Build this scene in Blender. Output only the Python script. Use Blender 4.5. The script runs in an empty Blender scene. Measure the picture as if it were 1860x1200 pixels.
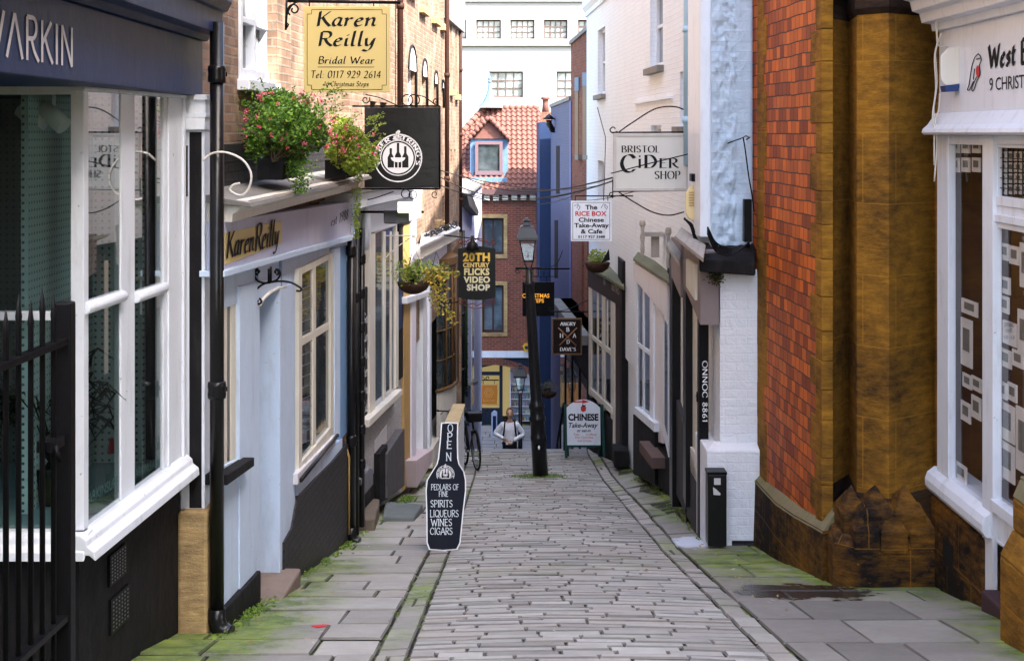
import bpy, math, random
from mathutils import Vector, Matrix, noise
R = random.Random(7)
scene = bpy.context.scene
# ---------------------------------------------------------------- camera
FL = 2600.0                      # focal length in pixels of a 1860 px wide picture
cam_d = bpy.data.cameras.new('camera')
cam_d.sensor_width = 36.0
cam_d.lens = FL / 1860.0 * 36.0
cam_d.shift_y = -360.0 / 1860.0
cam_d.clip_start = 0.1
cam_d.clip_end = 1000
cam = bpy.data.objects.new('camera', cam_d)
scene.collection.objects.link(cam)
cam.location = (0, 0, 0)
cam.rotation_euler = (math.radians(90), 0, 0)
scene.camera = cam
# ---------------------------------------------------------------- light
SUN_AZ = math.radians(46)        # from straight behind the camera towards the right
SUN_EL = math.radians(50)
to_sun = Vector((math.sin(SUN_AZ) * math.cos(SUN_EL), -math.cos(SUN_AZ) * math.cos(SUN_EL), math.sin(SUN_EL)))
world = bpy.data.worlds.new('World')
scene.world = world
world.use_nodes = True
wn = world.node_tree.nodes
sky = wn.new('ShaderNodeTexSky')
sky.sky_type = 'NISHITA'
sky.sun_disc = False
sky.sun_elevation = SUN_EL
sky.sun_rotation = math.pi - SUN_AZ
sky.air_density = 1.0
sky.dust_density = 3.0
sky.ozone_density = 0.2
bg = wn['Background']
bg.inputs[1].default_value = 0.15
world.node_tree.links.new(sky.outputs[0], bg.inputs[0])
sun_d = bpy.data.lights.new('sun', 'SUN')
sun_d.energy = 2.7
sun_d.angle = math.radians(0.55)
sun_d.color = (1.0, 0.95, 0.87)
sun = bpy.data.objects.new('sun', sun_d)
scene.collection.objects.link(sun)
sun.rotation_euler = to_sun.to_track_quat('Z', 'Y').to_euler()
vs = scene.view_settings
vs.view_transform = 'Standard'
vs.look = 'None'
vs.exposure = 3.0
vs.gamma = 1
vs.use_curve_mapping = False
scene.cycles.max_bounces = 7
scene.cycles.diffuse_bounces = 4
scene.cycles.glossy_bounces = 3
scene.cycles.transparent_max_bounces = 8
scene.cycles.transmission_bounces = 3
scene.cycles.caustics_reflective = False
scene.cycles.caustics_refractive = False

COL = scene.collection
# ---------------------------------------------------------------- mesh collector
class MB:
    def __init__(s):
        s.v = []; s.f = []; s.a = None; s.sm = set()
    def add(s, vs_, fs, smooth=False):
        b = len(s.v)
        s.v += [Vector(p) for p in vs_]
        for f in fs:
            if smooth: s.sm.add(len(s.f))
            s.f.append(tuple(i + b for i in f))
    def hexa(s, a, b):            # two loops of n points, front and back
        n = len(a)
        fs = [tuple(range(n)), tuple(range(2 * n - 1, n - 1, -1))]
        for i in range(n):
            j = (i + 1) % n
            fs.append((i, i + n, j + n, j))
        s.add(list(a) + list(b), fs)
    def box(s, c, d, rz=0, M=None):
        c = Vector(c); q = Matrix.Rotation(rz, 3, 'Z') if M is None else M
        pts = [c + q @ Vector((x * d[0] / 2, y * d[1] / 2, z * d[2] / 2)) for z in (1, -1) for x, y in ((-1, -1), (1, -1), (1, 1), (-1, 1))]
        s.hexa(pts[:4], pts[4:])
    def prism(s, poly, z0, z1):
        s.hexa([(x, y, z1) for x, y in poly], [(x, y, z0) for x, y in poly])
    def tube(s, pts, r, n=8, cap=True, smooth=True):
        pts = [Vector(p) for p in pts]
        rs = r if isinstance(r, (list, tuple)) else [r] * len(pts)
        rings = []; prev = None
        for i, p in enumerate(pts):
            t = (pts[min(i + 1, len(pts) - 1)] - pts[max(i - 1, 0)])
            if t.length < 1e-9: t = Vector((0, 0, 1))
            t.normalize()
            if prev is None:
                a = Vector((0, 0, 1)) if abs(t.z) < .9 else Vector((1, 0, 0))
                u = t.cross(a).normalized()
            else:
                u = (prev - t * prev.dot(t))
                u = u.normalized() if u.length > 1e-6 else t.orthogonal().normalized()
            prev = u; w = t.cross(u)
            rings.append([p + (u * math.cos(2 * math.pi * k / n) + w * math.sin(2 * math.pi * k / n)) * rs[i] for k in range(n)])
        b = len(s.v)
        for g in rings: s.v += g
        for i in range(len(rings) - 1):
            for k in range(n):
                if smooth: s.sm.add(len(s.f))
                s.f.append((b + i * n + k, b + (i + 1) * n + k, b + (i + 1) * n + (k + 1) % n, b + i * n + (k + 1) % n))
        if cap:
            s.f.append(tuple(b + k for k in range(n)))
            s.f.append(tuple(b + (len(rings) - 1) * n + k for k in range(n - 1, -1, -1)))
    def lathe(s, prof, c, n=20, tilt=None, smooth=True):
        c = Vector(c); b = len(s.v)
        for r, z in prof:
            for k in range(n):
                a = 2 * math.pi * k / n
                p = Vector((r * math.cos(a), r * math.sin(a), z))
                if tilt is not None: p = tilt @ p
                s.v.append(c + p)
        for i in range(len(prof) - 1):
            for k in range(n):
                if smooth: s.sm.add(len(s.f))
                s.f.append((b + i * n + k, b + i * n + (k + 1) % n, b + (i + 1) * n + (k + 1) % n, b + (i + 1) * n + k))
        s.f.append(tuple(b + k for k in range(n - 1, -1, -1)))
        s.f.append(tuple(b + (len(prof) - 1) * n + k for k in range(n)))
    def ball(s, c, r, n=10, m=7):
        c = Vector(c); r = r if isinstance(r, (tuple, list)) else (r, r, r)
        prof = [(math.sin(math.pi * i / m), -math.cos(math.pi * i / m)) for i in range(m + 1)]
        b = len(s.v)
        for q, z in prof:
            q = max(q, 1e-3)
            for k in range(n):
                a = 2 * math.pi * k / n
                s.v.append(c + Vector((q * math.cos(a) * r[0], q * math.sin(a) * r[1], z * r[2])))
        for i in range(m):
            for k in range(n):
                s.sm.add(len(s.f))
                s.f.append((b + i * n + k, b + i * n + (k + 1) % n, b + (i + 1) * n + (k + 1) % n, b + (i + 1) * n + k))
    def build(s, name, mat, parent=None, bevel=0, attr=None):
        off = root_loc(parent)
        me = bpy.data.meshes.new(name)
        me.from_pydata([v - off for v in s.v], [], s.f)
        me.materials.append(mat)
        uv = me.uv_layers.new(name='UVMap')
        co = [0.0] * (2 * len(me.loops))
        for p in me.polygons:
            n = p.normal
            if abs(n.z) > .8: t = Vector((1, 0, 0)); w = Vector((0, 1, 0))
            else:
                t = Vector((-n.y, n.x, 0))
                t = t.normalized() if t.length > 1e-6 else Vector((1, 0, 0))
                if abs(t.x) >= abs(t.y):
                    if t.x < 0: t = -t
                elif t.y < 0: t = -t
                w = Vector((0, 0, 1))
            for li in p.loop_indices:
                q = s.v[me.loops[li].vertex_index]
                co[2 * li] = q.dot(t); co[2 * li + 1] = q.dot(w)
            if p.index in s.sm: p.use_smooth = True
        uv.data.foreach_set('uv', co)
        if attr is not None:
            at = me.attributes.new('moss', 'FLOAT', 'POINT')
            at.data.foreach_set('value', attr)
        o = bpy.data.objects.new(name, me)
        COL.objects.link(o)
        if parent is not None: o.parent = parent
        if bevel:
            b = o.modifiers.new('bevel', 'BEVEL'); b.width = bevel; b.segments = 2; b.limit_method = 'ANGLE'; b.angle_limit = .6
        return o
def root_loc(o):
    p = Vector((0, 0, 0))
    while o is not None:
        p = p + o.location; o = o.parent
    return p
def tag(o, label, cat=None, group=None, kind=None):
    if label: o['label'] = label
    if cat: o['category'] = cat
    if group: o['group'] = group
    if kind: o['kind'] = kind
    return o
def thing(name, label, cat, loc, group=None):
    o = bpy.data.objects.new(name, None)
    o.empty_display_size = .1
    COL.objects.link(o); o.location = loc
    return tag(o, label, cat, group)
# ---------------------------------------------------------------- picture rays and facade planes
def P(px, py, Y): return Vector(((px - 930) / FL * Y, Y, (240 - py) / FL * Y))
class Facade:
    def __init__(s, x0, y0, x1, y1, side):
        s.a = Vector((x0, y0, 0)); d = Vector((x1 - x0, y1 - y0, 0)); s.len = d.length; s.d = d.normalized()
        n = Vector((s.d.y, -s.d.x, 0))
        if n.x * side < 0: n = -n
        if side == 0: n = Vector((s.d.y, -s.d.x, 0)); n = n if n.y < 0 else -n
        s.n = n
    def pt(s, px, py, d=0.0):
        k = (px - 930) / FL; a = s.a + s.n * d
        t = (a.x - k * a.y) / (k * s.d.y - s.d.x)
        y = a.y + t * s.d.y
        return Vector((k * y, y, (240 - py) / FL * y))
    def uz(s, px, py, d=0.0):
        p = s.pt(px, py, d); return ((p - s.a).dot(s.d), p.z)
    def W(s, u, z, d=0.0):
        p = s.a + s.d * u + s.n * d; return Vector((p.x, p.y, z))
    def rect(s, px0, px1, pyT, pyB, d=0.0):   # heights read at px0
        u0, zt = s.uz(px0, pyT, d); _, zb = s.uz(px0, pyB, d); u1, _ = s.uz(px1, pyT, d)
        return (min(u0, u1), max(u0, u1), zb, zt)
    def rectm(s, px0, px1, pyT, pyB, d=0.0):  # heights read at the middle
        m = (px0 + px1) / 2
        u0 = s.uz(px0, pyT, d)[0]; u1 = s.uz(px1, pyT, d)[0]
        return (min(u0, u1), max(u0, u1), s.uz(m, pyB, d)[1], s.uz(m, pyT, d)[1])
    def slab(s, mb, L, Rr, d0, d1):           # (px, yTop, yBottom) left and right edges of the FRONT face
        q = [s.pt(L[0], L[1], d1), s.pt(Rr[0], Rr[1], d1), s.pt(Rr[0], Rr[2], d1), s.pt(L[0], L[2], d1)]
        mb.hexa(q, [p - s.n * (d1 - d0) for p in q])
    def poly(s, mb, pts, d0, d1):
        q = [s.pt(x, y, d1) for x, y in pts]
        mb.hexa(q, [p - s.n * (d1 - d0) for p in q])
    def ubox(s, mb, u0, u1, z0, z1, d0, d1):
        q = [s.W(u0, z1, d1), s.W(u1, z1, d1), s.W(u1, z0, d1), s.W(u0, z0, d1)]
        mb.hexa(q, [p - s.n * (d1 - d0) for p in q])
    def uprof(s, mb, u0, u1, prof, ends=True):  # profile [(d, z)] swept along u
        a = [s.W(u0, z, d) for d, z in prof]; b = [s.W(u1, z, d) for d, z in prof]
        mb.hexa(a, b)
    def body(s, mb, u0, u1, z0, z1, d0, depth):
        s.ubox(mb, u0, u1, z0, z1, -depth, d0)
    def wall(s, mb, u0, u1, z0, z1, holes=(), rev=.12, d=0.0):
        us = sorted({u0, u1, *[min(max(h[0], u0), u1) for h in holes], *[min(max(h[1], u0), u1) for h in holes]})
        zs = sorted({z0, z1, *[min(max(h[2], z0), z1) for h in holes], *[min(max(h[3], z0), z1) for h in holes]})
        for i in range(len(us) - 1):
            for j in range(len(zs) - 1):
                if us[i + 1] - us[i] < 1e-5 or zs[j + 1] - zs[j] < 1e-5: continue
                cu = (us[i] + us[i + 1]) / 2; cz = (zs[j] + zs[j + 1]) / 2
                if any(h[0] < cu < h[1] and h[2] < cz < h[3] for h in holes): continue
                mb.add([s.W(us[i], zs[j], d), s.W(us[i + 1], zs[j], d), s.W(us[i + 1], zs[j + 1], d), s.W(us[i], zs[j + 1], d)], [(0, 1, 2, 3)])
        for h in holes:
            a, b, c, e = h
            q = [s.W(a, c, d), s.W(b, c, d), s.W(b, e, d), s.W(a, e, d)]
            r = [p - s.n * rev for p in q]
            mb.add(q + r, [(0, 1, 5, 4), (1, 2, 6, 5), (2, 3, 7, 6), (3, 0, 4, 7)])
def fwin(F, parent, rect, cols, rows, mf, mg, d=-.06, fw=.05, mw=.025, th=.05, name='window', sill=None, sillmat=None, sash=False, mlabel=None):
    u0, u1, z0, z1 = rect
    m = MB()
    F.ubox(m, u0, u0 + fw, z0, z1, d, d + th); F.ubox(m, u1 - fw, u1, z0, z1, d, d + th)
    F.ubox(m, u0 + fw, u1 - fw, z1 - fw, z1, d, d + th - .002); F.ubox(m, u0 + fw, u1 - fw, z0, z0 + fw * 1.3, d, d + th - .002)
    iu0, iu1, iz0, iz1 = u0 + fw, u1 - fw, z0 + fw * 1.3, z1 - fw
    for c in range(1, cols):
        u = iu0 + (iu1 - iu0) * c / cols
        F.ubox(m, u - mw / 2, u + mw / 2, iz0, iz1, d + .004, d + th - .012)
    for r in range(1, rows):
        z = iz0 + (iz1 - iz0) * r / rows
        w = mw if not (sash and r == rows // 2) else mw * 2
        F.ubox(m, iu0, iu1, z - w / 2, z + w / 2, d + .004, d + th - (.015 if w == mw else -.004))
    o = m.build(name, mf, parent, bevel=.004)
    g = MB(); F.ubox(g, u0 + fw * .5, u1 - fw * .5, z0 + fw * .5, z1 - fw * .5, d - .006, d + .012)
    g.build('pane', mg, o)
    if sill:
        g = MB(); F.ubox(g, u0 - sill[0], u1 + sill[0], z0 - sill[1], z0 - .001, d, sill[2]); g.build('sill', sillmat or mf, o, bevel=.006)
    if mlabel: o['label'] = mlabel
    return o
# ---------------------------------------------------------------- ground height
PROF = [(-60, -1.3), (-2, -1.55), (0, -1.66), (9.1, -3.29), (14.8, -4.33), (24, -5.83), (28.6, -6.40)]
def gprof(Y):
    if Y <= PROF[0][0]: return PROF[0][1]
    for (a, b), (c, d) in zip(PROF, PROF[1:]):
        if Y <= c: return b + (d - b) * (Y - a) / (c - a)
    return PROF[-1][1]
def gz(X, Y):
    z = gprof(Y)
    if -.8 < X < 1.7: z += .03 * (1 - ((X - .45) / 1.25) ** 2)
    if X > 1.6 and Y > 15: z += min(.12, (X - 1.6) * .25) * min(1, (Y - 15) / 4)
    return z
# ---------------------------------------------------------------- materials
_m = {}
def newmat(name):
    m = bpy.data.materials.new(name); m.use_nodes = True
    return m, m.node_tree.nodes, m.node_tree.links, m.node_tree.nodes['Principled BSDF']
def c4(c): return (c[0], c[1], c[2], 1)
def hexc(h):
    h = h.lstrip('#'); v = [int(h[i:i + 2], 16) / 255 for i in (0, 2, 4)]
    return tuple(x / 12.92 if x <= .04045 else ((x + .055) / 1.055) ** 2.4 for x in v)
class N:
    def __init__(s, name):
        s.m, s.n, s.l, s.p = newmat(name)
    def node(s, t, **k):
        x = s.n.new(t)
        for a, b in k.items(): setattr(x, a, b)
        return x
    def link(s, a, b): s.l.new(a, b)
    def coord(s, kind='Object'):
        return s.node('ShaderNodeTexCoord').outputs[kind]
    def mapping(s, src, scale=(1, 1, 1), loc=(0, 0, 0)):
        x = s.node('ShaderNodeMapping'); s.link(src, x.inputs[0]); x.inputs['Scale'].default_value = scale; x.inputs['Location'].default_value = loc
        return x.outputs[0]
    def noise(s, src, scale, detail=5, rough=.6, dist=0):
        x = s.node('ShaderNodeTexNoise'); s.link(src, x.inputs['Vector']); x.inputs['Scale'].default_value = scale
        x.inputs['Detail'].default_value = detail; x.inputs['Roughness'].default_value = rough; x.inputs['Distortion'].default_value = dist
        return x.outputs['Fac']
    def ramp(s, src, a, b, ca=(0, 0, 0, 1), cb=(1, 1, 1, 1)):
        x = s.node('ShaderNodeValToRGB'); s.link(src, x.inputs[0]); e = x.color_ramp.elements
        e[0].position = a; e[1].position = b; e[0].color = ca; e[1].color = cb
        return x.outputs[0]
    def mix(s, fac, a, b, mode='MIX'):
        x = s.node('ShaderNodeMix', data_type='RGBA', blend_type=mode)
        for i, v in ((0, fac), (6, a), (7, b)):
            if isinstance(v, (int, float)): x.inputs[i].default_value = v
            elif isinstance(v, tuple): x.inputs[i].default_value = c4(v) if len(v) == 3 else v
            else: s.link(v, x.inputs[i])
        return x.outputs[2]
    def math(s, op, a, b=None):
        x = s.node('ShaderNodeMath', operation=op)
        for i, v in ((0, a), (1, b)):
            if v is None: continue
            if isinstance(v, (int, float)): x.inputs[i].default_value = v
            else: s.link(v, x.inputs[i])
        return x.outputs[0]
    def bump(s, h, strength=.3, dist=.01, nrm=None):
        x = s.node('ShaderNodeBump'); s.link(h, x.inputs['Height']); x.inputs['Strength'].default_value = strength; x.inputs['Distance'].default_value = dist
        if nrm: s.link(nrm, x.inputs['Normal'])
        return x.outputs[0]
    def col(s, v):
        if isinstance(v, tuple): s.p.inputs['Base Color'].default_value = c4(v)
        else: s.link(v, s.p.inputs['Base Color'])
    def set(s, **k):
        for a, b in k.items(): s.p.inputs[a.replace('_', ' ')].default_value = b
def paint(name, col, rough=.45, var=.12, scale=6, bump=.08, grime=.25, grimecol=(.05, .045, .035), gscale=1.6, stretch=.22, metal=0, chips=None):
    if name in _m: return _m[name]
    n = N(name); c = n.coord()
    a = tuple(x * (1 - var) for x in col); b = tuple(min(1, x * (1 + var)) for x in col)
    base = n.mix(n.noise(c, scale), a, b)
    g = n.ramp(n.noise(n.mapping(c, (1, 1, stretch)), gscale * 3, 8, .7), .52, .78)
    base = n.mix(n.math('MULTIPLY', g, grime), base, grimecol)
    if chips:
        base = n.mix(n.ramp(n.noise(c, 22, 6, .7), .66, .69), base, chips)
    n.col(base)
    n.set(Roughness=rough, Metallic=metal); n.p.inputs['Specular IOR Level'].default_value = .5 if max(col) > .3 or metal else (.1 if rough > .35 else .3)
    n.link(n.bump(n.noise(c, 60, 4, .6), bump, .004, n.bump(n.noise(c, 5, 3), bump * 1.5, .02)), n.p.inputs['Normal'])
    _m[name] = n.m; return n.m
def flat(name, col, rough=.6, metal=0, emit=0):
    if name in _m: return _m[name]
    n = N(name); c = n.coord()
    n.col(n.mix(n.noise(c, 30), tuple(x * .93 for x in col), tuple(min(1, x * 1.05) for x in col)))
    n.set(Roughness=rough, Metallic=metal)
    if max(col) < .05: n.p.inputs['Specular IOR Level'].default_value = .08
    if emit:
        n.p.inputs['Emission Color'].default_value = c4(col); n.p.inputs['Emission Strength'].default_value = emit
    _m[name] = n.m; return n.m
def brick(name, c1, c2, mortar, bw=.225, bh=.075, ms=.01, bump=.6, stain=.3, staincol=(.03, .025, .02), lum=(1.25, 1.15, 1.0), rough=.85, off=.5, warp=.01, patch=None):
    if name in _m: return _m[name]
    n = N(name); c = n.coord('UV')
    nz = n.node('ShaderNodeTexNoise'); n.link(c, nz.inputs['Vector']); nz.inputs['Scale'].default_value = 3
    wv = n.node('ShaderNodeVectorMath', operation='MULTIPLY_ADD'); n.link(nz.outputs['Color'], wv.inputs[0]); wv.inputs[1].default_value = (warp, warp, 0); n.link(c, wv.inputs[2])
    b = n.node('ShaderNodeTexBrick'); n.link(wv.outputs[0], b.inputs['Vector']); b.offset = off
    b.inputs['Scale'].default_value = 1; b.inputs['Brick Width'].default_value = bw; b.inputs['Row Height'].default_value = bh
    b.inputs['Mortar Size'].default_value = ms; b.inputs['Mortar Smooth'].default_value = .25; b.inputs['Bias'].default_value = 0
    b.inputs['Color1'].default_value = c4(c1); b.inputs['Color2'].default_value = c4(c2); b.inputs['Mortar'].default_value = c4(mortar)
    o = n.coord('Object')
    col = n.mix(n.noise(o, 14, 6, .7), b.outputs[0], n.mix(1, b.outputs[0], (lum[0], lum[1], lum[2], 1), 'MULTIPLY'))
    st = n.ramp(n.noise(o, 1.7, 8, .7), .45, .75)
    col = n.mix(n.math('MULTIPLY', st, stain), col, staincol)
    if patch: col = n.mix(n.ramp(n.noise(o, 2.3, 7, .65), .5, .62), col, patch)
    n.col(col); n.set(Roughness=rough); n.p.inputs['Specular IOR Level'].default_value = .2
    inv = n.math('SUBTRACT', 1, b.outputs[1])
    h = n.math('ADD', inv, n.math('MULTIPLY', n.noise(o, 35, 5, .7), .5))
    n.link(n.bump(h, bump, .012), n.p.inputs['Normal'])
    _m[name] = n.m; return n.m
def sandstone(name, light, mid, dark, joints=.0, rough=.85, joint_w=.7, joint_h=.35, bias=.5):
    if name in _m: return _m[name]
    n = N(name); o = n.coord(); uv = n.coord('UV')
    bed = n.noise(n.mapping(o, (1.2, 1.2, 9)), 3.2, 9, .68, .6)
    big = n.noise(o, .9, 6, .6)
    col = n.mix(n.ramp(bed, .3, .7), mid, light)
    col = n.mix(n.ramp(n.math('ADD', n.math('MULTIPLY', big, .6), n.math('MULTIPLY', n.noise(n.mapping(o, (1, 1, 2.5)), 5, 8, .75), .4)), bias - .08, bias + .14), dark, col)
    sc = n.ramp(n.noise(n.mapping(o, (2, 2, 7), (3, 1, 5)), 4, 9, .75), .64, .70)
    col = n.mix(n.math('MULTIPLY', sc, .55), col, tuple(min(1, x * 1.5) for x in light))
    h = n.math('ADD', n.noise(n.mapping(o, (1, 1, 3)), 14, 8, .7), n.math('MULTIPLY', n.noise(o, 60, 4, .6), .3))
    if joints:
        b = n.node('ShaderNodeTexBrick'); n.link(uv, b.inputs['Vector']); b.inputs['Scale'].default_value = 1
        b.inputs['Brick Width'].default_value = joint_w; b.inputs['Row Height'].default_value = joint_h; b.inputs['Mortar Size'].default_value = .006; b.inputs['Mortar Smooth'].default_value = .3
        col = n.mix(n.math('MULTIPLY', b.outputs[1], joints), col, tuple(min(1, x * 1.1) for x in light))
        h = n.math('SUBTRACT', h, n.math('MULTIPLY', b.outputs[1], .8))
    n.col(col); n.set(Roughness=rough); n.p.inputs['Specular IOR Level'].default_value = .12
    n.link(n.bump(h, .55, .02), n.p.inputs['Normal'])
    _m[name] = n.m; return n.m
def glass_dark(name='dark window glass', col=(.015, .02, .022), rough=.04):
    if name in _m: return _m[name]
    n = N(name); o = n.coord()
    n.col(n.mix(n.ramp(n.noise(o, 1.3, 4), .4, .65), col, tuple(min(1, x * 3 + .01) for x in col)))
    n.set(Roughness=rough); n.p.inputs['Specular IOR Level'].default_value = .8
    n.link(n.bump(n.noise(o, 2.2, 2), .05, .02), n.p.inputs['Normal'])
    _m[name] = n.m; return n.m
def glass_clear(name='clear shop glass', refl=.16, tint=(.9, .97, .96), gain=.5):
    if name in _m: return _m[name]
    n = N(name); n.n.remove(n.p)
    t = n.node('ShaderNodeBsdfTransparent'); t.inputs[0].default_value = c4(tint)
    g = n.node('ShaderNodeBsdfGlossy'); g.inputs['Roughness'].default_value = .015
    lw = n.node('ShaderNodeLayerWeight'); lw.inputs[0].default_value = .35
    f = n.math('ADD', n.math('MULTIPLY', lw.outputs['Fresnel'], gain), refl * .35)
    mx = n.node('ShaderNodeMixShader'); n.link(f, mx.inputs[0]); n.link(t.outputs[0], mx.inputs[1]); n.link(g.outputs[0], mx.inputs[2])
    n.link(mx.outputs[0], n.n['Material Output'].inputs[0])
    _m[name] = n.m; return n.m
def island(name, cols, rough=.6, bump=.2, trans=0, uvn=False):
    if name in _m: return _m[name]
    n = N(name); g = n.node('ShaderNodeNewGeometry')
    x = n.node('ShaderNodeValToRGB'); n.link(g.outputs['Random Per Island'], x.inputs[0]); cr = x.color_ramp
    cr.interpolation = 'LINEAR'
    cr.elements[0].color = c4(cols[0]); cr.elements[0].position = 0
    cr.elements[1].color = c4(cols[-1]); cr.elements[1].position = 1
    for i, c in enumerate(cols[1:-1], 1):
        e = cr.elements.new(i / (len(cols) - 1)); e.color = c4(c)
    n.col(x.outputs[0]); n.set(Roughness=rough)
    if trans:
        n.p.inputs['Transmission Weight'].default_value = 0
        d = n.node('ShaderNodeBsdfTranslucent'); n.link(x.outputs[0], d.inputs[0])
        mx = n.node('ShaderNodeMixShader'); mx.inputs[0].default_value = trans
        n.link(n.p.outputs[0], mx.inputs[1]); n.link(d.outputs[0], mx.inputs[2]); n.link(mx.outputs[0], n.n['Material Output'].inputs[0])
    _m[name] = n.m; return n.m
def pave(name, cols, moss_gain=1.0, wet=None):
    n = N(name); o = n.coord(); g = n.node('ShaderNodeNewGeometry')
    x = n.node('ShaderNodeValToRGB'); n.link(g.outputs['Random Per Island'], x.inputs[0]); cr = x.color_ramp
    cr.elements[0].color = c4(cols[0]); cr.elements[1].color = c4(cols[-1])
    for i, c in enumerate(cols[1:-1], 1):
        e = cr.elements.new(i / (len(cols) - 1)); e.color = c4(c)
    col = n.mix(n.math('MULTIPLY', n.noise(o, 7, 8, .7), .8), n.mix(1, x.outputs[0], (.72, .72, .75, 1), 'MULTIPLY'), n.mix(1, x.outputs[0], (1.3, 1.28, 1.25, 1), 'MULTIPLY'))
    bed = n.ramp(n.noise(n.mapping(o, (2, 7, 2)), 6, 8, .75), .55, .72)
    col = n.mix(n.math('MULTIPLY', bed, .45), col, (.12, .105, .085))
    col = n.mix(n.math('MULTIPLY', n.ramp(n.noise(o, 70, 3, .8), .68, .74), .5), col, (.33, .32, .31))
    col = n.mix(n.math('MULTIPLY', n.ramp(n.noise(o, .9, 5, .6), .45, .7), .3), col, (.11, .095, .085))
    at = n.node('ShaderNodeAttribute'); at.attribute_name = 'moss'
    mn = n.math('MULTIPLY', at.outputs['Fac'], n.math('ADD', n.math('MULTIPLY', n.noise(o, 3.5, 8, .75), 2.4), -.45))
    mossf = n.ramp(mn, .30, .75)
    mc = n.mix(n.ramp(n.noise(o, 4, 4), .4, .65), (.07, .12, .012), (.20, .27, .03))
    col = n.mix(n.math('MULTIPLY', n.math('MULTIPLY', mossf, n.ramp(n.noise(o, 22, 7, .8), .30, .47)), moss_gain), col, mc)
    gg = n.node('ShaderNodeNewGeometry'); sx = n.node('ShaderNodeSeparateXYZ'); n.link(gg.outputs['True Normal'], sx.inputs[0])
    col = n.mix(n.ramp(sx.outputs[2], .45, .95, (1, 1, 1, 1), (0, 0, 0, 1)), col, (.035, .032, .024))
    n.col(col); n.set(Roughness=.62); n.p.inputs['Specular IOR Level'].default_value = .3
    rr = n.ramp(n.noise(o, 2.5, 6, .7), .3, .7, (.5, .5, .5, 1), (.8, .8, .8, 1))
    if wet:
        mp = n.mapping(o, (1 / wet[2], 1 / wet[3], 0), (-wet[0] / wet[2], -wet[1] / wet[3], 0))
        ln = n.node('ShaderNodeVectorMath', operation='LENGTH'); n.link(mp, ln.inputs[0])
        wf = n.ramp(n.math('MULTIPLY', n.math('ADD', ln.outputs['Value'], n.math('MULTIPLY', n.noise(o, 2.6, 5, .6), 1.6)), .5), .66, .74, (1, 1, 1, 1), (0, 0, 0, 1))
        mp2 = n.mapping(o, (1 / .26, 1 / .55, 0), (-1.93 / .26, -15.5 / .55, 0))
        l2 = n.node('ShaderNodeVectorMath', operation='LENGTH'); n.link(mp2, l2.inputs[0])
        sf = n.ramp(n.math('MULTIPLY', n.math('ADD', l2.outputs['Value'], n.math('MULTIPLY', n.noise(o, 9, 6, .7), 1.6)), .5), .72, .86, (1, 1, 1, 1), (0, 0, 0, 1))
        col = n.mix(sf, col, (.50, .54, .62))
        n.col(n.mix(wf, col, (.026, .021, .018))); rr = n.mix(wf, rr, (.09, .09, .09, 1))
    n.link(rr, n.p.inputs['Roughness'])
    h = n.math('ADD', n.noise(n.mapping(o, (1, 3, 1)), 12, 8, .7), n.math('MULTIPLY', n.noise(o, 60, 4), .35))
    n.link(n.bump(h, .45, .014), n.p.inputs['Normal'])
    return n.m
M_black = paint('black gloss paint', (.006, .006, .007), .28, .2, grime=.2, grimecol=(.03, .028, .025), bump=.12)
M_blackmatt = paint('worn black masonry paint', (.012, .0115, .0125), .7, .3, grime=.45, grimecol=(.05, .047, .045), bump=.5, gscale=3)
M_iron = paint('black ironwork', (.005, .005, .006), .38, .2, grime=.1, bump=.1)
M_white = paint('white gloss paint', (.72, .76, .82), .38, .06, grime=.5, grimecol=(.34, .33, .31), chips=(.35, .33, .30), bump=.08, gscale=2.5)
M_whitewarm = paint('cream white paint', (.72, .68, .60), .45, .06, grime=.45, grimecol=(.25, .2, .13), bump=.1, gscale=2.5)
M_cream = paint('cream window paint', (.68, .65, .55), .45, .08, grime=.35, grimecol=(.2, .15, .08))
M_greywhite = paint('grey white paint', (.66, .64, .66), .5, .06, grime=.4, grimecol=(.25, .22, .2), gscale=2)
M_navy = paint('navy fascia paint', (.016, .032, .098), .42, .2, scale=2.5, grime=.45, grimecol=(.05, .065, .12), chips=(.06, .07, .10), bump=.15)
M_paleblue = paint('pale blue wall paint', (.54, .66, .82), .6, .08, grime=.55, grimecol=(.28, .33, .40), chips=(.30, .36, .42), bump=.2)
M_midblue = paint('mid blue wall paint', (.15, .30, .52), .55, .08, grime=.2, grimecol=(.1, .15, .22))
M_lilac = paint('lilac grey render', (.50, .52, .66), .7, .06, grime=.35, grimecol=(.22, .22, .3), bump=.25)
M_lilacwhite = paint('pale lilac render', (.66, .65, .74), .7, .05, grime=.3, grimecol=(.4, .38, .42), bump=.25)
M_ochre = paint('ochre masonry paint', (.42, .26, .08), .75, .2, grime=.4, grimecol=(.15, .1, .05), bump=.3)
M_lead = paint('weathered lead sheet', (.19, .18, .165), .6, .3, scale=3, grime=.6, grimecol=(.07, .075, .04), bump=.4, gscale=3)
M_mosslead = paint('mossy lead sheet', (.13, .13, .09), .8, .3, scale=3, grime=1, grimecol=(.16, .22, .02), bump=.6, gscale=1.6, stretch=1)
M_brown = paint('varnished brown wood', (.14, .075, .03), .45, .3, grime=.2)
M_darkinside = flat('dark interior', (.018, .016, .015), .9)
M_gold = paint('gold sign panel', (.60, .46, .16), .5, .05, scale=2, grime=.12, grimecol=(.4, .28, .08), bump=.02)
M_ink = flat('black lettering', (.012, .012, .014), .6)
M_inkwhite = flat('white lettering', (.78, .78, .78), .6)
M_red = flat('red lettering', (.50, .015, .02), .6)
M_steel = paint('steel', (.35, .36, .38), .35, .1, metal=1)
M_cable = flat('grey cable', (.045, .042, .04), .6)
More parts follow.
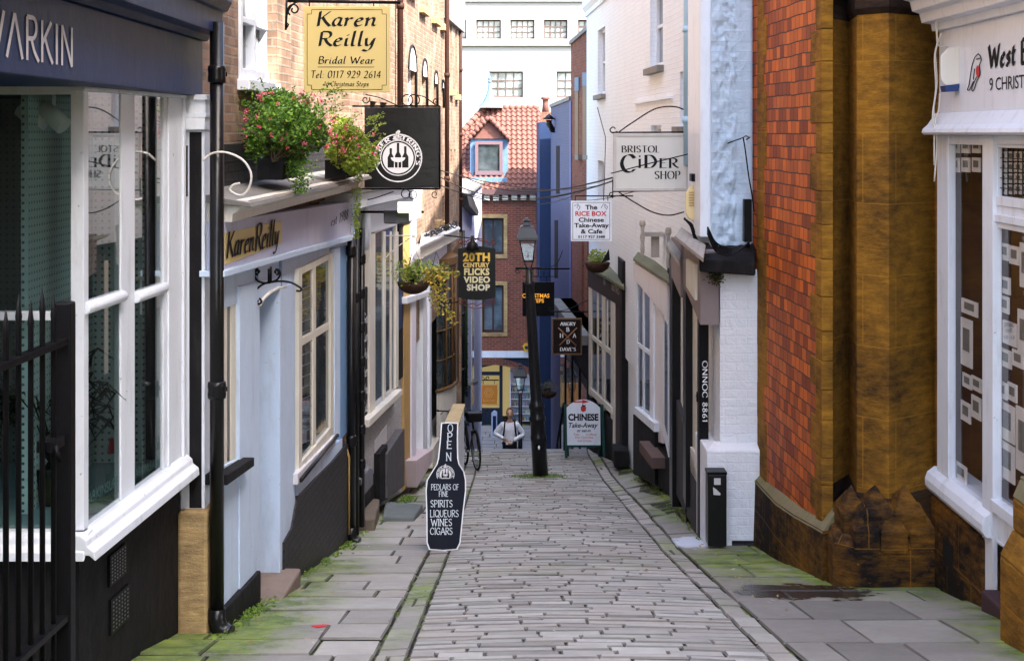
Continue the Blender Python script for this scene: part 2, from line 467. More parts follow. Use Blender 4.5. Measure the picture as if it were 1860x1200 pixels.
M_cablewhite = flat('white cable', (.62, .58, .52), .5)
M_glass = glass_dark()
M_glassblue = glass_dark('blue grey window glass', (.05, .07, .085))
M_clear = glass_clear()
M_clear2 = glass_clear('low glare shop glass', .05, (.97, .97, .97), gain=.14)
M_brickbrown = brick('brown red facade brick', (.27, .165, .115), (.16, .10, .07), (.21, .18, .145), stain=.5, lum=(1.2, 1.15, 1.08), patch=(.32, .23, .16))
M_brickred = brick('red orange brick', (.24, .065, .028), (.15, .04, .022), (.13, .09, .07), stain=.25)
M_brickend = brick('fresh red facade brick', (.21, .058, .036), (.14, .04, .03), (.19, .14, .115), stain=.2)
M_tile = brick('glazed orange red wall tile', (.52, .12, .012), (.16, .028, .008), (.022, .012, .009), bw=.155, bh=.125, ms=.0065, bump=.9, stain=.30, staincol=(.10, .02, .01), rough=.6, lum=(1.5, 1.5, 1.3), off=.37, warp=.03)
M_whitebrick = brick('white painted brick', (.74, .79, .83), (.71, .77, .82), (.66, .71, .76), bump=.4, stain=.14, staincol=(.45, .43, .42), lum=(1.04, 1.04, 1.04), rough=.6, warp=.05, ms=.008)
M_whitebrickold = brick('thickly painted white brick', (.76, .77, .81), (.73, .74, .79), (.62, .64, .70), bw=.24, bh=.10, bump=.8, stain=.2, staincol=(.45, .43, .42), lum=(1.05, 1.05, 1.05), rough=.45, warp=.08, ms=.008)
M_bluebrick = brick('slate blue painted brick', (.040, .055, .135), (.032, .045, .115), (.026, .036, .095), bump=.5, stain=.35, staincol=(.07, .08, .13), lum=(1.25, 1.25, 1.15), rough=.6)
M_blackbrick = brick('black painted brick', (.028, .027, .031), (.018, .017, .02), (.01, .01, .012), bump=1, stain=.3, staincol=(.07, .065, .065), rough=.5)
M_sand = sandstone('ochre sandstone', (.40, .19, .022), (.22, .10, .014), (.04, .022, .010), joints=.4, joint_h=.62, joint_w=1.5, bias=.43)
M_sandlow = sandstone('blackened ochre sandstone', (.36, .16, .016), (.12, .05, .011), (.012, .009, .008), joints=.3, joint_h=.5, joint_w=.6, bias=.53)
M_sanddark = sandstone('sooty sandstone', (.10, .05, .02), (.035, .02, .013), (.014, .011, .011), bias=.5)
M_sandpale = sandstone('pale weathered stone', (.58, .42, .20), (.38, .25, .11), (.10, .07, .045), bias=.42)
M_mossstone = paint('mossy stone coping', (.20, .17, .10), .9, .3, grime=1, grimecol=(.14, .20, .03), bump=.7, gscale=2.2, stretch=1)
def pebble():
    n = N('grey pebbledash'); o = n.coord()
    v = n.node('ShaderNodeTexVoronoi'); n.link(o, v.inputs['Vector']); v.inputs['Scale'].default_value = 55
    n.col(n.mix(v.outputs['Distance'], (.62, .60, .60), (.20, .19, .19))); n.set(Roughness=.8)
    n.link(n.bump(v.outputs['Distance'], .8, .02), n.p.inputs['Normal']); return n.m
M_pebble = pebble()
def rough_blue(name='pale blue rough painted masonry', ca=(.36, .49, .62), cb=(.52, .64, .76), bs=.4, bw=.3, bh=.11):
    n = N(name); o = n.coord(); uv = n.coord('UV')
    b = n.node('ShaderNodeTexBrick'); n.link(uv, b.inputs['Vector']); b.inputs['Scale'].default_value = 1
    b.inputs['Brick Width'].default_value = bw; b.inputs['Row Height'].default_value = bh; b.inputs['Mortar Size'].default_value = .012; b.inputs['Mortar Smooth'].default_value = .9
    n.col(n.mix(n.noise(o, 5, 5), ca, cb)); n.set(Roughness=.6)
    h = n.math('SUBTRACT', n.math('MULTIPLY', n.noise(o, 6.5, 6, .6, .5), 1.5), n.math('MULTIPLY', b.outputs[1], .14))
    h = n.math('ADD', h, n.math('MULTIPLY', n.noise(o, 38, 6, .7), .35)); n.link(n.bump(h, bs, .05), n.p.inputs['Normal']); return n.m
M_roughblue = rough_blue()
M_whitebrickold = rough_blue('lumpy white painted masonry', (.70, .72, .76), (.80, .82, .86), .45, .24, .095)
# ---------------------------------------------------------------- lettering
G = {
'A': (.72, [[(0,0),(.34,1)],[(.34,1),(.70,0)],[(.13,.36),(.56,.36)]]),
'B': (.60, [[(.08,0),(.08,1)],[(.08,1),(.36,.98),(.46,.78),(.36,.57),(.08,.53)],[(.08,.53),(.42,.5),(.56,.27),(.42,.02),(.08,0)]]),
'C': (.70, [[(.64,.80),(.45,.99),(.18,.90),(.04,.5),(.18,.10),(.45,.01),(.64,.18)]]),
'D': (.74, [[(.08,0),(.08,1)],[(.08,1),(.45,.95),(.68,.5),(.45,.05),(.08,0)]]),
'E': (.54, [[(.08,0),(.08,1)],[(.08,1),(.48,1)],[(.08,.53),(.40,.53)],[(.08,0),(.50,0)]]),
'F': (.50, [[(.08,0),(.08,1)],[(.08,1),(.46,1)],[(.08,.53),(.38,.53)]]),
'G': (.74, [[(.64,.80),(.45,.99),(.18,.90),(.04,.5),(.18,.10),(.45,.01),(.64,.14)],[(.64,.14),(.64,.45)],[(.64,.45),(.44,.45)]]),
'H': (.70, [[(.08,0),(.08,1)],[(.60,0),(.60,1)],[(.08,.53),(.60,.53)]]),
'I': (.22, [[(.11,0),(.11,1)]]),
'K': (.62, [[(.08,0),(.08,1)],[(.54,1),(.10,.46)],[(.22,.60),(.40,.28),(.62,0)]]),
'L': (.52, [[(.08,0),(.08,1)],[(.08,0),(.48,0)]]),
'M': (.86, [[(.08,0),(.10,1)],[(.10,1),(.42,.2)],[(.42,.2),(.74,1)],[(.74,1),(.78,0)]]),
'N': (.72, [[(.08,0),(.08,1)],[(.08,1),(.62,0)],[(.62,0),(.62,1)]]),
'O': (.78, [[(.39,1),(.14,.87),(.04,.5),(.14,.13),(.39,0),(.64,.13),(.74,.5),(.64,.87),(.39,1)]]),
'P': (.56, [[(.08,0),(.08,1)],[(.08,1),(.42,.98),(.52,.74),(.40,.50),(.08,.46)]]),
'Q': (.78, [[(.39,1),(.14,.87),(.04,.5),(.14,.13),(.39,0),(.64,.13),(.74,.5),(.64,.87),(.39,1)],[(.45,.2),(.78,-.12)]]),
'R': (.62, [[(.08,0),(.08,1)],[(.08,1),(.42,.98),(.52,.76),(.40,.54),(.08,.50)],[(.28,.50),(.42,.22),(.64,0)]]),
'S': (.54, [[(.46,.86),(.28,1),(.08,.88),(.10,.64),(.40,.42),(.46,.16),(.26,0),(.05,.14)]]),
'T': (.62, [[(.31,0),(.31,1)],[(.02,1),(.60,1)]]),
'U': (.70, [[(.08,1),(.08,.28),(.34,0),(.60,.28),(.60,1)]]),
'V': (.70, [[(.02,1),(.36,0)],[(.36,0),(.68,1)]]),
'W': (.98, [[(.02,1),(.28,0)],[(.28,0),(.50,.85)],[(.50,.85),(.72,0)],[(.72,0),(.96,1)]]),
'X': (.66, [[(.04,1),(.62,0)],[(.62,1),(.04,0)]]),
'Y': (.66, [[(.02,1),(.33,.48)],[(.64,1),(.33,.48)],[(.33,.48),(.33,0)]]),
'&': (.72, [[(.66,.0),(.30,.58),(.24,.84),(.38,.98),(.48,.82),(.18,.42),(.10,.16),(.30,0),(.56,.20),(.64,.44)]]),
'a': (.50, [[(.40,.54),(.20,.56),(.06,.26),(.14,.02),(.30,.12),(.41,.50)],[(.41,.54),(.36,.10),(.50,.04)]]),
'b': (.50, [[(.08,1.02),(.06,.10)],[(.07,.36),(.28,.56),(.44,.38),(.34,.06),(.07,.06)]]),
'c': (.44, [[(.38,.48),(.24,.56),(.06,.30),(.14,.02),(.38,.08)]]),
'd': (.52, [[(.40,.54),(.20,.56),(.06,.26),(.14,.02),(.30,.12),(.41,.50)],[(.44,1.05),(.37,.10),(.52,.04)]]),
'e': (.44, [[(.07,.28),(.34,.38),(.32,.54),(.16,.50),(.06,.22),(.16,.01),(.38,.09)]]),
'g': (.50, [[(.40,.54),(.20,.56),(.06,.26),(.14,.04),(.30,.12),(.41,.50)],[(.41,.54),(.36,-.12),(.20,-.34),(.0,-.26)]]),
'h': (.52, [[(.08,1.02),(.06,0)],[(.07,.30),(.26,.55),(.40,.48),(.37,.10),(.50,.03)]]),
'i': (.24, [[(.10,.55),(.09,.08),(.20,.03)],[(.12,.78),(.15,.74)]]),
'k': (.50, [[(.08,1.02),(.06,0)],[(.42,.55),(.10,.26)],[(.16,.30),(.46,0)]]),
'l': (.26, [[(.12,1.06),(.09,.10),(.22,.03)]]),
'm': (.78, [[(.08,.55),(.06,0)],[(.07,.30),(.24,.55),(.34,.48),(.32,0)],[(.33,.30),(.50,.55),(.62,.48),(.60,.10),(.72,.03)]]),
'n': (.52, [[(.02,.48),(.09,.55),(.07,0)],[(.07,.28),(.26,.55),(.40,.48),(.37,.10),(.50,.04)]]),
'o': (.50, [[(.24,.56),(.06,.30),(.20,.0),(.42,.24),(.24,.56)]]),
'p': (.52, [[(.10,.55),(.04,-.34)],[(.08,.36),(.30,.56),(.45,.38),(.34,.06),(.08,.06)]]),
'r': (.38, [[(.02,.48),(.09,.55),(.07,0)],[(.07,.28),(.22,.54),(.37,.50)]]),
's': (.40, [[(.36,.48),(.20,.56),(.10,.42),(.30,.22),(.22,.01),(.04,.08)]]),
't': (.34, [[(.16,.80),(.11,.12),(.28,.03)],[(.02,.54),(.32,.56)]]),
'u': (.52, [[(.08,.55),(.07,.12),(.22,.01),(.40,.40)],[(.42,.55),(.38,.08),(.50,.04)]]),
'v': (.46, [[(.04,.55),(.18,0)],[(.18,0),(.40,.55)]]),
'w': (.66, [[(.04,.55),(.16,0)],[(.16,0),(.32,.50)],[(.32,.50),(.42,0)],[(.42,0),(.60,.55)]]),
'y': (.50, [[(.06,.55),(.10,.10),(.26,.06),(.40,.44)],[(.44,.55),(.34,-.12),(.16,-.34),(-.04,-.26)]]),
'0': (.56, [[(.28,.98),(.09,.80),(.07,.22),(.28,.02),(.48,.22),(.47,.80),(.28,.98)]]),
'1': (.36, [[(.06,.82),(.20,.98)],[(.20,.98),(.20,0)]]),
'2': (.54, [[(.08,.80),(.26,.99),(.44,.76),(.30,.36),(.05,.02)],[(.05,.02),(.50,.02)]]),
'3': (.5, [[(.08,.9),(.3,.98),(.4,.78),(.2,.55)],[(.2,.55),(.46,.34),(.3,.02),(.05,.06)]]),
'4': (.56, [[(.38,.98),(.05,.32)],[(.05,.32),(.52,.32)],[(.38,.98),(.38,0)]]),
'6': (.54, [[(.42,.98),(.14,.62),(.10,.20),(.28,.02),(.46,.22),(.36,.50),(.12,.40)]]),
'7': (.5, [[(.06,.98),(.46,.98)],[(.46,.98),(.20,0)]]),
'8': (.52, [[(.26,.56),(.10,.76),(.26,.98),(.42,.76),(.26,.56),(.07,.26),(.26,.02),(.46,.26),(.26,.56)]]),
'9': (.54, [[(.44,.62),(.22,.50),(.08,.74),(.26,.98),(.44,.80),(.40,.36),(.14,.02)]]),
':': (.22, [[(.10,.08),(.13,.04)],[(.12,.48),(.15,.44)]]),
'.': (.2, [[(.08,.05),(.11,.02)]]),
"'": (.2, [[(.10,1),(.07,.8)]]),
'-': (.4, [[(.05,.4),(.35,.4)]]),
'^': (.74, [[(0,0),(.35,1)],[(.35,1),(.70,0)]]),
}
def crom(p, k=7):
    if len(p) < 3: return list(p)
    closed = p[0] == p[-1]
    q = ([p[-2]] + list(p) + [p[1]]) if closed else ([(2*p[0][0]-p[1][0], 2*p[0][1]-p[1][1])] + list(p) + [(2*p[-1][0]-p[-2][0], 2*p[-1][1]-p[-2][1])])
    out = []
    for i in range(1, len(q) - 2):
        a, b, c, d = q[i-1], q[i], q[i+1], q[i+2]
        for j in range(k):
            t = j / k
            out.append(tuple(.5*((2*b[m]) + (-a[m]+c[m])*t + (2*a[m]-5*b[m]+4*c[m]-d[m])*t*t + (-a[m]+3*b[m]-3*c[m]+d[m])*t**3) for m in (0, 1)))
    out.append(tuple(p[-1])); return out
def nib_strokes(txt, track=.06, space=.38):
    x = 0; out = []
    for ch in txt:
        if ch == ' ': x += space; continue
        adv, st = G[ch]
        for s in st: out.append((len(s) > 2, [(x + a, b) for a, b in crom(s)]))
        x += adv + track
    return out, x - track
def nib_polys(txt, w=.13, ang=40, thin=.035, shear=0, track=.06, space=.38, serif=0):
    """polygons of a broad pen held at ang degrees; serif adds short feet to upright strokes"""
    st, W = nib_strokes(txt, track, space); polys = []
    ca, sa = math.cos(math.radians(ang)) * w / 2, math.sin(math.radians(ang)) * w / 2
    lay = 0
    if serif:
        extra = []
        for cv, p in st:
            if not cv and abs(p[0][0] - p[1][0]) < .45 * abs(p[0][1] - p[1][1]) and abs(p[0][1] - p[1][1]) > .4:
                for e in p:
                    if e[1] > .95 or e[1] < .05:
                        extra.append((False, [(e[0] - serif, e[1]), (e[0] + serif, e[1])]))
        st = st + extra
    for cv, p in st:
        lay += 1
        for i in range(len(p) - 1):
            a, b = p[i], p[i + 1]; dx, dy = b[0] - a[0], b[1] - a[1]; L = math.hypot(dx, dy)
            if L < 1e-6: continue
            nx, ny = -dy / L, dx / L
            s = 1 if ca * nx + sa * ny >= 0 else -1
            ox, oy = s * ca + nx * thin / 2, s * sa + ny * thin / 2
            polys.append((lay, [(a[0]-ox, a[1]-oy), (b[0]-ox, b[1]-oy), (b[0]+ox, b[1]+oy), (a[0]+ox, a[1]+oy)]))
    if shear: polys = [(l, [(x + y * shear, y) for x, y in q]) for l, q in polys]
    return polys
_fc = {}
def font_polys(txt, bold=0, shear=0, spacing=1):
    key = (txt, bold, shear, spacing)
    if key in _fc: return _fc[key]
    cu = bpy.data.curves.new('t', 'FONT'); cu.body = txt; cu.size = 1; cu.offset = bold; cu.shear = shear; cu.space_character = spacing; cu.resolution_u = 3
    cu.fill_mode = 'FRONT'
    ob = bpy.data.objects.new('t', cu); COL.objects.link(ob)
    dg = bpy.context.evaluated_depsgraph_get(); dg.update()
    me = bpy.data.meshes.new_from_object(ob.evaluated_get(dg))
    ps = [(0, [(me.vertices[i].co.x, me.vertices[i].co.y) for i in p.vertices]) for p in me.polygons]
    bpy.data.objects.remove(ob); bpy.data.curves.remove(cu); bpy.data.meshes.remove(me)
    _fc[key] = ps; return ps
def fit(mb, polys, f, cap=None, ext=None):
    """map polygons so that x spans 0..1 and height 0..cap spans 0..1, through f(s, t, layer)"""
    xs = [x for _, q in polys for x, _y in q]
    x0, x1 = min(xs), max(xs); cap = cap or 1.0
    for l, q in polys:
        mb.add([f((x - x0) / (x1 - x0), y / cap, l) for x, y in q], [tuple(range(len(q)))])
CAPF = .73
def on_sign(mb, polys, px0, px1, pyB, pyT, Y, cap=1.0, slope=0):
    fit(mb, polys, lambda s, t, l: P(px0 + (px1 - px0) * s, pyB + (pyT - pyB) * t + slope * s, Y) + Vector((0, -.00006 * l, 0)), cap)
def on_facade(mb, polys, F, L, Rr, d, cap=1.0):
    """L = (px, yTop, yBottom) left end, Rr the right end, on the facade plane at distance d"""
    a, b, c, e = F.pt(L[0], L[2], d), F.pt(Rr[0], Rr[2], d), F.pt(Rr[0], Rr[1], d), F.pt(L[0], L[1], d)
    def f(s, t, l):
        return a.lerp(b, s) * (1 - t) + e.lerp(c, s) * t + F.n * (.00006 * l)
    fit(mb, polys, f, cap)
def ft(txt, **k): return font_polys(txt, **k)
def leaf_cloud(mb, c, r, n, size, rng, droop=0, keep=None):
    for _ in range(n):
        while True:
            p = Vector((rng.uniform(-1, 1), rng.uniform(-1, 1), rng.uniform(-1, 1)))
            if p.length <= 1 and p.length > rng.random() ** 1.2 * .9: break
        q = Vector((c[0] + p.x * r[0], c[1] + p.y * r[1], c[2] + p.z * r[2] - droop * p.x * p.x))
        if keep and not keep(q): continue
        leaf(mb, q, size * rng.uniform(.6, 1.3), rng)
def leaf(mb, q, s, rng):
    a = Vector((rng.uniform(-1, 1), rng.uniform(-1, 1), rng.uniform(-.5, .7))).normalized()
    b = a.cross(Vector((rng.uniform(-1, 1), rng.uniform(-1, 1), rng.uniform(-1, 1)))).normalized()
    n = a.cross(b) * s * .15
    mb.add([q - a * s * .5, q + b * s * .33 + n, q + a * s * .5, q - b * s * .33 + n], [(0, 1, 2, 3)])
# ================================================================ SETTING
def stones(mb, attr, rows, xr, y0, y1, length, gap, inset, hz, mossf, rng, wob=.006, skew=0.0, tilt=.004):
    y = y0
    while y < y1:
        dpt = rng.uniform(*rows)
        xa, xb = xr(y + dpt / 2)
        x = xa - (rng.random() * length[1] * .6 if skew else 0)
        x = xa
        first = True
        while x < xb - .02:
            L = rng.uniform(*length) * (rng.uniform(.4, 1) if first else 1); first = False
            if xb - (x + L) < length[0] * .55: L = xb - x
            x2 = min(xb, x + L)
            ya, yb = y + rng.uniform(-wob, wob), y + dpt + rng.uniform(-wob, wob)
            sk = skew * .5
            dz = rng.uniform(-hz, hz); tx = rng.uniform(-tilt, tilt); ty = rng.uniform(-tilt, tilt)
            cx, cy = (x + x2) / 2, (ya + yb) / 2
            def ring(i, z):
                out = []
                c = min(.007, (x2 - x) * .12, (yb - ya) * .18)
                X0, X1, Y0, Y1 = x + gap / 4.5 + i, x2 - gap / 4.5 - i, ya + gap / 2 + i, yb - gap / 2 - i
                for px, py in ((X0 + c, Y0), (X1 - c, Y0), (X1, Y0 + c), (X1, Y1 - c), (X1 - c, Y1), (X0 + c, Y1), (X0, Y1 - c), (X0, Y0 + c)):
                    py2 = py + sk * (px - xa)
                    jx = noise.noise(Vector((px * 9, py * 9, 3))) * wob
                    jy = noise.noise(Vector((px * 7, py * 7, 9))) * wob
                    out.append(Vector((px + jx, py2 + jy, gz(px, py2) + z + dz + tx * (px - cx) * 8 + ty * (py - cy) * 8)))
                return out
            rs = [ring(0, -.05), ring(0, -.014), ring(inset, 0)]
            b = len(mb.v)
            for r_ in rs: mb.v += r_
            for k in range(2):
                for j in range(8):
                    jn = (j + 1) % 8
                    mb.f.append((b + k * 8 + j, b + k * 8 + jn, b + (k + 1) * 8 + jn, b + (k + 1) * 8 + j))
            mb.f.append(tuple(b + 16 + j for j in range(8)))
            for r_ in rs:
                for v in r_: attr.append(mossf(v.x, v.y))
            x = x2
        y += dpt
def nz(x, y, s, k=0): return noise.noise(Vector((x * s, y * s, k)))
def lw(Y): return -2.03 + .0393 * (Y - 9.9)
def moss_l(x, y):
    e = 1.0 - (x - lw(y)) / 1.0
    e = max(0, min(1, e)) ** 1.1
    return max(0, e * 1.25 * (.75 + .6 * nz(x, y, .7, 4)) * (1.25 if y < 14 else .75))
def moss_r(x, y):
    w = 2.15 if y > 15.5 else (2.15 + (15.5 - y) * .42 if y > 13.2 else 3.3)
    e = 1 - (w - x) / .9
    if y < 15.5:
        d = Vector((x - 2.65, (y - 13.9) * .5, 0)).length
        e = max(e * .8, 1.9 - d * 1.15)
    return max(0, min(1.3, e)) * (.8 + .6 * nz(x, y, .7, 2))
rng = random.Random(11)
KL, KR = -.83, 1.74
m = MB(); at = []
stones(m, at, (.10, .175), lambda y: (-.64 + .01 * nz(0, y, 2), 1.58 - .004 * (y - 9)), 6.0, 28.45, (.26, .62), .013, .011, .008,
       lambda x, y: max(0, .26 + .5 * nz(x, y, .5, 1)), rng, .004, .02, .0015)
M_setts = pave('sandstone setts', [(.26, .25, .22), (.41, .395, .355), (.49, .475, .43), (.33, .31, .275), (.44, .40, .35), (.37, .36, .34)], .6)
tag(m.build('cobbled_road', M_setts, attr=at), 'narrow roadway of worn grey stone setts running downhill', kind='structure')
m = MB(); at = []
stones(m, at, (.22, .55), lambda y: (-.85, -.65), 6.0, 28.45, (.2, .2), .014, .012, .008, lambda x, y: max(0, .45 + .8 * nz(x, y, .8, 1)), rng, .006)
stones(m, at, (.18, .5), lambda y: (1.59 - .004 * (y - 9), 1.77 - .004 * (y - 9)), 6.0, 28.45, (.18, .2), .014, .012, .008, lambda x, y: max(0, .35 + .8 * nz(x, y, .8, 1)), rng, .006)
M_slab = pave('pavement flagstones', [(.28, .265, .235), (.38, .36, .32), (.32, .30, .26), (.43, .41, .365), (.36, .32, .27)], .92)
tag(m.build('kerb', M_slab, attr=at), 'rows of narrow kerb stones beside the setts', kind='structure')
m = MB(); at = []
stones(m, at, (.42, .85), lambda y: (-2.35, -.86), 6.0, 28.45, (.38, .95), .020, .012, .009, moss_l, rng, .012, .02, .002)
tag(m.build('left_pavement', M_slab, attr=at), 'mossy flagstone pavement', kind='structure')
m = MB(); at = []
stones(m, at, (.5, 1.0), lambda y: (1.78 - .004 * (y - 9), 4.3 if y < 13 else 2.9), 6.0, 28.45, (.5, 1.25), .020, .012, .009, moss_r, rng, .012, -.02, .002)
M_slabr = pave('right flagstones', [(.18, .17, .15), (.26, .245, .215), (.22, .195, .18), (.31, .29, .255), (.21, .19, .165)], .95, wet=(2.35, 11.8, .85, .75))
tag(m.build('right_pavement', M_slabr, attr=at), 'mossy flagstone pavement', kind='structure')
# bedding under the stones and the land around, one sheet
n_ = N('joint earth and moss'); o_ = n_.coord()
n_.col(n_.mix(n_.ramp(n_.noise(o_, 4, 6), .50, .58), (.014, .012, .009), (.10, .14, .015))); n_.set(Roughness=.95)
n_.link(n_.bump(n_.noise(o_, 40, 5), .6, .02), n_.p.inputs['Normal'])
M_earth = n_.m
STEP_N, STEP_D, STEP_H = 24, .354, .159
YB, ZB = 28.6, -6.40
ZLOW = ZB - STEP_N * STEP_H
m = MB()
ys = [-60, -20, -2, 0, 3, 6, 9.1, 12, 14.8, 17, 19, 21.5, 24, 26, 28.45, 28.6]
xs = [-60, -8, -4, -2.4, -1.5, -.8, -.3, .4, 1.0, 1.6, 1.8, 2.1, 2.6, 3.2, 4.5, 8, 60]
zz = [[gz(x, y) - .022 for x in xs] for y in ys]
ys += [37.1, 60, 150]; zz += [[ZLOW - .3] * len(xs), [ZLOW - .01] * len(xs), [ZLOW - .01] * len(xs)]
zz[-3] = [ZLOW - .01] * len(xs); zz[-4] = [ZB - .2] * len(xs)
nx = len(xs)
m.add([(x, y, zz[j][i]) for j, y in enumerate(ys) for i, x in enumerate(xs)],
      [(j * nx + i, j * nx + i + 1, (j + 1) * nx + i + 1, (j + 1) * nx + i) for j in range(len(ys) - 1) for i in range(nx - 1)])
tag(m.build('ground', M_earth), None, kind='structure')
# flight of steps down
m = MB(); at = []
M_step = pave('stone steps', [(.25, .24, .23), (.32, .31, .30), (.29, .28, .27)], .6)
for i in range(STEP_N + 1):
    z = ZB - i * STEP_H; y = YB + i * STEP_D - (.18 if i == 0 else 0)
    x = -1.35
    while x < 1.95:
        L = rng.uniform(.7, 1.3); x2 = min(1.95, x + L)
        m.box(((x + x2) / 2, y + STEP_D / 2 + (.09 if i == 0 else 0) + .01, z - .15), (x2 - x - .01, STEP_D + .02 + (.16 if i == 0 else 0), .3 + rng.uniform(-.004, .004)))
        at += [.25] * 8; x = x2
tag(m.build('stone_steps', M_step, attr=at, bevel=.012), 'broad flight of worn stone steps leading down', kind='structure')
m = MB(); at = []
y = YB + STEP_N * STEP_D + .36
while y < 49.8:
    d = rng.uniform(.35, .6); x = -2.5
    while x < 3.4:
        x2 = x + rng.uniform(.5, .9)
        m.box(((x + x2) / 2, y + d / 2, ZLOW - .03), (x2 - x - .015, d - .015, .08 + rng.uniform(-.004, .004))); at += [.1] * 8
        x = x2
    y += d
tag(m.build('lower_street', M_step, attr=at, bevel=.01), 'paved street at the foot of the steps', kind='structure')
# weeds and moss tufts in the joints
M_weed = island('weed leaves', [(.06, .13, .015), (.14, .24, .03), (.25, .36, .05)], trans=.3)
m = MB()
for _ in range(330):
    s = rng.random()
    if s < .55: y = rng.uniform(9.5, 24); x = lw(y) + .03 + abs(rng.gauss(0, .05)); k = 9; sz = .022
    elif s < .85: y = rng.uniform(15.5, 26); x = 2.08 - rng.random() * .05 + .006 * (y - 16); k = 5; sz = .02
    else: y = rng.uniform(9.3, 20); x = rng.choice([-.84, -.64]) + rng.gauss(0, .006); k = 4; sz = .014
    if s < .55 and nz(x, y, 1.1, 7) < -.05: continue
    for _k in range(k):
        q = Vector((x + rng.gauss(0, .03), y + rng.gauss(0, .05), 0)); q.z = gz(q.x, q.y) + rng.uniform(0, .03)
        leaf(m, q, sz * rng.uniform(.6, 1.6), rng)
tag(m.build('pavement_weeds', M_weed), 'small green weeds growing in the paving joints', kind='stuff')
m = MB()
for _ in range(900):
    a = rng.uniform(0, 6.28); r_ = rng.uniform(.08, .3) * rng.random() ** .5 + .09
    q = Vector((.47 + math.cos(a) * r_ * 1.5, 24.3 + math.sin(a) * r_, 0)); q.z = gz(q.x, q.y) + rng.uniform(0, .02)
    leaf(m, q, .025, rng)
for cx, cy, k in ((2.1, 22.8, 500), (-1.95, 10.6, 260), (-1.82, 15.2, 350), (-1.5, 20.5, 350)):
    for _ in range(k):
        q = Vector((cx + rng.gauss(0, .06), cy + rng.gauss(0, .22), 0)); q.z = gz(q.x, q.y) + rng.uniform(0, .03); leaf(m, q, .03, rng)
tag(m.build('moss_tufts', M_weed), 'bright moss tufts growing round the post foot and along the walls', kind='stuff')

m = MB()
for _ in range(150):
    x = rng.choice([rng.uniform(-1.9, -.8), rng.uniform(-.8, 1.7), rng.uniform(1.8, 2.4), rng.gauss(-1.75, .1), rng.gauss(2.05, .08)]); y = rng.uniform(9.2, 24) ** 1.0
    q = Vector((x, y, gz(x, y) + .012)); s_ = rng.uniform(.012, .035); a = rng.uniform(0, 6.28)
    u_ = Vector((math.cos(a), math.sin(a), rng.uniform(-.1, .2))) * s_; w_ = Vector((-math.sin(a), math.cos(a), rng.uniform(-.1, .2))) * s_ * .45
    m.add([q - u_, q + w_, q + u_, q - w_], [(0, 1, 2, 3)])
tag(m.build('leaf_litter', island('litter', [(.20, .10, .03), (.35, .25, .06), (.12, .07, .03), (.45, .42, .36), (.25, .12, .03)])), 'scattered dry leaves and small litter on the paving', kind='stuff')
# ================================================================ LEFT SIDE
def mz(F, px, py, d=0): return F.uz(px, py, d)[1]
# ---- A: dark blue corner shop
FA = Facade(-2.37, 7.9, -2.24, 9.75, 1)      # glazed face of the bay along the street
T = thing('corner_shop', 'dark navy shopfront with a tall white framed bay window behind the railings', 'shop', (-3, 9, -3.4))
Yc = 7.9
zs_ = -(1000 - 240) * Yc / FL; ztop = -(165 - 240) * Yc / FL   # sill underside and head of the bay
uB = FA.uz(334, 500)[0]
# stall riser
m = MB(); FA.ubox(m, 0.03, uB, -3.9, zs_ + .02, -.6, -.03); m.box((-3.46, Yc + .16, (-3.9 + zs_) / 2 + .01), (2.1, .26, zs_ + 3.9), 0)
m.build('stall_riser', M_blackmatt, T)
# bay frame, street face
def fab(m, px0, px1, pyT, pyB, d0, d1):
    r = FA.rect(px0, px1, pyT, pyB, d1); FA.ubox(m, r[0], r[1], r[2], r[3], d0, d1)
zT = ztop; zB = mz(FA, 155, 960)
m = MB()
u150 = FA.uz(155, 500, .0)[0]; u222 = FA.uz(222, 500)[0]; u247 = FA.uz(247, 500)[0]; u298 = FA.uz(298, 500)[0]
FA.ubox(m, -.0, u150, zB - .0, zT, -.06, .0)
FA.ubox(m, u222, u247, zB, zT, -.05, -.006)
FA.ubox(m, u298, uB, zB, zT, -.06, .0)
FA.ubox(m, u298 + .06, u298 + .11, zB, zT, .0, .014); FA.ubox(m, uB - .06, uB - .01, zB, zT, .0, .02)
FA.ubox(m, -.02, uB, zT, zT + .07, -.06, .02); FA.ubox(m, -.03, uB, zT + .07, zT + .12, -.06, .05)
for a, b, py, px in ((u150, u222, 560, 155), (u247, u298, 540, 247)):
    z = mz(FA, px, py)
    m.tube([FA.W(a - .01, z, .0), FA.W(b + .01, z, .0)], .036, 10)
fr = m.build('bay_window_frame', M_white, T, bevel=.006)
for a, b in ((u150, u222), (u247, u298)):
    g = MB(); FA.ubox(g, a - .005, b + .005, zB, zT, -.018, -.014); g.build('pane', M_clear, fr)
# front face of the bay (looks up the street)
m = MB()
XL = -4.4
m.box((-2.365 - .035, Yc + .045, (zB + zT) / 2), (.075, .09, zT - zB))
m.box(((XL - 2.37) / 2, Yc + .05, zT + .05), (2.37 + XL * -1 - 4.74 + 2.03, .1, .12)) if False else None
m.box((-3.4, Yc + .05, zT + .05), (2.0, .11, .14)); m.box((-3.4, Yc + .02, zT + .14), (2.06, .13, .05))
m.box((-4.35, Yc + .05, (zB + zT) / 2), (.12, .1, zT - zB)); m.box((-3.02, Yc + .05, mz(FA, 150, 575)), (1.22, .06, .05))
o = m.build('bay_window_frame', M_white, T, bevel=.006)
g = MB(); g.box((-3.36, Yc + .05, (zB + zT) / 2), (1.9, .006, zT - zB)); g.build('pane', M_clear, o)
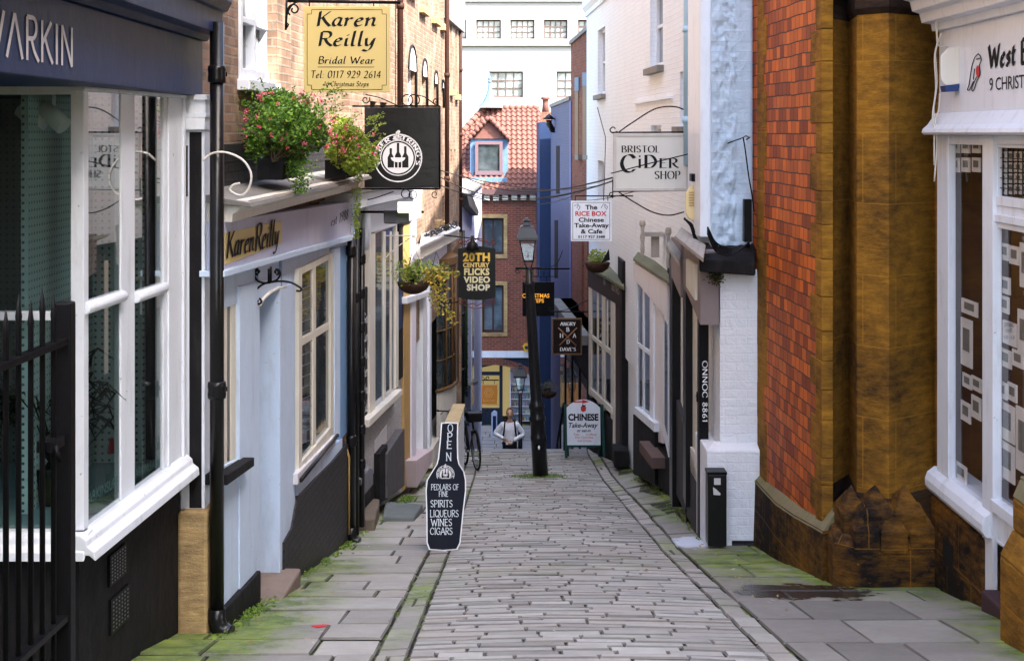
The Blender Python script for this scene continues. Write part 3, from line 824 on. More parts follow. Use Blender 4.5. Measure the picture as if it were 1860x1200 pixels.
# sill all round
m = MB()
prof = [(-.06, zB), (.02, zB), (.055, zB - .03), (.06, zB - .06), (.10, zB - .09), (.105, zB - .14), (.07, zs_ - .0), (-.06, zs_)]
FA.uprof(m, -.09, uB + .02, prof)
pr = [(Yc - (d + 0), z) for d, z in prof]
a = [(-2.33, y, z) for y, z in pr]; b = [(-4.5, y, z) for y, z in pr]
m.hexa([Vector(p) for p in a], [Vector(p) for p in b])
m.build('window_sill', M_white, T, bevel=.006)
# ceiling and floor of bay, interior with perforated display panel
n_ = N('perforated display board'); uv = n_.coord('UV')
v = n_.node('ShaderNodeTexVoronoi'); v.inputs['Randomness'].default_value = 0; v.inputs['Scale'].default_value = 22; n_.link(uv, v.inputs['Vector'])
n_.col(n_.ramp(v.outputs['Distance'], .16, .22, (.02, .03, .03, 1), (.33, .42, .42, 1))); n_.set(Roughness=.5)
M_peg = n_.m
n_ = N('shade-coloured perforated board'); uv = n_.coord('UV'); v = n_.node('ShaderNodeTexVoronoi'); v.inputs['Randomness'].default_value = 0; v.inputs['Scale'].default_value = 22; n_.link(uv, v.inputs['Vector'])
n_.col(n_.ramp(v.outputs['Distance'], .16, .22, (.01, .01, .01, 1), (.07, .075, .075, 1))); n_.set(Roughness=.6); M_pegshade = n_.m  # darkness mirrored in the front glass is put into this board's colour
m = MB(); m.box((-3.55, 9.55, (zB + zT) / 2), (1.5, .04, zT - zB)); m.build('display_board', M_pegshade, T)
m = MB(); m.box((-2.62, 9.55, (zB + zT) / 2), (.34, .04, zT - zB)); m.box((-2.81, 8.9, (zB + zT) / 2), (.04, 1.3, zT - zB))
m.build('display_board', M_peg, T)
m = MB(); m.box((-3.5, 8.8, zB - .03), (2.2, 1.7, .05)); m.box((-3.5, 8.8, zT + .02), (2.2, 1.7, .04)); m.box((-4.45, 8.8, (zB + zT) / 2), (.04, 1.7, zT - zB - .1))
m.build('bay_floor', paint('teal display shelf', (.16, .24, .26), .5), T)
# fascia and cornice along the street
FF = Facade(-2.15, 5.2, -2.165, 10.02, 1)
z0 = -(175 - 240) * 10 / FL; z1 = -(75 - 240) * 10 / FL
m = MB(); FF.ubox(m, 0, FF.len, z0, z1, -2.3, 0); m.build('fascia', M_navy, T, bevel=.006)
m = MB(); FF.uprof(m, -.0, FF.len + .03, [(-.3, z1 + .001), (.03, z1 + .001), (.05, z1 + .04), (.13, z1 + .05), (.135, z1 + .2), (.17, z1 + .21), (.2, z1 + .27), (.2, z1 + .3), (-.3, z1 + .36)])
m.build('cornice', M_navy, T, bevel=.004)
m = MB(); on_facade(m, nib_polys('V^RKIN', w=.001, thin=.105, track=.10), FF, (-24, 12, 98), (132, 51, 122), .004)
m.build('lettering', paint('pale sign letters', (.62, .60, .62), .5, bump=.02), T)
# pilaster with capital at the far end
FP = Facade(-2.27, 9.76, -2.20, 10.1, 0); FPz = zT
def at_box(m, px0, px1, pyT, pyB, Y, th): # frontal block
    a = P(px0, pyT, Y); b = P(px1, pyB, Y)
    m.box(((a.x + b.x) / 2, Y + th / 2, (a.z + b.z) / 2), (b.x - a.x, th, a.z - b.z))
m = MB(); at_box(m, 328, 372, 236, 930, 9.82, .25); m.build('pilaster', M_white, T, bevel=.006)
m = MB(); at_box(m, 344, 366, 240, 922, 9.815, .02); m.build('pilaster_panel', M_blackmatt, T)
m = MB()
for a_, b_, c_, d_ in ((334, 376, 172, 182), (337, 373, 182, 205), (332, 374, 205, 214), (335, 372, 214, 236)): at_box(m, a_, b_, c_, d_, 9.78 if a_ != 337 else 9.8, .24)
m.build('capital', M_white, T, bevel=.005)
m = MB(); at_box(m, 322, 376, 930, 1240, 9.72, .3); m.build('stone_base', M_sandpale, T, bevel=.02)
for py0, py1, px0, px1 in ((1012, 1062, 196, 224), (1092, 1150, 198, 229)):
    r = FA.rect(px0, px1, py0, py1, -.03); fr = MB(); FA.ubox(fr, r[0] - .01, r[1] + .01, r[2] - .01, r[3] + .01, -.03, -.012); g = fr.build('air_vent', M_iron, T)
    s_ = MB()
    for i in range(8):
        for j in range(6):
            u = r[0] + (r[1] - r[0]) * (j + .5) / 6; z = r[2] + (r[3] - r[2]) * (i + .5) / 8
            FA.ubox(s_, u - .008, u + .008, z - .004, z + .004, -.012, -.009)
    s_.build('vent_grille', M_steel, g)
# writing on the glass
m = MB()
on_facade(m, ft('ARKINSUPPLIES'), FA, (160, 893, 915), (232, 852, 870), -.024, CAPF); on_facade(m, ft('ARKINLEATHER'), FA, (246, 850, 868), (298, 826, 840), -.024, CAPF)
m.build('window_lettering', flat('pale green window letters', (.40, .62, .58)), T)
# body above and behind
m = MB(); m.box((-4.6, 7.5, 4.6), (4.4, 5.1, 7.2)); m.build('upper_wall', M_brickbrown, T)
m = MB(); m.box((-4.9, 10.05, -1.6), (3.9, .1, 5.2)); m.box((-6.0, 7.7, -1.6), (.1, 4.9, 5.2)); m.build('back_wall', M_darkinside, T)
# things in the bay
m = MB()
for i in range(2):
    c = P(58 + 40 * i, 215, 8.5); m.tube([c + Vector((0, 0, .18)), c + Vector((0, 0, .06))], .012); m.tube([c + Vector((-.06, 0, .06)), c + Vector((.07, -.03, -.05))], .055, 14)
sp = m.build('spotlight', M_greywhite); tag(sp, 'pair of white spotlights hanging inside the corner bay window', 'lamp')
for k, (cx, cy, lab) in enumerate(((-2.72, 8.5, 'dark spiky palm in the bay window beside the street glass'), (-3.5, 8.35, 'dark spiky palm in the bay window behind the railings'))):
    t = thing('palm_plant', lab, 'plant', (cx, cy, zB), 'palms in the bay window')
    m = MB(); m.lathe([(.09, 0), (.12, .2), (.12, .22), (.1, .21)], (cx, cy, zB)); m.build('plant_pot', M_blackmatt, t)
    m = MB(); rr = random.Random(k)
    for i in range(26):
        a = rr.uniform(0, 6.28); l = rr.uniform(.4, .8); h = rr.uniform(.5, .95)
        pts = [Vector((cx, cy, zB + .2)) + Vector((math.cos(a) * l * s_ * .55, math.sin(a) * l * s_ * .4, h * s_ - .5 * s_ ** 3 * l)) for s_ in (0, .3, .6, .85, 1)]
        for j in range(2, 5):
            for s2 in (-1, 0, 1, 2):
                q = pts[j] if s2 else pts[j - 1]
                m.tube([q, q + Vector((rr.uniform(-.13, .13), rr.uniform(-.1, .1), -rr.uniform(.0, .16)))], [.007, .001], 4)
        m.tube(pts, [.006, .006, .005, .004, .002], 5)
    m.build('foliage', flat('dark palm leaves', (.012, .02, .012)), t)
m = MB(); m.tube([P(203, 795, 8.75), P(203, 822, 8.75)], [.012, .03], 12); tag(m.build('hanging_tool', M_red), 'small red tool hanging on the display board', 'tool')
# ---- railings in front
T = thing('iron_railing', 'black spiked iron railing standing in front of the corner shop', 'railing', (-1.76, 5.2, -2.6))
FR = Facade(-1.80, 4.6, -1.745, 5.62, 1)
def rp(px, py): return FR.pt(px, py)
up = FR.uz(119, 600)[0]
m = MB(); FR.ubox(m, up - .03, up + .035, -2.9, mz(FR, 119, 548), -.035, .03); m.build('post', M_iron, T, bevel=.008)
for py in (618, 1117):
    z = mz(FR, 119, py); m = MB(); m.box((0, 0, 0), (0, 0, 0)) if False else FR.ubox(m, 0, up - .03, z - .012, z + .012, -.022, .022); m.build('rail', M_iron, T)
for i in range(9):
    u = up - .125 - i * .112; zt = mz(FR, 119, 568) + (0.035 if i % 2 else 0) - .01
    m = MB(); q = FR.W(u, 0, 0)
    m.tube([(q.x, q.y, -2.9), (q.x, q.y, zt), (q.x, q.y, zt + .02), (q.x, q.y, zt + .1)], [.011, .011, .013, .001], 8); m.build('spike', M_iron, T)
z = mz(FR, 119, 790); m = MB(); FR.ubox(m, up - .22, up - .09, z - .02, z + .02, -.03, .03); m.tube([FR.W(up - .19, z, .03), FR.W(up - .19, z - .06, .05)], .01); m.build('latch', M_iron, T)
# ---- big drain pipe
def drainpipe(name, label, px, Y, z0, z1, r, collars, shoe=True, mat=None, group=None, shoedir=(1, -.2)):
    x = (px - 930) / FL * Y; T = thing(name, label, 'pipe', (x, Y, z0), group); mt = mat or M_black
    m = MB(); m.tube([(x, Y, z0 + (.15 if shoe else 0)), (x, Y, z1)], r, 16); m.build('pipe', mt, T)
    for z in collars:
        m = MB(); m.lathe([(r, -.06), (r * 1.25, -.055), (r * 1.3, -.03), (r * 1.22, 0), (r * 1.3, .03), (r * 1.25, .055), (r, .06)], (x, Y, z), 16); m.box((x, Y + r * .9, z), (r * 2.5, .02, .03)); m.build('collar', mt, T)
    if shoe:
        d = Vector((shoedir[0], shoedir[1], 0)).normalized()
        m = MB(); p = Vector((x, Y, z0))
        m.tube([p + Vector((0, 0, .2)), p + Vector((0, 0, .12)), p + Vector((0, 0, .07)) + d * r * .5, p + Vector((0, 0, .04)) + d * r * 1.5, p + Vector((0, 0, .035)) + d * r * 2.2], [r * 1.2, r * 1.2, r * 1.15, r * 1.15, r * 1.15], 16)
        m.build('shoe', mt, T)
    return T
Yp = 9.78
drainpipe('drainpipe', 'thick black cast iron drainpipe between the corner shop and the pale blue shop', 394, Yp, -3.45, .75, .049, [-(708 - 240) / FL * Yp, -(135 - 240) / FL * Yp])
def cable(name, label, pts, r=.008, mat=None, cat='cable', group=None):
    m = MB(); m.tube(pts, r, 6); o = m.build(name, mat or M_cable); return tag(o, label, cat, group)
def pts_px(l, Y): return [P(a, b, Y) for a, b in l]
cable('cable', 'white cable loop sticking out beside the thick drainpipe', [P(x, y, 9.7) for x, y in crom([(368, 292), (385, 279), (410, 277), (440, 290), (456, 315), (452, 342), (437, 355), (418, 346), (424, 336), (436, 333)], 5)], .0085, M_cablewhite)

# ---- B: pale blue bridal shop
FB = Facade(-2.03, 9.9, -1.79, 16.0, 1)
T = thing('bridal_shop', 'pale blue shopfront with a gold name panel below flower boxes', 'shop', (-2.2, 12.5, -4))
L_ = FB.len
zc = -(355 - 240) * 10 / FL                       # lead top level at wall
# body behind
m = MB(); FB.ubox(m, -.1, L_ + .3, -5.5, 6.5, -5, -.62); m.build('inner_wall', M_darkinside, T)
# upper brick wall with window
wr = FB.rectm(433, 488, -60, 148, -.22)
m = MB(); FB.wall(m, -.35, L_ + .25, zc - .3, 6.6, [wr], .16, -.22); m.build('upper_wall', M_brickbrown, T)
m = MB(); FB.ubox(m, -.1, L_ + .1, mz(FB, 410, 345, -.2), mz(FB, 410, 262, -.2), -.218, -.19); m.build('painted_brick_band', M_blackbrick, T)
fwin(FB, T, wr, 2, 2, M_white, M_glass, d=-.30, fw=.07, mw=.05, th=.1, sill=(.04, .09, -.12), sillmat=M_white)
m = MB(); r = FB.rectm(489, 515, -40, 186, -.2); FB.ubox(m, r[0], r[1], zc - .1, 6.6, -.22, -.13); m.build('brick_pier', M_brickbrown, T)
# lead roof of shop and cornice
m = MB(); FB.uprof(m, -.05, L_ - .1, [(-.22, zc + .035), (.23, zc - .045), (.24, zc - .075), (-.22, zc - .03)]); m.build('lead_roof', M_lead, T, bevel=.004)
zf = mz(FB, 412, 372, .22)
m = MB(); FB.uprof(m, 0, L_ - .15, [(-.2, zf), (.215, zf), (.21, zf - .03), (.16, zf - .05), (.13, zf - .08), (.10, zf - .10), (.095, zf - .155), (-.2, zf - .155)]); m.build('cornice', M_whitewarm, T, bevel=.004)
m = MB(); FB.slab(m, (408, 402, 496), (640, 366, 430), -.1, .045); m.build('fascia', M_lilac, T)
m = MB(); FB.slab(m, (408, 492, 503), (641, 427, 436), -.1, .075); FB.slab(m, (640.5, 362, 436), (645, 361, 435), -.1, .06); m.build('fascia_bead', M_paleblue, T, bevel=.003)
m = MB(); FB.slab(m, (409, 424, 481), (512, 401, 441), .045, .05); m.build('name_panel', M_gold, T)
m = MB()
on_facade(m, nib_polys('Karen', w=.13, ang=15, thin=.04, shear=.2, track=.05), FB, (411, 422, 470), (462, 411, 455), .056, 1.0)
on_facade(m, nib_polys('Reilly', w=.13, ang=15, thin=.04, shear=.25, track=.05), FB, (463, 408, 457), (508, 399, 442), .056, 1.0)
m.build('name_lettering', M_ink, T)
m = MB(); on_facade(m, nib_polys('est 1988', w=.10, ang=15, thin=.035, shear=.2), FB, (601, 394, 411), (633, 379, 398), .049, 1.0); m.build('date_lettering', M_ink, T)
# shopfront wall pieces (front faces), left to right
def fslab(name, mat, L, Rr, d0=-.2, d1=0, lab=None, bev=.004):
    m = MB(); FB.slab(m, L, Rr, d0, d1); o = m.build(name, mat, T, bevel=bev)
    if lab: o['label'] = lab
    return o
fslab('head_beam', M_paleblue, (408, 497, 560), (640, 432, 470), -.2, -.02)
fslab('wall_strip', M_paleblue, (436, 520, 1085), (472, 510, 1040), -.5, .0)
fslab('wall_below_window', M_paleblue, (400, 848, 1130), (437, 832, 1090), -.5, -.012)
m = MB(); FB.slab(m, (398, 500, 868), (413, 497, 856), -.28, -.03); FB.slab(m, (420, 495, 850), (433, 492, 845), -.28, -.03); o = m.build('window_frame', M_cream, T, bevel=.004)
g = MB(); FB.slab(g, (398, 500, 860), (425, 495, 850), -.25, -.04); g.build('pane', M_glass, o)
m = MB(); FB.slab(m, (413, 862, 881), (462, 830, 846), -.2, .08); m.build('window_sill', M_blackmatt, T, bevel=.006)
fslab('plinth', M_blackmatt, (398, 1120, 1210), (474, 1035, 1110), -.3, .03, bev=.01)
# recessed doorway
rd = FB.rectm(472, 509, 500, 1060)
u0, u1 = FB.uz(472, 700)[0], FB.uz(512, 700)[0]
zd0 = mz(FB, 475, 1088); zd1 = mz(FB, 475, 540)
m = MB(); FB.ubox(m, u1 - .02, u1 + .02, zd0 + .27, zd1 + .4, -.6, -.002); FB.ubox(m, u0 - .05, u1, zd0 + .27, zd1 + .4, -.62, -.56); FB.ubox(m, u0 - .04, u0 - .001, zd0, zd1 + .4, -.58, -.01)
m.build('doorway_lining', M_midblue, T)
m = MB(); FB.ubox(m, u0 + .04, u1 - .05, zd0 + .3, zd1 - .05, -.56, -.52); o = m.build('door', M_midblue, T, bevel=.01)
m = MB(); m.ball(FB.W(u1 - .14, (zd0 + zd1) / 2, -.50), .03); m.build('handle', M_steel, o)
m = MB(); FB.ubox(m, u1 - .025, u1 + .3, zd0 - .3, zd0 + .27, -.62, .0); FB.ubox(m, u0, u1, zd0, zd0 + .27, -.62, -.5); m.build('doorway_plinth', M_blackmatt, T)
m = MB(); FB.ubox(m, u0 - .05, u1 + .02, zd0 - .4, zd0, -.5, .16); m.build('doorstep', M_sanddark if False else paint('worn brown doorstep', (.22, .17, .14), .8, .25, bump=.5), T, bevel=.02)
# arched lintel
m = MB(); pts = [(470, 560), (478, 545), (490, 534), (503, 527), (520, 524), (520, 500), (470, 512)]
FB.poly(m, pts, -.15, -.005); m.build('door_head', M_paleblue, T)
m = MB(); q = [FB.pt(x, y, .0) for x, y in ((471, 556), (479, 542), (491, 531), (504, 524), (519, 521))]; m.tube(q, .014, 6); m.build('head_moulding', M_whitewarm, T)
fslab('pilaster', M_paleblue, (509, 525, 1040), (536, 512, 985), -.3, .01)
fslab('pilaster', M_paleblue, (536, 505, 965), (546, 495, 950), -.3, -.03)
# the big shop window
m = MB()
FB.slab(m, (543, 488, 862), (549, 486, 856), -.12, .02); FB.slab(m, (601, 460, 795), (609, 457, 786), -.12, .02)
FB.slab(m, (549, 486, 498), (601, 460, 470), -.12, .018); FB.slab(m, (549, 838, 858), (601, 776, 795), -.12, .025)
FB.slab(m, (569, 478, 838), (574, 476, 830), -.12, .010); FB.slab(m, (549, 613, 628), (601, 583, 596), -.12, .006)
o = m.build('window', M_cream, T, bevel=.004)
g = MB(); FB.slab(g, (546, 487, 858), (604, 458, 790), -.09, -.006); g.build('pane', M_glass, o)
g = MB(); rr = random.Random(4)
for i in range(16):
    y0 = 520 + i * 20
    FB.slab(g, (549, y0 + 4, y0 + 5.4), (568, y0 - 4, y0 - 2.6), -.006, -.003)
g.build('security_grille', M_steel, o)
fslab('pilaster', M_paleblue, (608, 452, 800), (618, 449, 790), -.3, .03); fslab('pilaster', M_midblue, (618, 449, 800), (630, 445, 785), -.3, .0)
m = MB(); q = [FB.pt(546, 872, .06), FB.pt(613, 790, .06)]; m.tube(q, .02, 8); m.build('grille_roller', M_black, T)
fslab('window_sill', M_greywhite, (541, 860, 880), (610, 790, 806), -.1, .05)
m = MB(); FB.poly(m, [(541, 878), (622, 795), (622, 818), (541, 905)], -.2, .005); m.build('apron', M_paleblue, T)
m = MB(); FB.poly(m, [(517, 1095), (517, 985), (531, 960), (541, 905), (575, 868), (605, 838), (632, 805), (650, 812), (650, 1010)], -.3, .03); m.build('plinth', M_blackbrick, T, bevel=.01)
# moss and dry growth falling
# ---- scroll bracket
def scroll(c, r, turns, a0, ccw=1, n=22):
    return [(c[0] + r * (1 - .75 * i / n) * math.cos(a0 + ccw * turns * 6.283 * i / n), c[1] + r * (1 - .75 * i / n) * math.sin(a0 + ccw * turns * 6.283 * i / n)) for i in range(n + 1)]
def wrought(name, label, cat, lines, Y, r=.008, mat=None, group=None):
    m = MB()
    for l in lines: m.tube([P(x, y, Y) for x, y in l], r, 6)
    o = m.build(name, mat or M_iron); return tag(o, label, cat, group)
wrought('wall_bracket', 'empty black scrolled iron bracket above the blue doorway', 'bracket', [[(461, 482), (461, 560)],
    crom([(470, 553), (461, 545), (463, 530), (478, 516), (500, 511), (525, 512), (545, 522), (546, 528), (538, 528)], 5),
    crom([(472, 494), (466, 489), (462, 497), (466, 508), (480, 514), (500, 511)], 5),
    crom([(500, 489), (506, 490), (509, 498), (503, 508), (490, 513)], 5), [(492, 484), (492, 512)], [(488, 488), (488, 512)], scroll((470, 548), 6, 1, -1.5), scroll((468, 494), 5, 1, 1.5), scroll((502, 494), 5, 1, 1.5, -1)], 11.15, .009)
# ---- C/D/E: brick building with the wine shop, lilac doorway and bow window
FC = Facade(-1.86, 16.3, -1.13, 32.0, 1)
def crect(px0, px1, pyT, pyB, d=0): return FC.rectm(px0, px1, pyT, pyB, d)
T = thing('brick_building', 'tall brown brick building with arched windows over the pebbledashed wine shop and lilac doorway', 'building', (-2.2, 22, -5.5))
LC = FC.len
m = MB(); FC.ubox(m, .02, LC - .02, -9, 6.6, -6, -.5); m.build('inner_wall', M_darkinside, T)
# openings in the upper wall (sunk windows)
hw = []
def H(px0, px1, t, b): hw.append(crect(px0, px1, t, b)); return hw[-1]
sash = [H(741, 755, 126, 196), H(766, 775, 137, 194), H(788, 794, 150, 193), H(802, 805.5, 158, 196),
        H(762, 771, -80, 14), H(785, 793, -60, 34), H(800, 806, -50, 46), H(738, 752, -130, -20),
        H(817.5, 821, 44, 164), H(827, 830, 55, 172), H(690, 703, 186, 330), H(672, 684, 184, 330),
        H(818.5, 821.5, 272, 345), H(825, 828, 272, 335), H(803.5, 806.5, 356, 402), H(790, 795, 340, 400)]
zlow = mz(FC, 800, 402)
m = MB(); FC.wall(m, 0, LC, -3.4, 6.6, hw, .14, 0); m.build('upper_wall', M_brickbrown, T)
m = MB(); m.add([FC.W(0, -9, 0), FC.W(0, 6.6, 0), FC.W(0, 6.6, -.6), FC.W(0, -9, -.6)], [(0, 1, 2, 3)]); m.add([FC.W(LC, -9, 0), FC.W(LC, 6.6, 0), FC.W(LC, 6.6, -6), FC.W(LC, -9, -6)], [(0, 1, 2, 3)]); m.build('end_wall', M_brickbrown, T)
for i, r in enumerate(hw):
    o = fwin(FC, T, r, 2 if i < 12 else 1, 2 if i < 12 else 1, M_greywhite if i < 8 else M_cream, M_glass, d=-.13, fw=.05, mw=.03, th=.05, sill=(.08, .12, .09) if 4 <= i < 10 or i > 13 else None, sillmat=M_sandpale)
    if i < 4:   # arched heads: brick infill corners over a pointed arch of grey stone
        u0, u1, z0, z1 = r; uc = (u0 + u1) / 2; w = (u1 - u0) / 2
        m = MB(); n = 10; arc = []
        for k in range(n + 1):
            a = math.pi * k / n; arc.append((uc - w * math.cos(a), z1 - .02 + w * .75 * math.sin(a)))
        m.hexa([FC.W(u, z, .012) for u, z in arc] , [FC.W(u, z, -.01) for u, z in arc]); m.build('arch_head', M_greywhite, o)
        m = MB(); m.tube([FC.W(u, z, .01) for u, z in arc] + [FC.W(u1 + .0, z0, .01)], .022, 6); m.build('arch_moulding', M_blackmatt, o)
# parapet coping and string
m = MB(); r = FC.uz(806, 40)[0]
FC.ubox(m, r, LC + .05, mz(FC, 838, 60), 6.6, .0, .08); m.build('coping', M_lead, T)
# ochre quoin at near corner and lower walls of shops
def cslab(name, mat, L, Rr, d0=-.3, d1=.0, bev=.004, F=FC, par=None):
    m = MB(); F.slab(m, L, Rr, d0, d1); return m.build(name, mat, par or T, bevel=bev)
cslab('wine_shop_wall', M_pebble, (646, 385, 950), (735, 385, 890), -.3, .025)
cslab('wine_shop_fascia', M_white, (658, 378, 428), (765, 352, 395), -.2, .10)
cslab('wine_shop_canopy', M_white, (656, 352, 378), (768, 335, 352), -.2, .26)
m = MB(); FC.slab(m, (652, 347, 352), (772, 331, 335), -.2, .30); m.build('canopy_top', M_lead, T)
m = MB()
FC.slab(m, (672, 425, 768), (682, 424, 748), -.1, .09); FC.slab(m, (719, 406, 706), (724, 404, 700), -.1, .09); FC.slab(m, (697, 420, 728), (701, 420, 722), -.1, .082)
FC.slab(m, (682, 412, 424), (719, 400, 410), -.1, .085)
FC.slab(m, (709, 420, 720), (712, 420, 716), -.1, .075)
o = m.build('window', M_whitewarm, T, bevel=.004)
g = MB(); FC.slab(g, (674, 425, 760), (722, 404, 712), -.1, .068); g.build('pane', M_glassblue, o)
g = MB(); FC.slab(g, (671, 762, 776), (731, 706, 716), -.1, .16); g.build('sill', M_whitewarm, o, bevel=.008)
m = MB(); FC.slab(m, (725, 404, 690), (732, 402, 684), -.1, .05); m.build('shutter', M_blackmatt, T)
g = MB(); FC.slab(g, (725, 480, 600), (731, 478, 594), .05, .06); g.build('notice_board', M_navy, T)
m = MB(); FC.poly(m, [(646, 905), (688, 850), (688, 900), (646, 960)], -.2, .04); FC.poly(m, [(690, 824), (704, 806), (704, 905), (690, 915)], -.2, .10); m.build('plinth', M_blackmatt, T, bevel=.01)
m = MB(); FC.poly(m, [(704, 823), (732, 780), (735, 778), (735, 882), (704, 905)], -.2, .13); m.build('plinth', paint('dark grey plinth', (.10, .095, .10), .7, .3, bump=.4), T, bevel=.015)
m = MB(); FC.poly(m, [(655, 870), (672, 848), (678, 852), (678, 880), (662, 900)], .03, .15); m.build('plinth', paint('grey step cheek', (.16, .16, .18), .7, .3), T, bevel=.015)
m = MB(); FC.poly(m, [(681, 800), (703, 770), (703, 800), (681, 830)], .02, .03); m.build('vent_panel', M_greywhite, T)
cslab('ochre_pilaster', M_ochre, (734, 385, 890), (748, 385, 872), -.3, .06)
cslab('pilaster', M_lilacwhite, (748.5, 385, 872), (756, 385, 862), -.3, .09)
cslab('door_surround', M_lilac, (756.5, 470, 838), (768, 470, 825), -.3, -.06)
cslab('pilaster', M_white, (768.5, 470, 828), (773, 470, 822), -.3, .06)
cslab('pilaster', M_lilacwhite, (773.5, 470, 820), (780, 470, 812), -.3, .03)
cslab('pilaster', M_white, (780.5, 470, 814), (784, 470, 806), -.3, .07)
m = MB(); FC.slab(m, (740, 540, 552), (782, 528, 536), -.1, .14); m.build('door_hood', M_white, T, bevel=.006)
m = MB(); FC.poly(m, [(756, 836), (786, 815), (786, 838), (758, 885)], -.3, .22); m.build('doorstep', paint('pink painted step', (.52, .42, .44), .7, .1, grime=.5, grimecol=(.2, .22, .08)), T, bevel=.01)
# cornice with slipping lead over doorway and bow window
m = MB(); FC.slab(m, (764, 450, 472), (834, 418, 432), -.1, .18); m.build('shop_cornice', M_whitewarm, T, bevel=.006)
m = MB(); a = FC.pt(762, 448, .24); b = FC.pt(836, 414, .24); c = FC.pt(826, 404, 0); d = FC.pt(766, 425, 0)
m.hexa([a, b, c, d], [p - Vector((0, 0, .03)) for p in (a, b, c, d)]); m.build('lead_roof', paint('pale cracked lead roof', (.50, .50, .50), .6, .2, grime=.6, grimecol=(.12, .12, .12), bump=.6), T)
cslab('frieze', M_lilacwhite, (764, 472, 530), (812, 440, 470), -.2, .04)
# bow window: quarter round plan, brown timber
cu = (FC.uz(797, 600)[0] + FC.uz(824, 600, .2)[0]) / 2; hw_ = 1.15
zbt, zbb = mz(FC, 812, 485, .2), mz(FC, 812, 712, .2)
def bow(u0, u1, dep, n=12): return [(u0 + (u1 - u0) * k / n, dep * math.sin(math.pi * k / n) ** .8) for k in range(n + 1)]
def bowslab(m, u0, u1, dep, z0, z1):
    a = bow(u0, u1, dep); m.hexa([FC.W(u, z1, d) for u, d in a], [FC.W(u, z0, d) for u, d in a])
ub0, ub1 = FC.uz(793, 600)[0], FC.uz(811, 600)[0]
m = MB(); bowslab(m, ub0, ub1, .30, zbt - .02, zbt + .12); bowslab(m, ub0, ub1, .27, zbt - .10, zbt - .02); bow_o = None
m.build('bow_window_head', M_brown, T, bevel=.004)
m = MB(); bowslab(m, ub0 + .02, ub1 - .02, .235, zbb, zbt - .1); m.build('bow_window_pane', M_glass, T)
m = MB()
for u, d in bow(ub0, ub1, .26, 6)[1:-1]: m.tube([FC.W(u, zbb, d - .0), FC.W(u, zbt - .1, d - .0)], .02, 6)
for k in range(1, 4):
    z = zbb + (zbt - .1 - zbb) * k / 4; m.tube([FC.W(u, z, d) for u, d in bow(ub0, ub1, .25)], .014, 6)
m.tube([FC.W(u, zbb, d) for u, d in bow(ub0, ub1, .27)], .035, 8)
m.build('bow_window_bars', M_brown, T)
m = MB(); bowslab(m, ub0, ub1, .24, -7.5, zbb - .03); m.build('bow_window_base', M_whitewarm, T)
m = MB(); FC.slab(m, (812, 470, 740), (834, 440, 690), -.1, .02); m.build('brown_shutter', M_brown, T)
cslab('pilaster', M_whitewarm, (826, 470, 735), (829, 470, 730), -.1, .05)
m = MB(); FC.poly(m, [(786, 815), (834, 735), (834, 800), (786, 850)], -.3, .05); m.build('low_wall', M_whitewarm, T)
# mossy wooden hatch cover leaning behind the bottle board
t = thing('cellar_hatch', 'mossy wooden cellar hatch sloping behind the bottle board', 'hatch', P(815, 800, 19.5))
m = MB(); q = [P(798, 787, 18.9), P(828, 787, 18.9), P(845, 733, 20.8), P(823, 733, 20.8)]
m.hexa(q, [p - Vector((0, 0, .03)) for p in q]); m.build('lid', paint('mossy plywood', (.40, .30, .16), .8, .3, grime=.8, grimecol=(.12, .12, .04), gscale=4), t)
m = MB(); q2 = [P(826, 790, 18.9), P(843, 737, 20.8), P(843, 850, 20.8), P(822, 880, 18.9)]; m.hexa(q2, [p - Vector((.03, 0, 0)) for p in q2]); m.build('side_panel', M_white, t)
m = MB(); q2 = [P(798, 790, 18.92), P(826, 790, 18.92), P(824, 880, 18.92), P(798, 890, 18.92)]; m.hexa(q2, [p + Vector((0, .03, 0)) for p in q2]); m.build('front_panel', M_blackmatt, t)
# dark doorstep slab projecting on the pavement
m = MB(); q = [P(694, 938, 17.7), P(752, 938, 17.7), P(768, 915, 18.9), P(700, 910, 18.9)]
m.hexa(q, [p - Vector((0, 0, .25)) for p in q]); o = m.build('stone_step', paint('grey stone step', (.15, .165, .165), .8, .3, grime=.5, grimecol=(.09, .12, .03), bump=.5), None, bevel=.02); tag(o, 'low grey stone step jutting out onto the pavement below the dark plinth', 'step')
m = MB(); q = [P(650, 930, 16.6), P(684, 918, 17.2), P(684, 912, 18.2), P(658, 925, 18.0)]
m.hexa([P(648, 940, 16.6), P(682, 940, 16.6), P(690, 905, 18.0), P(660, 905, 18.0)], [P(648, 990, 16.6), P(680, 985, 16.6), P(688, 960, 18.0), P(660, 960, 18.0)]); o = m.build('stone_step', paint('mossy doorstep', (.16, .13, .10), .85, .3, grime=.9, grimecol=(.10, .13, .02), bump=.6), None, bevel=.03); tag(o, 'mossy worn stone step at the foot of the thin black drainpipes', 'step')
# chalk menu board (tall, dark) at the shop's near jamb
t = thing('menu_board', 'tall narrow black chalkboard fixed beside the cream shop window', 'sign', FC.pt(665, 600, .06))
m = MB(); FC.slab(m, (659, 522, 780), (671, 520, 765), .03, .06); m.build('board', M_blackmatt, t, bevel=.004)
m = MB()
for k, w in enumerate(('Gins', 'Rums', 'Whisky', 'Sherry', 'Wines', 'Cider')):
    on_facade(m, nib_polys(w, w=.06, thin=.08), FC, (661, 570 + k * 32, 590 + k * 32), (669.5, 564 + k * 32, 584 + k * 32), .063)
m.build('lettering', M_inkwhite, t)
# round white shape (alarm / meter) near top of strip
m = MB(); m.ball(P(665, 415, 16.6), (.06, .12, .25), 14, 10); tag(m.build('alarm_box', M_white), 'white rounded alarm casing at the end of the wine shop canopy', 'alarm')
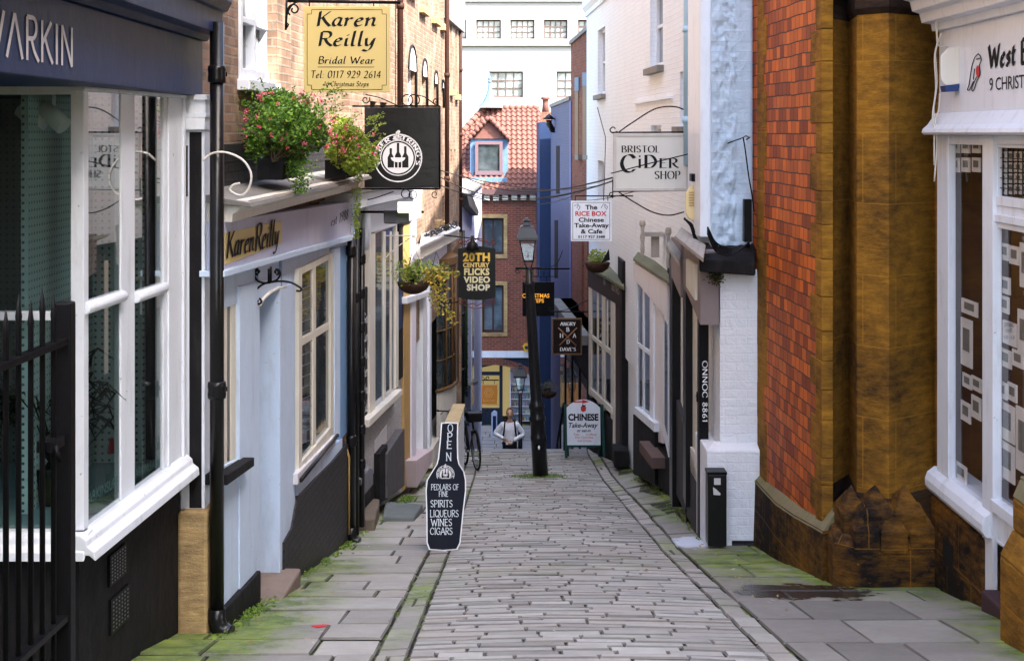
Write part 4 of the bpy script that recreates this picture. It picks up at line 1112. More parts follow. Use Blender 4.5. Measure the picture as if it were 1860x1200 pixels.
# thin black pipes at the joint of the two shops
drainpipe('drainpipe', 'slim black drainpipe with a shoe at the far end of the pale blue shop', 638, 15.6, -4.5, -1.15, .045, [-(800 - 240) / FL * 15.6, -(455 - 240) / FL * 15.6], group=None)
drainpipe('drainpipe', 'thin black ridged pipe running up beside the pebbledash wall', 657, 16.35, -4.5, -1.1, .035, [-(470 + k * 62 - 240) / FL * 16.35 for k in range(7)], shoe=False)
drainpipe('drainpipe', 'slim black pipe standing between the shoe drainpipe and the ridged pipe', 648, 16.15, -4.6, -1.1, .028, [-(540 - 240) / FL * 16.15], shoe=False)
m = MB(); m.tube(pts_px([(629, 812), (634, 830), (634, 970)], 15.5), .012, 6); tag(m.build('gas_pipe', M_ochre), 'thin yellow gas pipe running down beside the slim drainpipe', 'pipe')
def dpipe(px, Y, zt, zb, r, label, mat):
    m = MB(); p = P(px, 0, Y); m.tube([(p.x, p.y, zb), (p.x, p.y, zt)], r, 10)
    for k in range(4):
        z = zb + (zt - zb) * (k + .5) / 4; m.tube([(p.x, p.y, z - .04), (p.x, p.y, z + .04)], r * 1.3, 10)
    tag(m.build('downpipe', mat), label, 'pipe')
M_rust = paint('rusty brown pipe', (.045, .02, .015), .6, .3, grime=.4)
dpipe(727, 20.4, 6, mz(FC, 727, 330), .045, 'rusty brown downpipe on the sunlit brick wall behind the gold sign', M_rust)
dpipe(812, 27.3, 6, mz(FC, 812, 410), .045, 'dark red downpipe between the arched windows and the tall windows', M_rust)
dpipe(836.5, 31.4, 3.5, mz(FC, 836, 420), .04, 'rusty downpipe on the far corner of the brick building', M_rust)
dpipe(840.5, 32.1, -2.2, -7.2, .05, 'black downpipe where the brick building meets the lilac wall', M_black)
# ---- lilac building on the left below the steps
FG = Facade(-1.16, 32.3, -.93, 44.0, 1)
T = thing('lilac_building', 'narrow lilac rendered house beside the steps behind the bicycle', 'house', (-1.6, 38, -8))
zt = mz(FG, 845, 352)
m = MB(); FG.ubox(m, 0, FG.len, -10.5, zt, -5, 0); m.build('wall', M_lilac, T)
m = MB(); FG.uprof(m, -.05, FG.len, [(-5, zt + .2), (.12, zt + .02), (.12, zt - .05), (-5, zt)]); m.build('roof', M_lead, T)
m = MB(); FG.slab(m, (857, 500, 745), (862, 505, 740), 0, .015); o = m.build('window', M_paleblue, T); g = MB(); FG.slab(g, (858, 515, 735), (861, 516, 732), .015, .02); g.build('pane', M_glassblue, o)
m = MB(); FG.slab(m, (859, 694, 700), (868, 692, 697), 0, .2); m.build('window_sill', M_lead, T)
m = MB(); FG.poly(m, [(848, 352), (858, 355), (870, 385), (868, 392), (852, 372)], .0, .18); m.build('porch_roof', M_lead, T)
m = MB(); m.tube(pts_px([(846, 480), (846, 700)], 33), .05, 6)
for _ in range(260):
    q = P(846 + R.uniform(-4, 3), R.uniform(470, 720), 33); leaf(m, q, .08, R)
tag(m.build('climbing_plant', flat('dark ivy leaves', (.015, .03, .012))), 'dark climbing plant on the lilac wall', 'plant')

# ================================================================ FAR END
T = thing('end_building', 'red brick building with a pantiled roof and blue dormer closing the foot of the steps', 'building', (0, 50, ZLOW))
YE = 50.0
def ez(py): return (240 - py) / FL * YE
def ex(px): return (px - 930) / FL * YE
FE = Facade(-4.5, YE, 3.5, YE, 0)
holes = [FE.rect(876, 915, 396, 462), FE.rect(876, 915, 518, 604), FE.rect(870, 972, 650, 790)]
m = MB(); FE.wall(m, 0, 8, ZLOW - .2, ez(352), holes, .25, 0); m.build('wall', M_brickend, T)
m = MB(); FE.ubox(m, .1, 7.9, ZLOW, ez(352), -6, -1.6); m.build('inner_wall', flat('glowing shop interior wall', (.42, .33, .14), .8, emit=.10), T)  # wall itself glows faintly, standing in for the shop's lighting
m = MB(); FE.ubox(m, 0, 8, ZLOW - .2, ZLOW - .0, -1.6, -.25); m.build('shop_floor', M_darkinside, T)
m = MB(); FE.ubox(m, 0, 8, ez(650), ez(648), -1.6, -.25); m.build('shop_ceiling', M_darkinside, T)
for h in holes[:2]:
    o = fwin(FE, T, h, 2, 1, paint('dark brown window frame', (.06, .04, .04), .4), M_glassblue, d=-.2, fw=.07, mw=.06, th=.07)
    m = MB(); u0, u1, z0, z1 = h; w = .13
    for b in ((u0 - w, u0, z0 - w, z1 + w), (u1, u1 + w, z0 - w, z1 + w), (u0, u1, z1, z1 + w), (u0, u1, z0 - w, z0)): FE.ubox(m, *b, -.1, .04)
    m.build('stone_surround', M_sandpale, o, bevel=.008)
m = MB(); FE.ubox(m, FE.uz(845, 0)[0], FE.uz(975, 0)[0], ez(649), ez(637), 0, .05); m.build('white_band', M_white, T)
m = MB()
for k in range(34):   # brick arch over the shop opening
    px = 872 + 102 * k / 33; s = (px - 872) / 102; y = 650 + 26 * max(0, s * 1.3 - .35) ** 1.6
    m.box((ex(px), YE - .03, ez(y + 6)), (.05, .06, .24))
m.build('brick_arch', M_brickend, T)
m = MB(); FE.poly(m, [(871, 650), (976, 650), (976, 690), (950, 672), (925, 664), (900, 662), (871, 668)], -.24, -.02); M_slate = paint('dark slate blue joinery', (.018, .026, .045), .5); m.build('arch_infill', M_slate, T)
m = MB(); FE.ubox(m, FE.uz(870, 0)[0], FE.uz(875, 0)[0], ZLOW, ez(665), -.2, -.05); FE.ubox(m, FE.uz(907, 0)[0], FE.uz(913, 0)[0], ZLOW, ez(665), -.2, -.05); FE.ubox(m, FE.uz(875, 0)[0], FE.uz(907, 0)[0], ez(682), ez(676), -.19, -.06)
FE.ubox(m, FE.uz(875, 0)[0], FE.uz(907, 0)[0], ZLOW, ez(742), -.19, -.06); m.build('door', M_slate, T)
# shop shelf with bottles, lit
m = MB(); FE.ubox(m, FE.uz(927, 0)[0], FE.uz(964, 0)[0], ez(766), ez(672), -.45, -.4)
for k in range(6): FE.ubox(m, FE.uz(928, 0)[0], FE.uz(963, 0)[0], ez(700 + k * 13.2) - .015, ez(700 + k * 13.2), -.4, -.18)
for px in (926, 963): FE.ubox(m, FE.uz(px, 0)[0], FE.uz(px + 2, 0)[0], ez(766), ez(676), -.4, -.16)
sh = m.build('shelf', M_greywhite, T)
m = MB()
for k in range(1, 6):
    x = 929.5
    while x < 962:
        h = R.uniform(6, 10.5); b = ez(700 + k * 13.2); u = FE.uz(x, 0)[0]; w = R.uniform(.016, .028)
        m.tube([FE.W(u, b + .001, -.27), FE.W(u, b + h * .0125, -.27), FE.W(u, b + h * .014, -.27), FE.W(u, b + h * .0185, -.27)], [w, w, w * .4, w * .4], 8); x += R.uniform(2.4, 3.6)
m.build('bottles', island('bottle colours', [(.05, .35, .35), (.5, .55, .5), (.02, .10, .06), (.6, .5, .2), (.1, .3, .5), (.55, .1, .05), (.7, .7, .7)], .2), sh)
# eaves, roof of pantiles (real corrugation)
zE, zR, yR = ez(352), (240 - 197) / FL * 53.5, 53.5
m = MB(); FE.ubox(m, 0, 8, zE - .02, zE + .18, -.3, .32); m.build('gutter', paint('dark brown gutter', (.10, .06, .06), .5), T)
m = MB()
for k in range(26): FE.ubox(m, k * .32, k * .32 + .2, zE - .22, zE - .03, -.02, .22)
m.build('eaves_brackets', M_cream, T)
def pantiles(m, x0, x1, yb, zb, yt, zt, cut=None, tw=.19, tl=.28):
    L = math.hypot(yt - yb, zt - zb); rows = int(L / tl) + 1; nx_ = int((x1 - x0) / tw * 6)
    e = Vector((0, (yt - yb) / L, (zt - zb) / L)); nn = Vector((0, -e.z, e.y))
    for r in range(rows):
        for (sa, lift) in ((0, .05), (1, 0.0)): pass
        base = len(m.v)
        for sa, lift in ((0, .055), (1.04, .012)):
            for i in range(nx_ + 1):
                x = x0 + (x1 - x0) * i / nx_
                p = Vector((x, yb, zb)) + e * tl * (r + sa) + nn * (lift + .035 * math.sin(2 * math.pi * (x - x0) / tw))
                m.v.append(p)
        for i in range(nx_):
            c = (m.v[base + i] + m.v[base + nx_ + 1 + i]) / 2
            if cut and not cut(c): continue
            m.f.append((base + i, base + i + 1, base + nx_ + 2 + i, base + nx_ + 1 + i))
        # front lip
        b2 = len(m.v)
        for i in range(nx_ + 1): m.v.append(m.v[base + i] - nn * .04)
        for i in range(nx_):
            if cut and not cut(m.v[base + i]): continue
            m.f.append((base + i, b2 + i, b2 + i + 1, base + i + 1))
M_pan = paint('terracotta pantile', (.15, .068, .054), .7, .35, scale=9, grime=.5, grimecol=(.06, .03, .025), bump=.4, gscale=3)
hipx = lambda c: c.x > -2.45 + .0 + max(0, (c.z - ez(245) * 1.02)) * 1.0 - .0
x0r, x1r = ex(845) * 1.02, ex(977) * 1.07
xh0 = (848 - 930) / FL * 51.5; 
def hip(c):
    t = (c.z - zE) / (zR - zE)
    lim = -1.95 + max(0, t - .62) / .38 * .95
    return c.x > lim and c.x < 1.02
m = MB(); pantiles(m, -2.3, 1.05, YE - .25, zE + .15, yR, zR, hip); m.build('roof', M_pan, T)
m = MB(); n = 9
for k in range(n):
    a = Vector((-1.0 + 2.0 * k / n, yR, zR + .02)); m.tube([a, a + Vector((.235, 0, 0))], [.10, .085], 8)
for k in range(6):
    t0 = .62 + .38 * k / 6; t1 = .62 + .38 * (k + .9) / 6
    f = lambda t: Vector((-1.95 + (t - .62) / .38 * .95, YE - .25 + (yR - YE + .25) * t - .02, zE + .15 + (zR - zE - .15) * t + .06))
    m.tube([f(t0), f(t1)], [.12, .10], 8)
m.build('ridge_tiles', M_pan, T)
m = MB(); m.box((-4.5, YE + 3, (ZLOW + zE) / 2 - .5), (4.9, 6, zE - ZLOW)) ; m.box((4.5, YE + 3.5, (ZLOW + zE) / 2), (6, 6, zE - ZLOW)); m.build('side_wall', M_brickend, T)
M_leadblue = paint('pale blue weathered lead', (.10, .17, .27), .5, .3, scale=8, grime=.4, grimecol=(.24, .27, .30), bump=.3, gscale=4)
# lead finial
cx = (889 - 930) / FL * 53; m = MB(); zb_ = zR + .04
m.lathe([(.52, -.02), (.40, .05), (.26, .2), (.16, .38), (.09, .58), (.06, .78), (.045, .9), (.07, .93), (.075, .97), (.05, 1.0), (.06, 1.03), (.065, 1.08), (.03, 1.14), (.01, 1.3)], (cx, 53.3, zb_), 8, smooth=False); m.build('finial', M_leadblue, T)
# dormer
YD = 50.35
dz = lambda py: (240 - py) / FL * YD
dx_ = lambda px: (px - 930) / FL * YD
dm = MB(); dm.box(((dx_(854) + dx_(923)) / 2, YD + 1.0, (dz(332) + dz(250)) / 2), (dx_(923) - dx_(854), 1.9, dz(250) - dz(332))); dorm = dm.build('dormer', M_leadblue, T)
m = MB(); apex = (dx_(888), dz(214)); 
for sx, e_ in ((-1, dx_(851)), (1, dx_(926))):
    q = [Vector((apex[0], YD - .12, apex[1])), Vector((apex[0], YD + 2.4, apex[1])), Vector((e_, YD + 2.0, dz(254))), Vector((e_, YD - .12, dz(254)))]
    m.hexa(q, [p - Vector((0, 0, .06)) for p in q])
m.build('dormer_roof', M_pan, T)
m = MB()
for e_ in (dx_(851), dx_(926)):
    for k in range(6):
        a = Vector((apex[0], YD - .14, apex[1] + .02)).lerp(Vector((e_, YD - .14, dz(254) + .02)), k / 6); b = Vector((apex[0], YD - .14, apex[1] + .02)).lerp(Vector((e_, YD - .14, dz(254) + .02)), (k + .9) / 6)
        m.tube([a, b], [.075, .09], 8)
m.build('dormer_ridge_tiles', M_pan, T)
m = MB(); q = [Vector((apex[0], YD - .02, apex[1] - .08)), Vector((dx_(860), YD - .02, dz(252))), Vector((dx_(918), YD - .02, dz(252)))]; m.hexa(q, [p + Vector((0, .05, 0)) for p in q]); m.build('dormer_gable', M_pan, T)
FD = Facade(dx_(860), YD - .02, dx_(918), YD - .02, 0)
fwin(FD, T, FD.rect(863, 913, 257, 318), 1, 1, paint('purple brown frame', (.14, .09, .10), .45), M_glass, d=0, fw=.11, th=.08)
m = MB(); m.box(((dx_(853) + dx_(924)) / 2, YD - .2, dz(326)), (dx_(924) - dx_(853) - .1, .3, .16)); m.build('dormer_sill', M_leadblue, T)
# chimney
t = thing('chimney', 'red brick chimney stack with a tapered clay pot behind the pantiled roof', 'chimney', (1.2, 54, .3))
c = P(991, 195, 54)
m = MB(); m.box((c.x, 54.3, -.2), (.62, .6, 1.9)); m.build('stack', M_brickend, t)
m = MB(); m.lathe([(.14, 0), (.11, .35), (.11, .5), (.17, .52), (.17, .6), (.12, .61)], (c.x - .0, 54.2, .72), 12); m.build('chimney_pot', M_pan, t)
# ---- white office building behind
T = thing('white_office_building', 'tall white rendered office building with metal framed windows behind the tiled roof', 'building', (0, 72, ZLOW))
YW = 72.0; FW = Facade(-14, YW, 14, YW, 0)
wl = [(865, 910), (927, 971), (988, 1031), (804, 847), (1050, 1094), (743, 786), (1112, 1155)]
holes = [FW.rect(a, b, 36, 71) for a, b in wl] + [FW.rect(888, 950, 130, 177), FW.rect(1011, 1073, 130, 177), FW.rect(766, 828, 130, 177), FW.rect(1133, 1195, 130, 177)]
holes += [FW.rect(a, b, 225, 270) for a, b in ((766, 828), (1133, 1195))]
M_render = paint('white render', (.27, .27, .265), .7, .04, grime=.25, grimecol=(.34, .33, .31), stretch=.5, gscale=.3)
m = MB(); FW.wall(m, 0, 28, ZLOW - .5, 12, holes, .3, 0); m.build('wall', M_render, T)
m = MB(); FW.ubox(m, 0, 28, ZLOW, 12, -10, -.6); m.build('inner_wall', M_darkinside, T)
m = MB(); FW.ubox(m, -.1, 28.1, FW.uz(0, 84)[1], FW.uz(0, 74)[1], 0, .18); FW.ubox(m, -.1, 28.1, FW.uz(0, 4)[1], FW.uz(0, -2)[1], 0, .14); m.build('string_course', M_render, T, bevel=.02)
M_wf = paint('brown metal window frame', (.10, .075, .07), .5)
M_gl2 = glass_dark('hazy office glass', (.16, .18, .17), .15)
for h in holes: fwin(FW, T, h, 4, 3, M_wf, M_gl2, d=-.25, fw=.07, mw=.05, th=.08)
m = MB(); r = FW.rect(916, 921, 108, 117)
for i in range(3):
    for j in range(4): FW.ubox(m, r[0] + i * .05, r[0] + i * .05 + .025, r[3] - j * .08, r[3] - j * .08 + .05, 0, .01)
m.build('air_brick', M_lead, T)
# opposite side of that street, right: body that closes the view behind the red brick corner
# ================================================================ RIGHT SIDE
# ---- slate blue brick building and red brick building far right
def simple_building(name, label, cat, F, px0, px1, topL, topR, zb, mat, depth=5, frontmat=None):
    T = thing(name, label, cat, tuple(F.W(F.len / 2, zb, -.5)))
    a, b = F.uz(px0, 300)[0], F.uz(px1, 300)[0]
    m = MB(); za, zb2 = F.uz(px0, topL)[1], F.uz(px1, topR)[1]
    q = [F.W(a, za, 0), F.W(b, zb2, 0), F.W(b, zb, 0), F.W(a, zb, 0)]
    m.hexa(q, [p - F.n * depth for p in q]); m.build('wall', mat, T)
    m = MB(); q = [F.W(a, za + .1, .05), F.W(b, zb2 + .1, .05), F.W(b, zb2, .05), F.W(a, za, .05)]
    m.hexa(q, [p - F.n * (depth + .1) for p in q]); m.build('coping', M_lead, T)
    return T
FJ = Facade(1.50, 36.4, 1.18, 43.6, -1)
T = simple_building('blue_brick_building', 'slate blue painted brick building with slit windows below the red brick one', 'building', FJ, 1037, 1000.5, 182, 196, ZLOW - .5, M_bluebrick)
m = MB(); p0, p1 = P(980, 222, 44.2), P(1004, 222, 44.2); m.box(((p0.x + p1.x) / 2 + .2, 46.95, (p0.z + ZLOW) / 2), (p1.x - p0.x + .4, 5.5, p0.z - ZLOW)); m.build('rear_wing', paint('mid blue render', (.022, .040, .095), .6, .15), T)
for px, a, b, w in ((1013, 265, 352, 3), (1010, 400, 505, 3), (1029, 560, 640, 2)):
    m = MB(); FJ.slab(m, (px - w, a, b), (px + w, a, b), 0, .01); o = m.build('window', M_darkinside, T)
m = MB(); FJ.slab(m, (1034, 183, 560), (1037, 182, 560), 0, .02); m.build('corner_strip', paint('purple blue paint', (.12, .12, .27), .6), T)
m = MB(); c = P(997, 222, 42); m.tube([c + Vector((.35, .3, -.25)), c + Vector((.1, 0, -.22)), c + Vector((0, 0, -.05)), c + Vector((0, 0, .06))], .09, 10); m.lathe([(.2, 0), (.02, .16)], c + Vector((0, 0, .08)), 12); tag(m.build('flue', M_black), 'black conical flue cowl on the slate blue building', 'flue')
FK = Facade(1.80, 33.1, 1.50, 36.35, -1)
T = simple_building('red_brick_building', 'narrow red brick building with tall slit windows between the blue and white buildings', 'building', FK, 1069, 1037, 55, 82, ZLOW - .5, M_brickred)
for a, b, t0, t1 in ((1044, 1050, 165, 282), (1058, 1067, 156, 282)):
    m = MB(); FK.slab(m, (a, t1, t1 + 8), (b, t1, t1 + 8), 0, .1); s_ = m.build('window_sill', M_lead, T)
    m = MB(); FK.slab(m, (a, t0, t1), (b, t0, t1), 0, .012); m.build('window', M_brown, T)
    m = MB(); FK.slab(m, (a - .5, t0 - 24, t0), (b + .5, t0 - 24, t0), 0, .04); m.build('lintel', M_leadblue, T)
m = MB(); FK.slab(m, (1051, 425, 620), (1057, 425, 620), 0, .15); FK.slab(m, (1061, 425, 620), (1067, 425, 620), 0, .15); m.build('brick_pier', M_brickred, T)
# dark shop front and stairs side under these, at the steps
FM = Facade(1.62, 29.6, 1.22, 36.2, -1)
T = thing('dark_shopfront', 'black shuttered shopfront beside the steps under the hanging pub signs', 'shop', (1.7, 32, -8))
m = MB(); FM.ubox(m, 0, FM.len, ZLOW, -4.2, -1.2, 0); m.build('wall', M_blackmatt, T)
for k in range(4):
    m = MB(); FM.ubox(m, .3 + k * 1.6, 1.5 + k * 1.6, -8.6, -5.2, 0, .03); o = m.build('window', M_iron, T); g = MB(); FM.ubox(g, .4 + k * 1.6, 1.4 + k * 1.6, -8.2, -5.4, .03, .035); g.build('pane', M_glassblue, o)
m = MB(); FM.ubox(m, -.05, FM.len, -4.4, -4.2, -.3, .25); m.build('canopy', M_lead, T)
t = thing('handrail', 'black iron handrail going down the right side of the steps', 'railing', (1.0, 29, -6.5))
m = MB(); a = Vector((1.05, 28.8, ZB + .95)); b = Vector((.95, 36.5, ZLOW + 1.1)); m.tube([a, b], .025, 8); m.build('rail', M_iron, t)
for k in range(6):
    p = a.lerp(b, k / 5); m = MB(); m.tube([p, p - Vector((0, 0, .98))], .018, 8); m.build('post', M_iron, t)
# ---- white painted brick building (upper floors) running towards us
FN = Facade(2.36, 16.4, 1.72, 33.0, -1)
T = thing('white_brick_building', 'tall white painted brick building above the row of small shops', 'building', (2.6, 24, -6))
rr_ = [FN.rectm(1086, 1099, 52, 172), FN.rectm(1181, 1204, -30, 122), FN.rectm(1086, 1097, 292, 370), FN.rectm(1182, 1201, 228, 256), FN.rectm(1235, 1241, 130, 230)]
m = MB(); FN.wall(m, 0, FN.len, -4.0, 3.1, rr_, .16, 0); FN.ubox(m, 0, 12.5, 3.1, 4.4, -6, 0); m.build('upper_wall', M_whitebrick, T)
m = MB(); FN.ubox(m, .02, FN.len - .02, -10.5, 3.0, -6, -.5); m.build('inner_wall', M_whitebrick, T)
m = MB(); m.add([FN.W(FN.len, -10.5, 0), FN.W(FN.len, 3.1, 0), FN.W(FN.len, 3.1, -1), FN.W(FN.len, -10.5, -1)], [(0, 1, 2, 3)]); FN.ubox(m, 0, FN.len, -10.5, -4.0, -.6, -.05); m.build('end_wall', M_whitebrick, T)
for i, r in enumerate(rr_): fwin(FN, T, r, 1, 2, M_white, M_glassblue, d=-.15, fw=.06, mw=.05, th=.06, sill=(.1, .1, .1) if i != 3 else None, sillmat=M_lead)
zt = FN.uz(1070, 28)[1]
m = MB(); FN.uprof(m, 3.5, FN.len + .05, [(-.2, zt + .5), (.1, zt + .45), (.1, zt + .2), (.04, zt + .1), (.04, zt), (-.2, zt)]); m.build('parapet', M_whitebrick, T)
m = MB(); FN.ubox(m, FN.uz(1222, 0)[0], FN.uz(1155, 0)[0], FN.uz(1190, 184)[1], FN.uz(1190, 180)[1], 0, .05); m.build('string_course', M_whitebrick, T)
dpipe(1248, 17.4, 4, P(0, 300, 17.4).z, .045, 'pale blue drainpipe on the white brick wall behind the hanging cider sign', paint('sky blue pipe', (.42, .62, .74), .4))
# ---- near end bay: light blue rough wall above, white pillar below
FO = Facade(2.16, 15.55, 2.62, 15.62, 0)
T = thing('painted_end_wall', 'rough pale blue painted wall over a thickly white painted brick pillar', 'building', (2.6, 15.8, -4.6))
def frontq(m, px0, px1, pyT, pyB, Y, th):
    a = P(px0, pyT, Y); b = P(px1, pyB, Y); m.box(((a.x + b.x) / 2, Y + th / 2, (a.z + b.z) / 2), (b.x - a.x, th, a.z - b.z))
# displaced rough masonry surface
def rough_panel(m, px0, px1, py0, py1, Y, amp, nxn=40, nzn=110):
    b = len(m.v)
    for j in range(nzn + 1):
        for i in range(nxn + 1):
            p = P(px0 + (px1 - px0) * i / nxn, py0 + (py1 - py0) * j / nzn, Y)
            f = noise.fractal(Vector((p.x * 6, 0, p.z * 7)), .8, 2.2, 5) + .5 * noise.fractal(Vector((p.x * 18, 3, p.z * 18)), .8, 2, 3)
            s = min(1, i / 8) ; e = math.sin(math.pi * min(1, max(0, (i / nxn)))) ** .5
            p.y -= amp * (max(-.6, f) * (.3 + .9 * (i / nxn < .62))) * e
            m.v.append(p)
    w = nxn + 1
    for j in range(nzn):
        for i in range(nxn): m.f.append((b + j * w + i, b + j * w + i + 1, b + (j + 1) * w + i + 1, b + (j + 1) * w + i)); m.sm.add(len(m.f) - 1)
m = MB(); rough_panel(m, 1292, 1364, -60, 446, 15.55, .034); m.build('rough_blue_wall', M_roughblue, T)
m = MB(); frontq(m, 1292, 1420, -600, 470, 15.62, 1.2); m.build('blue_wall', M_roughblue, T)
m = MB(); frontq(m, 1272, 1292, -600, 430, 15.66, 1.1); m.build('white_return', M_white, T)
m = MB(); frontq(m, 1262, 1270, 80, 340, 16.6, .1); m.build('side_window', M_glassblue, T)
m = MB(); frontq(m, 1308, 1380, 490, 812, 15.35, .9); m.build('pillar', M_whitebrickold, T, bevel=.02)
m = MB(); q = [P(1308, 490, 15.352), P(1289, 490, 16.1), P(1289, 812, 16.1), P(1308, 812, 15.352)]; m.hexa(q, [p + Vector((.3, .0, 0)) for p in q]); m.build('pillar_side', M_whitebrickold, T)
m = MB(); frontq(m, 1284, 1382, 818, 1010, 15.22, 1.0)
q = [P(1284, 818, 15.22), P(1382, 818, 15.22), P(1382, 800, 15.40), P(1296, 800, 15.40)]; m.hexa(q, [p - Vector((0, -.3, .2)) for p in q]); m.build('pillar_base', M_whitebrickold, T, bevel=.015)
m = MB(); frontq(m, 1330, 1372, 982, 1000, 15.2, .1); m.build('peeling_foot', M_blackbrick, T)
# black tarred ledge between
m = MB(); q = [P(1270, 470, 15.1), P(1372, 478, 15.1), P(1372, 440, 15.6), P(1272, 440, 15.9)]; m.hexa(q, [p - Vector((0, 0, .14)) for p in q]); m.build('tarred_ledge', M_blackmatt, T, bevel=.02)
m = MB(); frontq(m, 1352, 1366, 362, 440, 15.3, .12); tag(m.build('junction_box', M_iron, None, bevel=.01), 'tall black junction box where the blue wall meets the tiled building', 'box')
for k in range(5):
    pts = [P(x, y, 15.05 - .02 * k) for x, y in crom([(1285, 412 + k * 3), (1300, 440 + k * 4), (1325, 452 + k * 3), (1345, 446 + k * 2), (1362, 450 - k * 3)], 5)]
    cable('cable', 'bundled black cables drooping over the tarred ledge', pts, .01, M_iron, group='cable bundle over the tarred ledge')
# ---- shop R3 with slatted canopy, cream joinery and pipes
FQ = Facade(2.10, 16.2, 2.03, 20.2, -1)
T = thing('canopy_shop', 'cream and black shopfront with weathered boarded canopy beside the white pillar', 'shop', (2.4, 18, -5))
m = MB(); FQ.ubox(m, 0, FQ.len, -7, -1.5, -.8, -.16); m.build('wall', M_blackmatt, T)
m = MB(); FQ.poly(m, [(1218, 690), (1244, 780), (1268, 872), (1275, 990), (1244, 930), (1218, 875)], -.2, .03); m.build('stall_riser', paint('dark grey riser', (.05, .048, .052), .6), T)
m = MB(); FQ.slab(m, (1247, 500, 800), (1266, 500, 830), -.2, .0); m.build('window_frame', M_cream, T, bevel=.004)
m = MB(); FQ.slab(m, (1224, 480, 745), (1240, 490, 800), -.2, -.02); o = m.build('window_frame', M_whitewarm, T, bevel=.004)
m = MB(); FQ.slab(m, (1228, 495, 735), (1236, 500, 770), -.02, -.015); m.build('pane', M_glassblue, o)
m = MB(); FQ.poly(m, [(1246, 800), (1268, 832), (1268, 880), (1246, 840)], -.1, .03); m.build('window_sill', M_whitewarm, T)
for px in (1243.5, 1219):
    m = MB(); FQ.slab(m, (px - 3, 470, 900), (px + 2, 470, 920), -.2, .08); m.build('pilaster', M_black, T)
m = MB(); FQ.slab(m, (1242, 440, 520), (1272, 455, 590), -.1, .10); m.build('fascia', M_brown if False else paint('brown grey fascia', (.24, .20, .20), .6), T, bevel=.004)
m = MB(); FQ.slab(m, (1246, 470, 520), (1262, 480, 545), .10, .13); m.build('name_panel', M_cream, T)
m = MB(); FQ.slab(m, (1219, 430, 500), (1236, 440, 540), -.1, .09); m.build('fascia', M_lilacwhite if False else paint('brown grey fascia', (.24, .20, .20), .6), T)
M_board = paint('weathered grey boards', (.34, .31, .27), .8, .35, grime=.6, grimecol=(.14, .13, .05), bump=.7, stretch=3, gscale=4)
def canopy(m, px0, px1, y0w, y1w, y0f, y1f):
    # wall edge (px0..px1 near wall, higher) and front edge lower and further into the street
    a, b = FQ.pt(px0, y0w, .0), FQ.pt(px1, y1w, .0); c, d = FQ.pt(px1 - 4, y1f, .32), FQ.pt(px0 - 12, y0f, .32)
    n = 5
    for k in range(n):
        s0, s1 = k / n, (k + .96) / n
        q = [a.lerp(b, s0), a.lerp(b, s1), d.lerp(c, s1), d.lerp(c, s0)]
        m.hexa(q, [p - Vector((0, 0, .035)) for p in q])
m = MB(); canopy(m, 1238, 1282, 412, 445, 428, 470); m.build('boarded_canopy', M_board, T)
m = MB(); canopy(m, 1222, 1238, 430, 452, 444, 478); m.build('boarded_canopy', M_board, T)
def graf():
    m = MB(); a, b, c, d = P(1277, 655, 16.0), P(1286, 655, 16.0), P(1277, 765, 16.0), P(1286, 765, 16.0)
    pl = nib_polys('ONNOC 8861', w=.03, thin=.09, track=.1)
    fit(m, pl, lambda s, t, l: P(1276 + 9 * t, 655 + 110 * s, 15.75) + Vector((0, -.00006 * l, 0)), 1.0)
    tag(m.build('graffiti', M_inkwhite), 'white scrawled graffiti running down the black pipe post', 'graffiti')
m = MB(); frontq(m, 1270, 1287, 490, 980, 15.78, .12); o = m.build('post_panel', M_iron, T); graf()
for px, a, b, Y in ((1273, 480, 975, 15.9), (1232, 470, 900, 18.3)):
    drainpipe('drainpipe', 'black drainpipe at the white pillar' if px == 1273 else 'black drainpipe between the two halves of the canopy shopfront', px, Y, P(0, b, Y).z, P(0, a, Y).z, .04, [P(0, 560, Y).z, P(0, 720, Y).z], shoe=False)
for px, Y, y0, y1, lab in ((1251, 16.9, 915, 965, 'short black pipe stub nearest the white pillar foot'), (1236, 18.0, 850, 905, 'short black pipe stub further down the wall foot')):
    m = MB(); m.tube([P(px, y0, Y), P(px, y1, Y)], .035, 10); m.tube([P(px, y0 + 8, Y), P(px, y0 + 14, Y)], .045, 10); tag(m.build('pipe_stub', M_iron), lab, 'pipe')
# alarm box cream
def alarm(name, label, px0, px1, py0, py1, Y, mat, base=None):
    t = thing(name, label, 'alarm', P((px0 + px1) / 2, py1, Y))
    m = MB(); w = px1 - px0; h = py1 - py0
    o = [(px0, py0 + h * .22), (px0 + w * .3, py0 + h * .04), (px1 - w * .1, py0), (px1, py0 + h * .1), (px1, py1 - h * .05), (px1 - w * .2, py1), (px0 + w * .2, py1 - h * .1), (px0, py1 - h * .25)]
    m.hexa([P(x, y, Y) for x, y in o], [P(x, y, Y + .12) for x, y in o]); m.build('casing', mat, t, bevel=.015)
    if base is None:
        m = MB()
        for k in range(6): m.box(P((px0 + px1) / 2, py0 + h * (.2 + .07 * k), Y - .004), (w * .5 * Y / FL, .012, .012))
        m.build('sounder_slots', M_ochre, t)
    return t
alarm('alarm_box', 'cream plastic alarm box mounted beside the hanging cider sign', 1245, 1271, 336, 404, 16.2, paint('cream plastic', (.66, .52, .26), .4, .05))
m = MB(); frontq(m, 1256, 1272, 316, 330, 16.1, .2); tag(m.build('floodlight', M_iron, None, bevel=.01), 'small black floodlight above the cream alarm box', 'lamp')
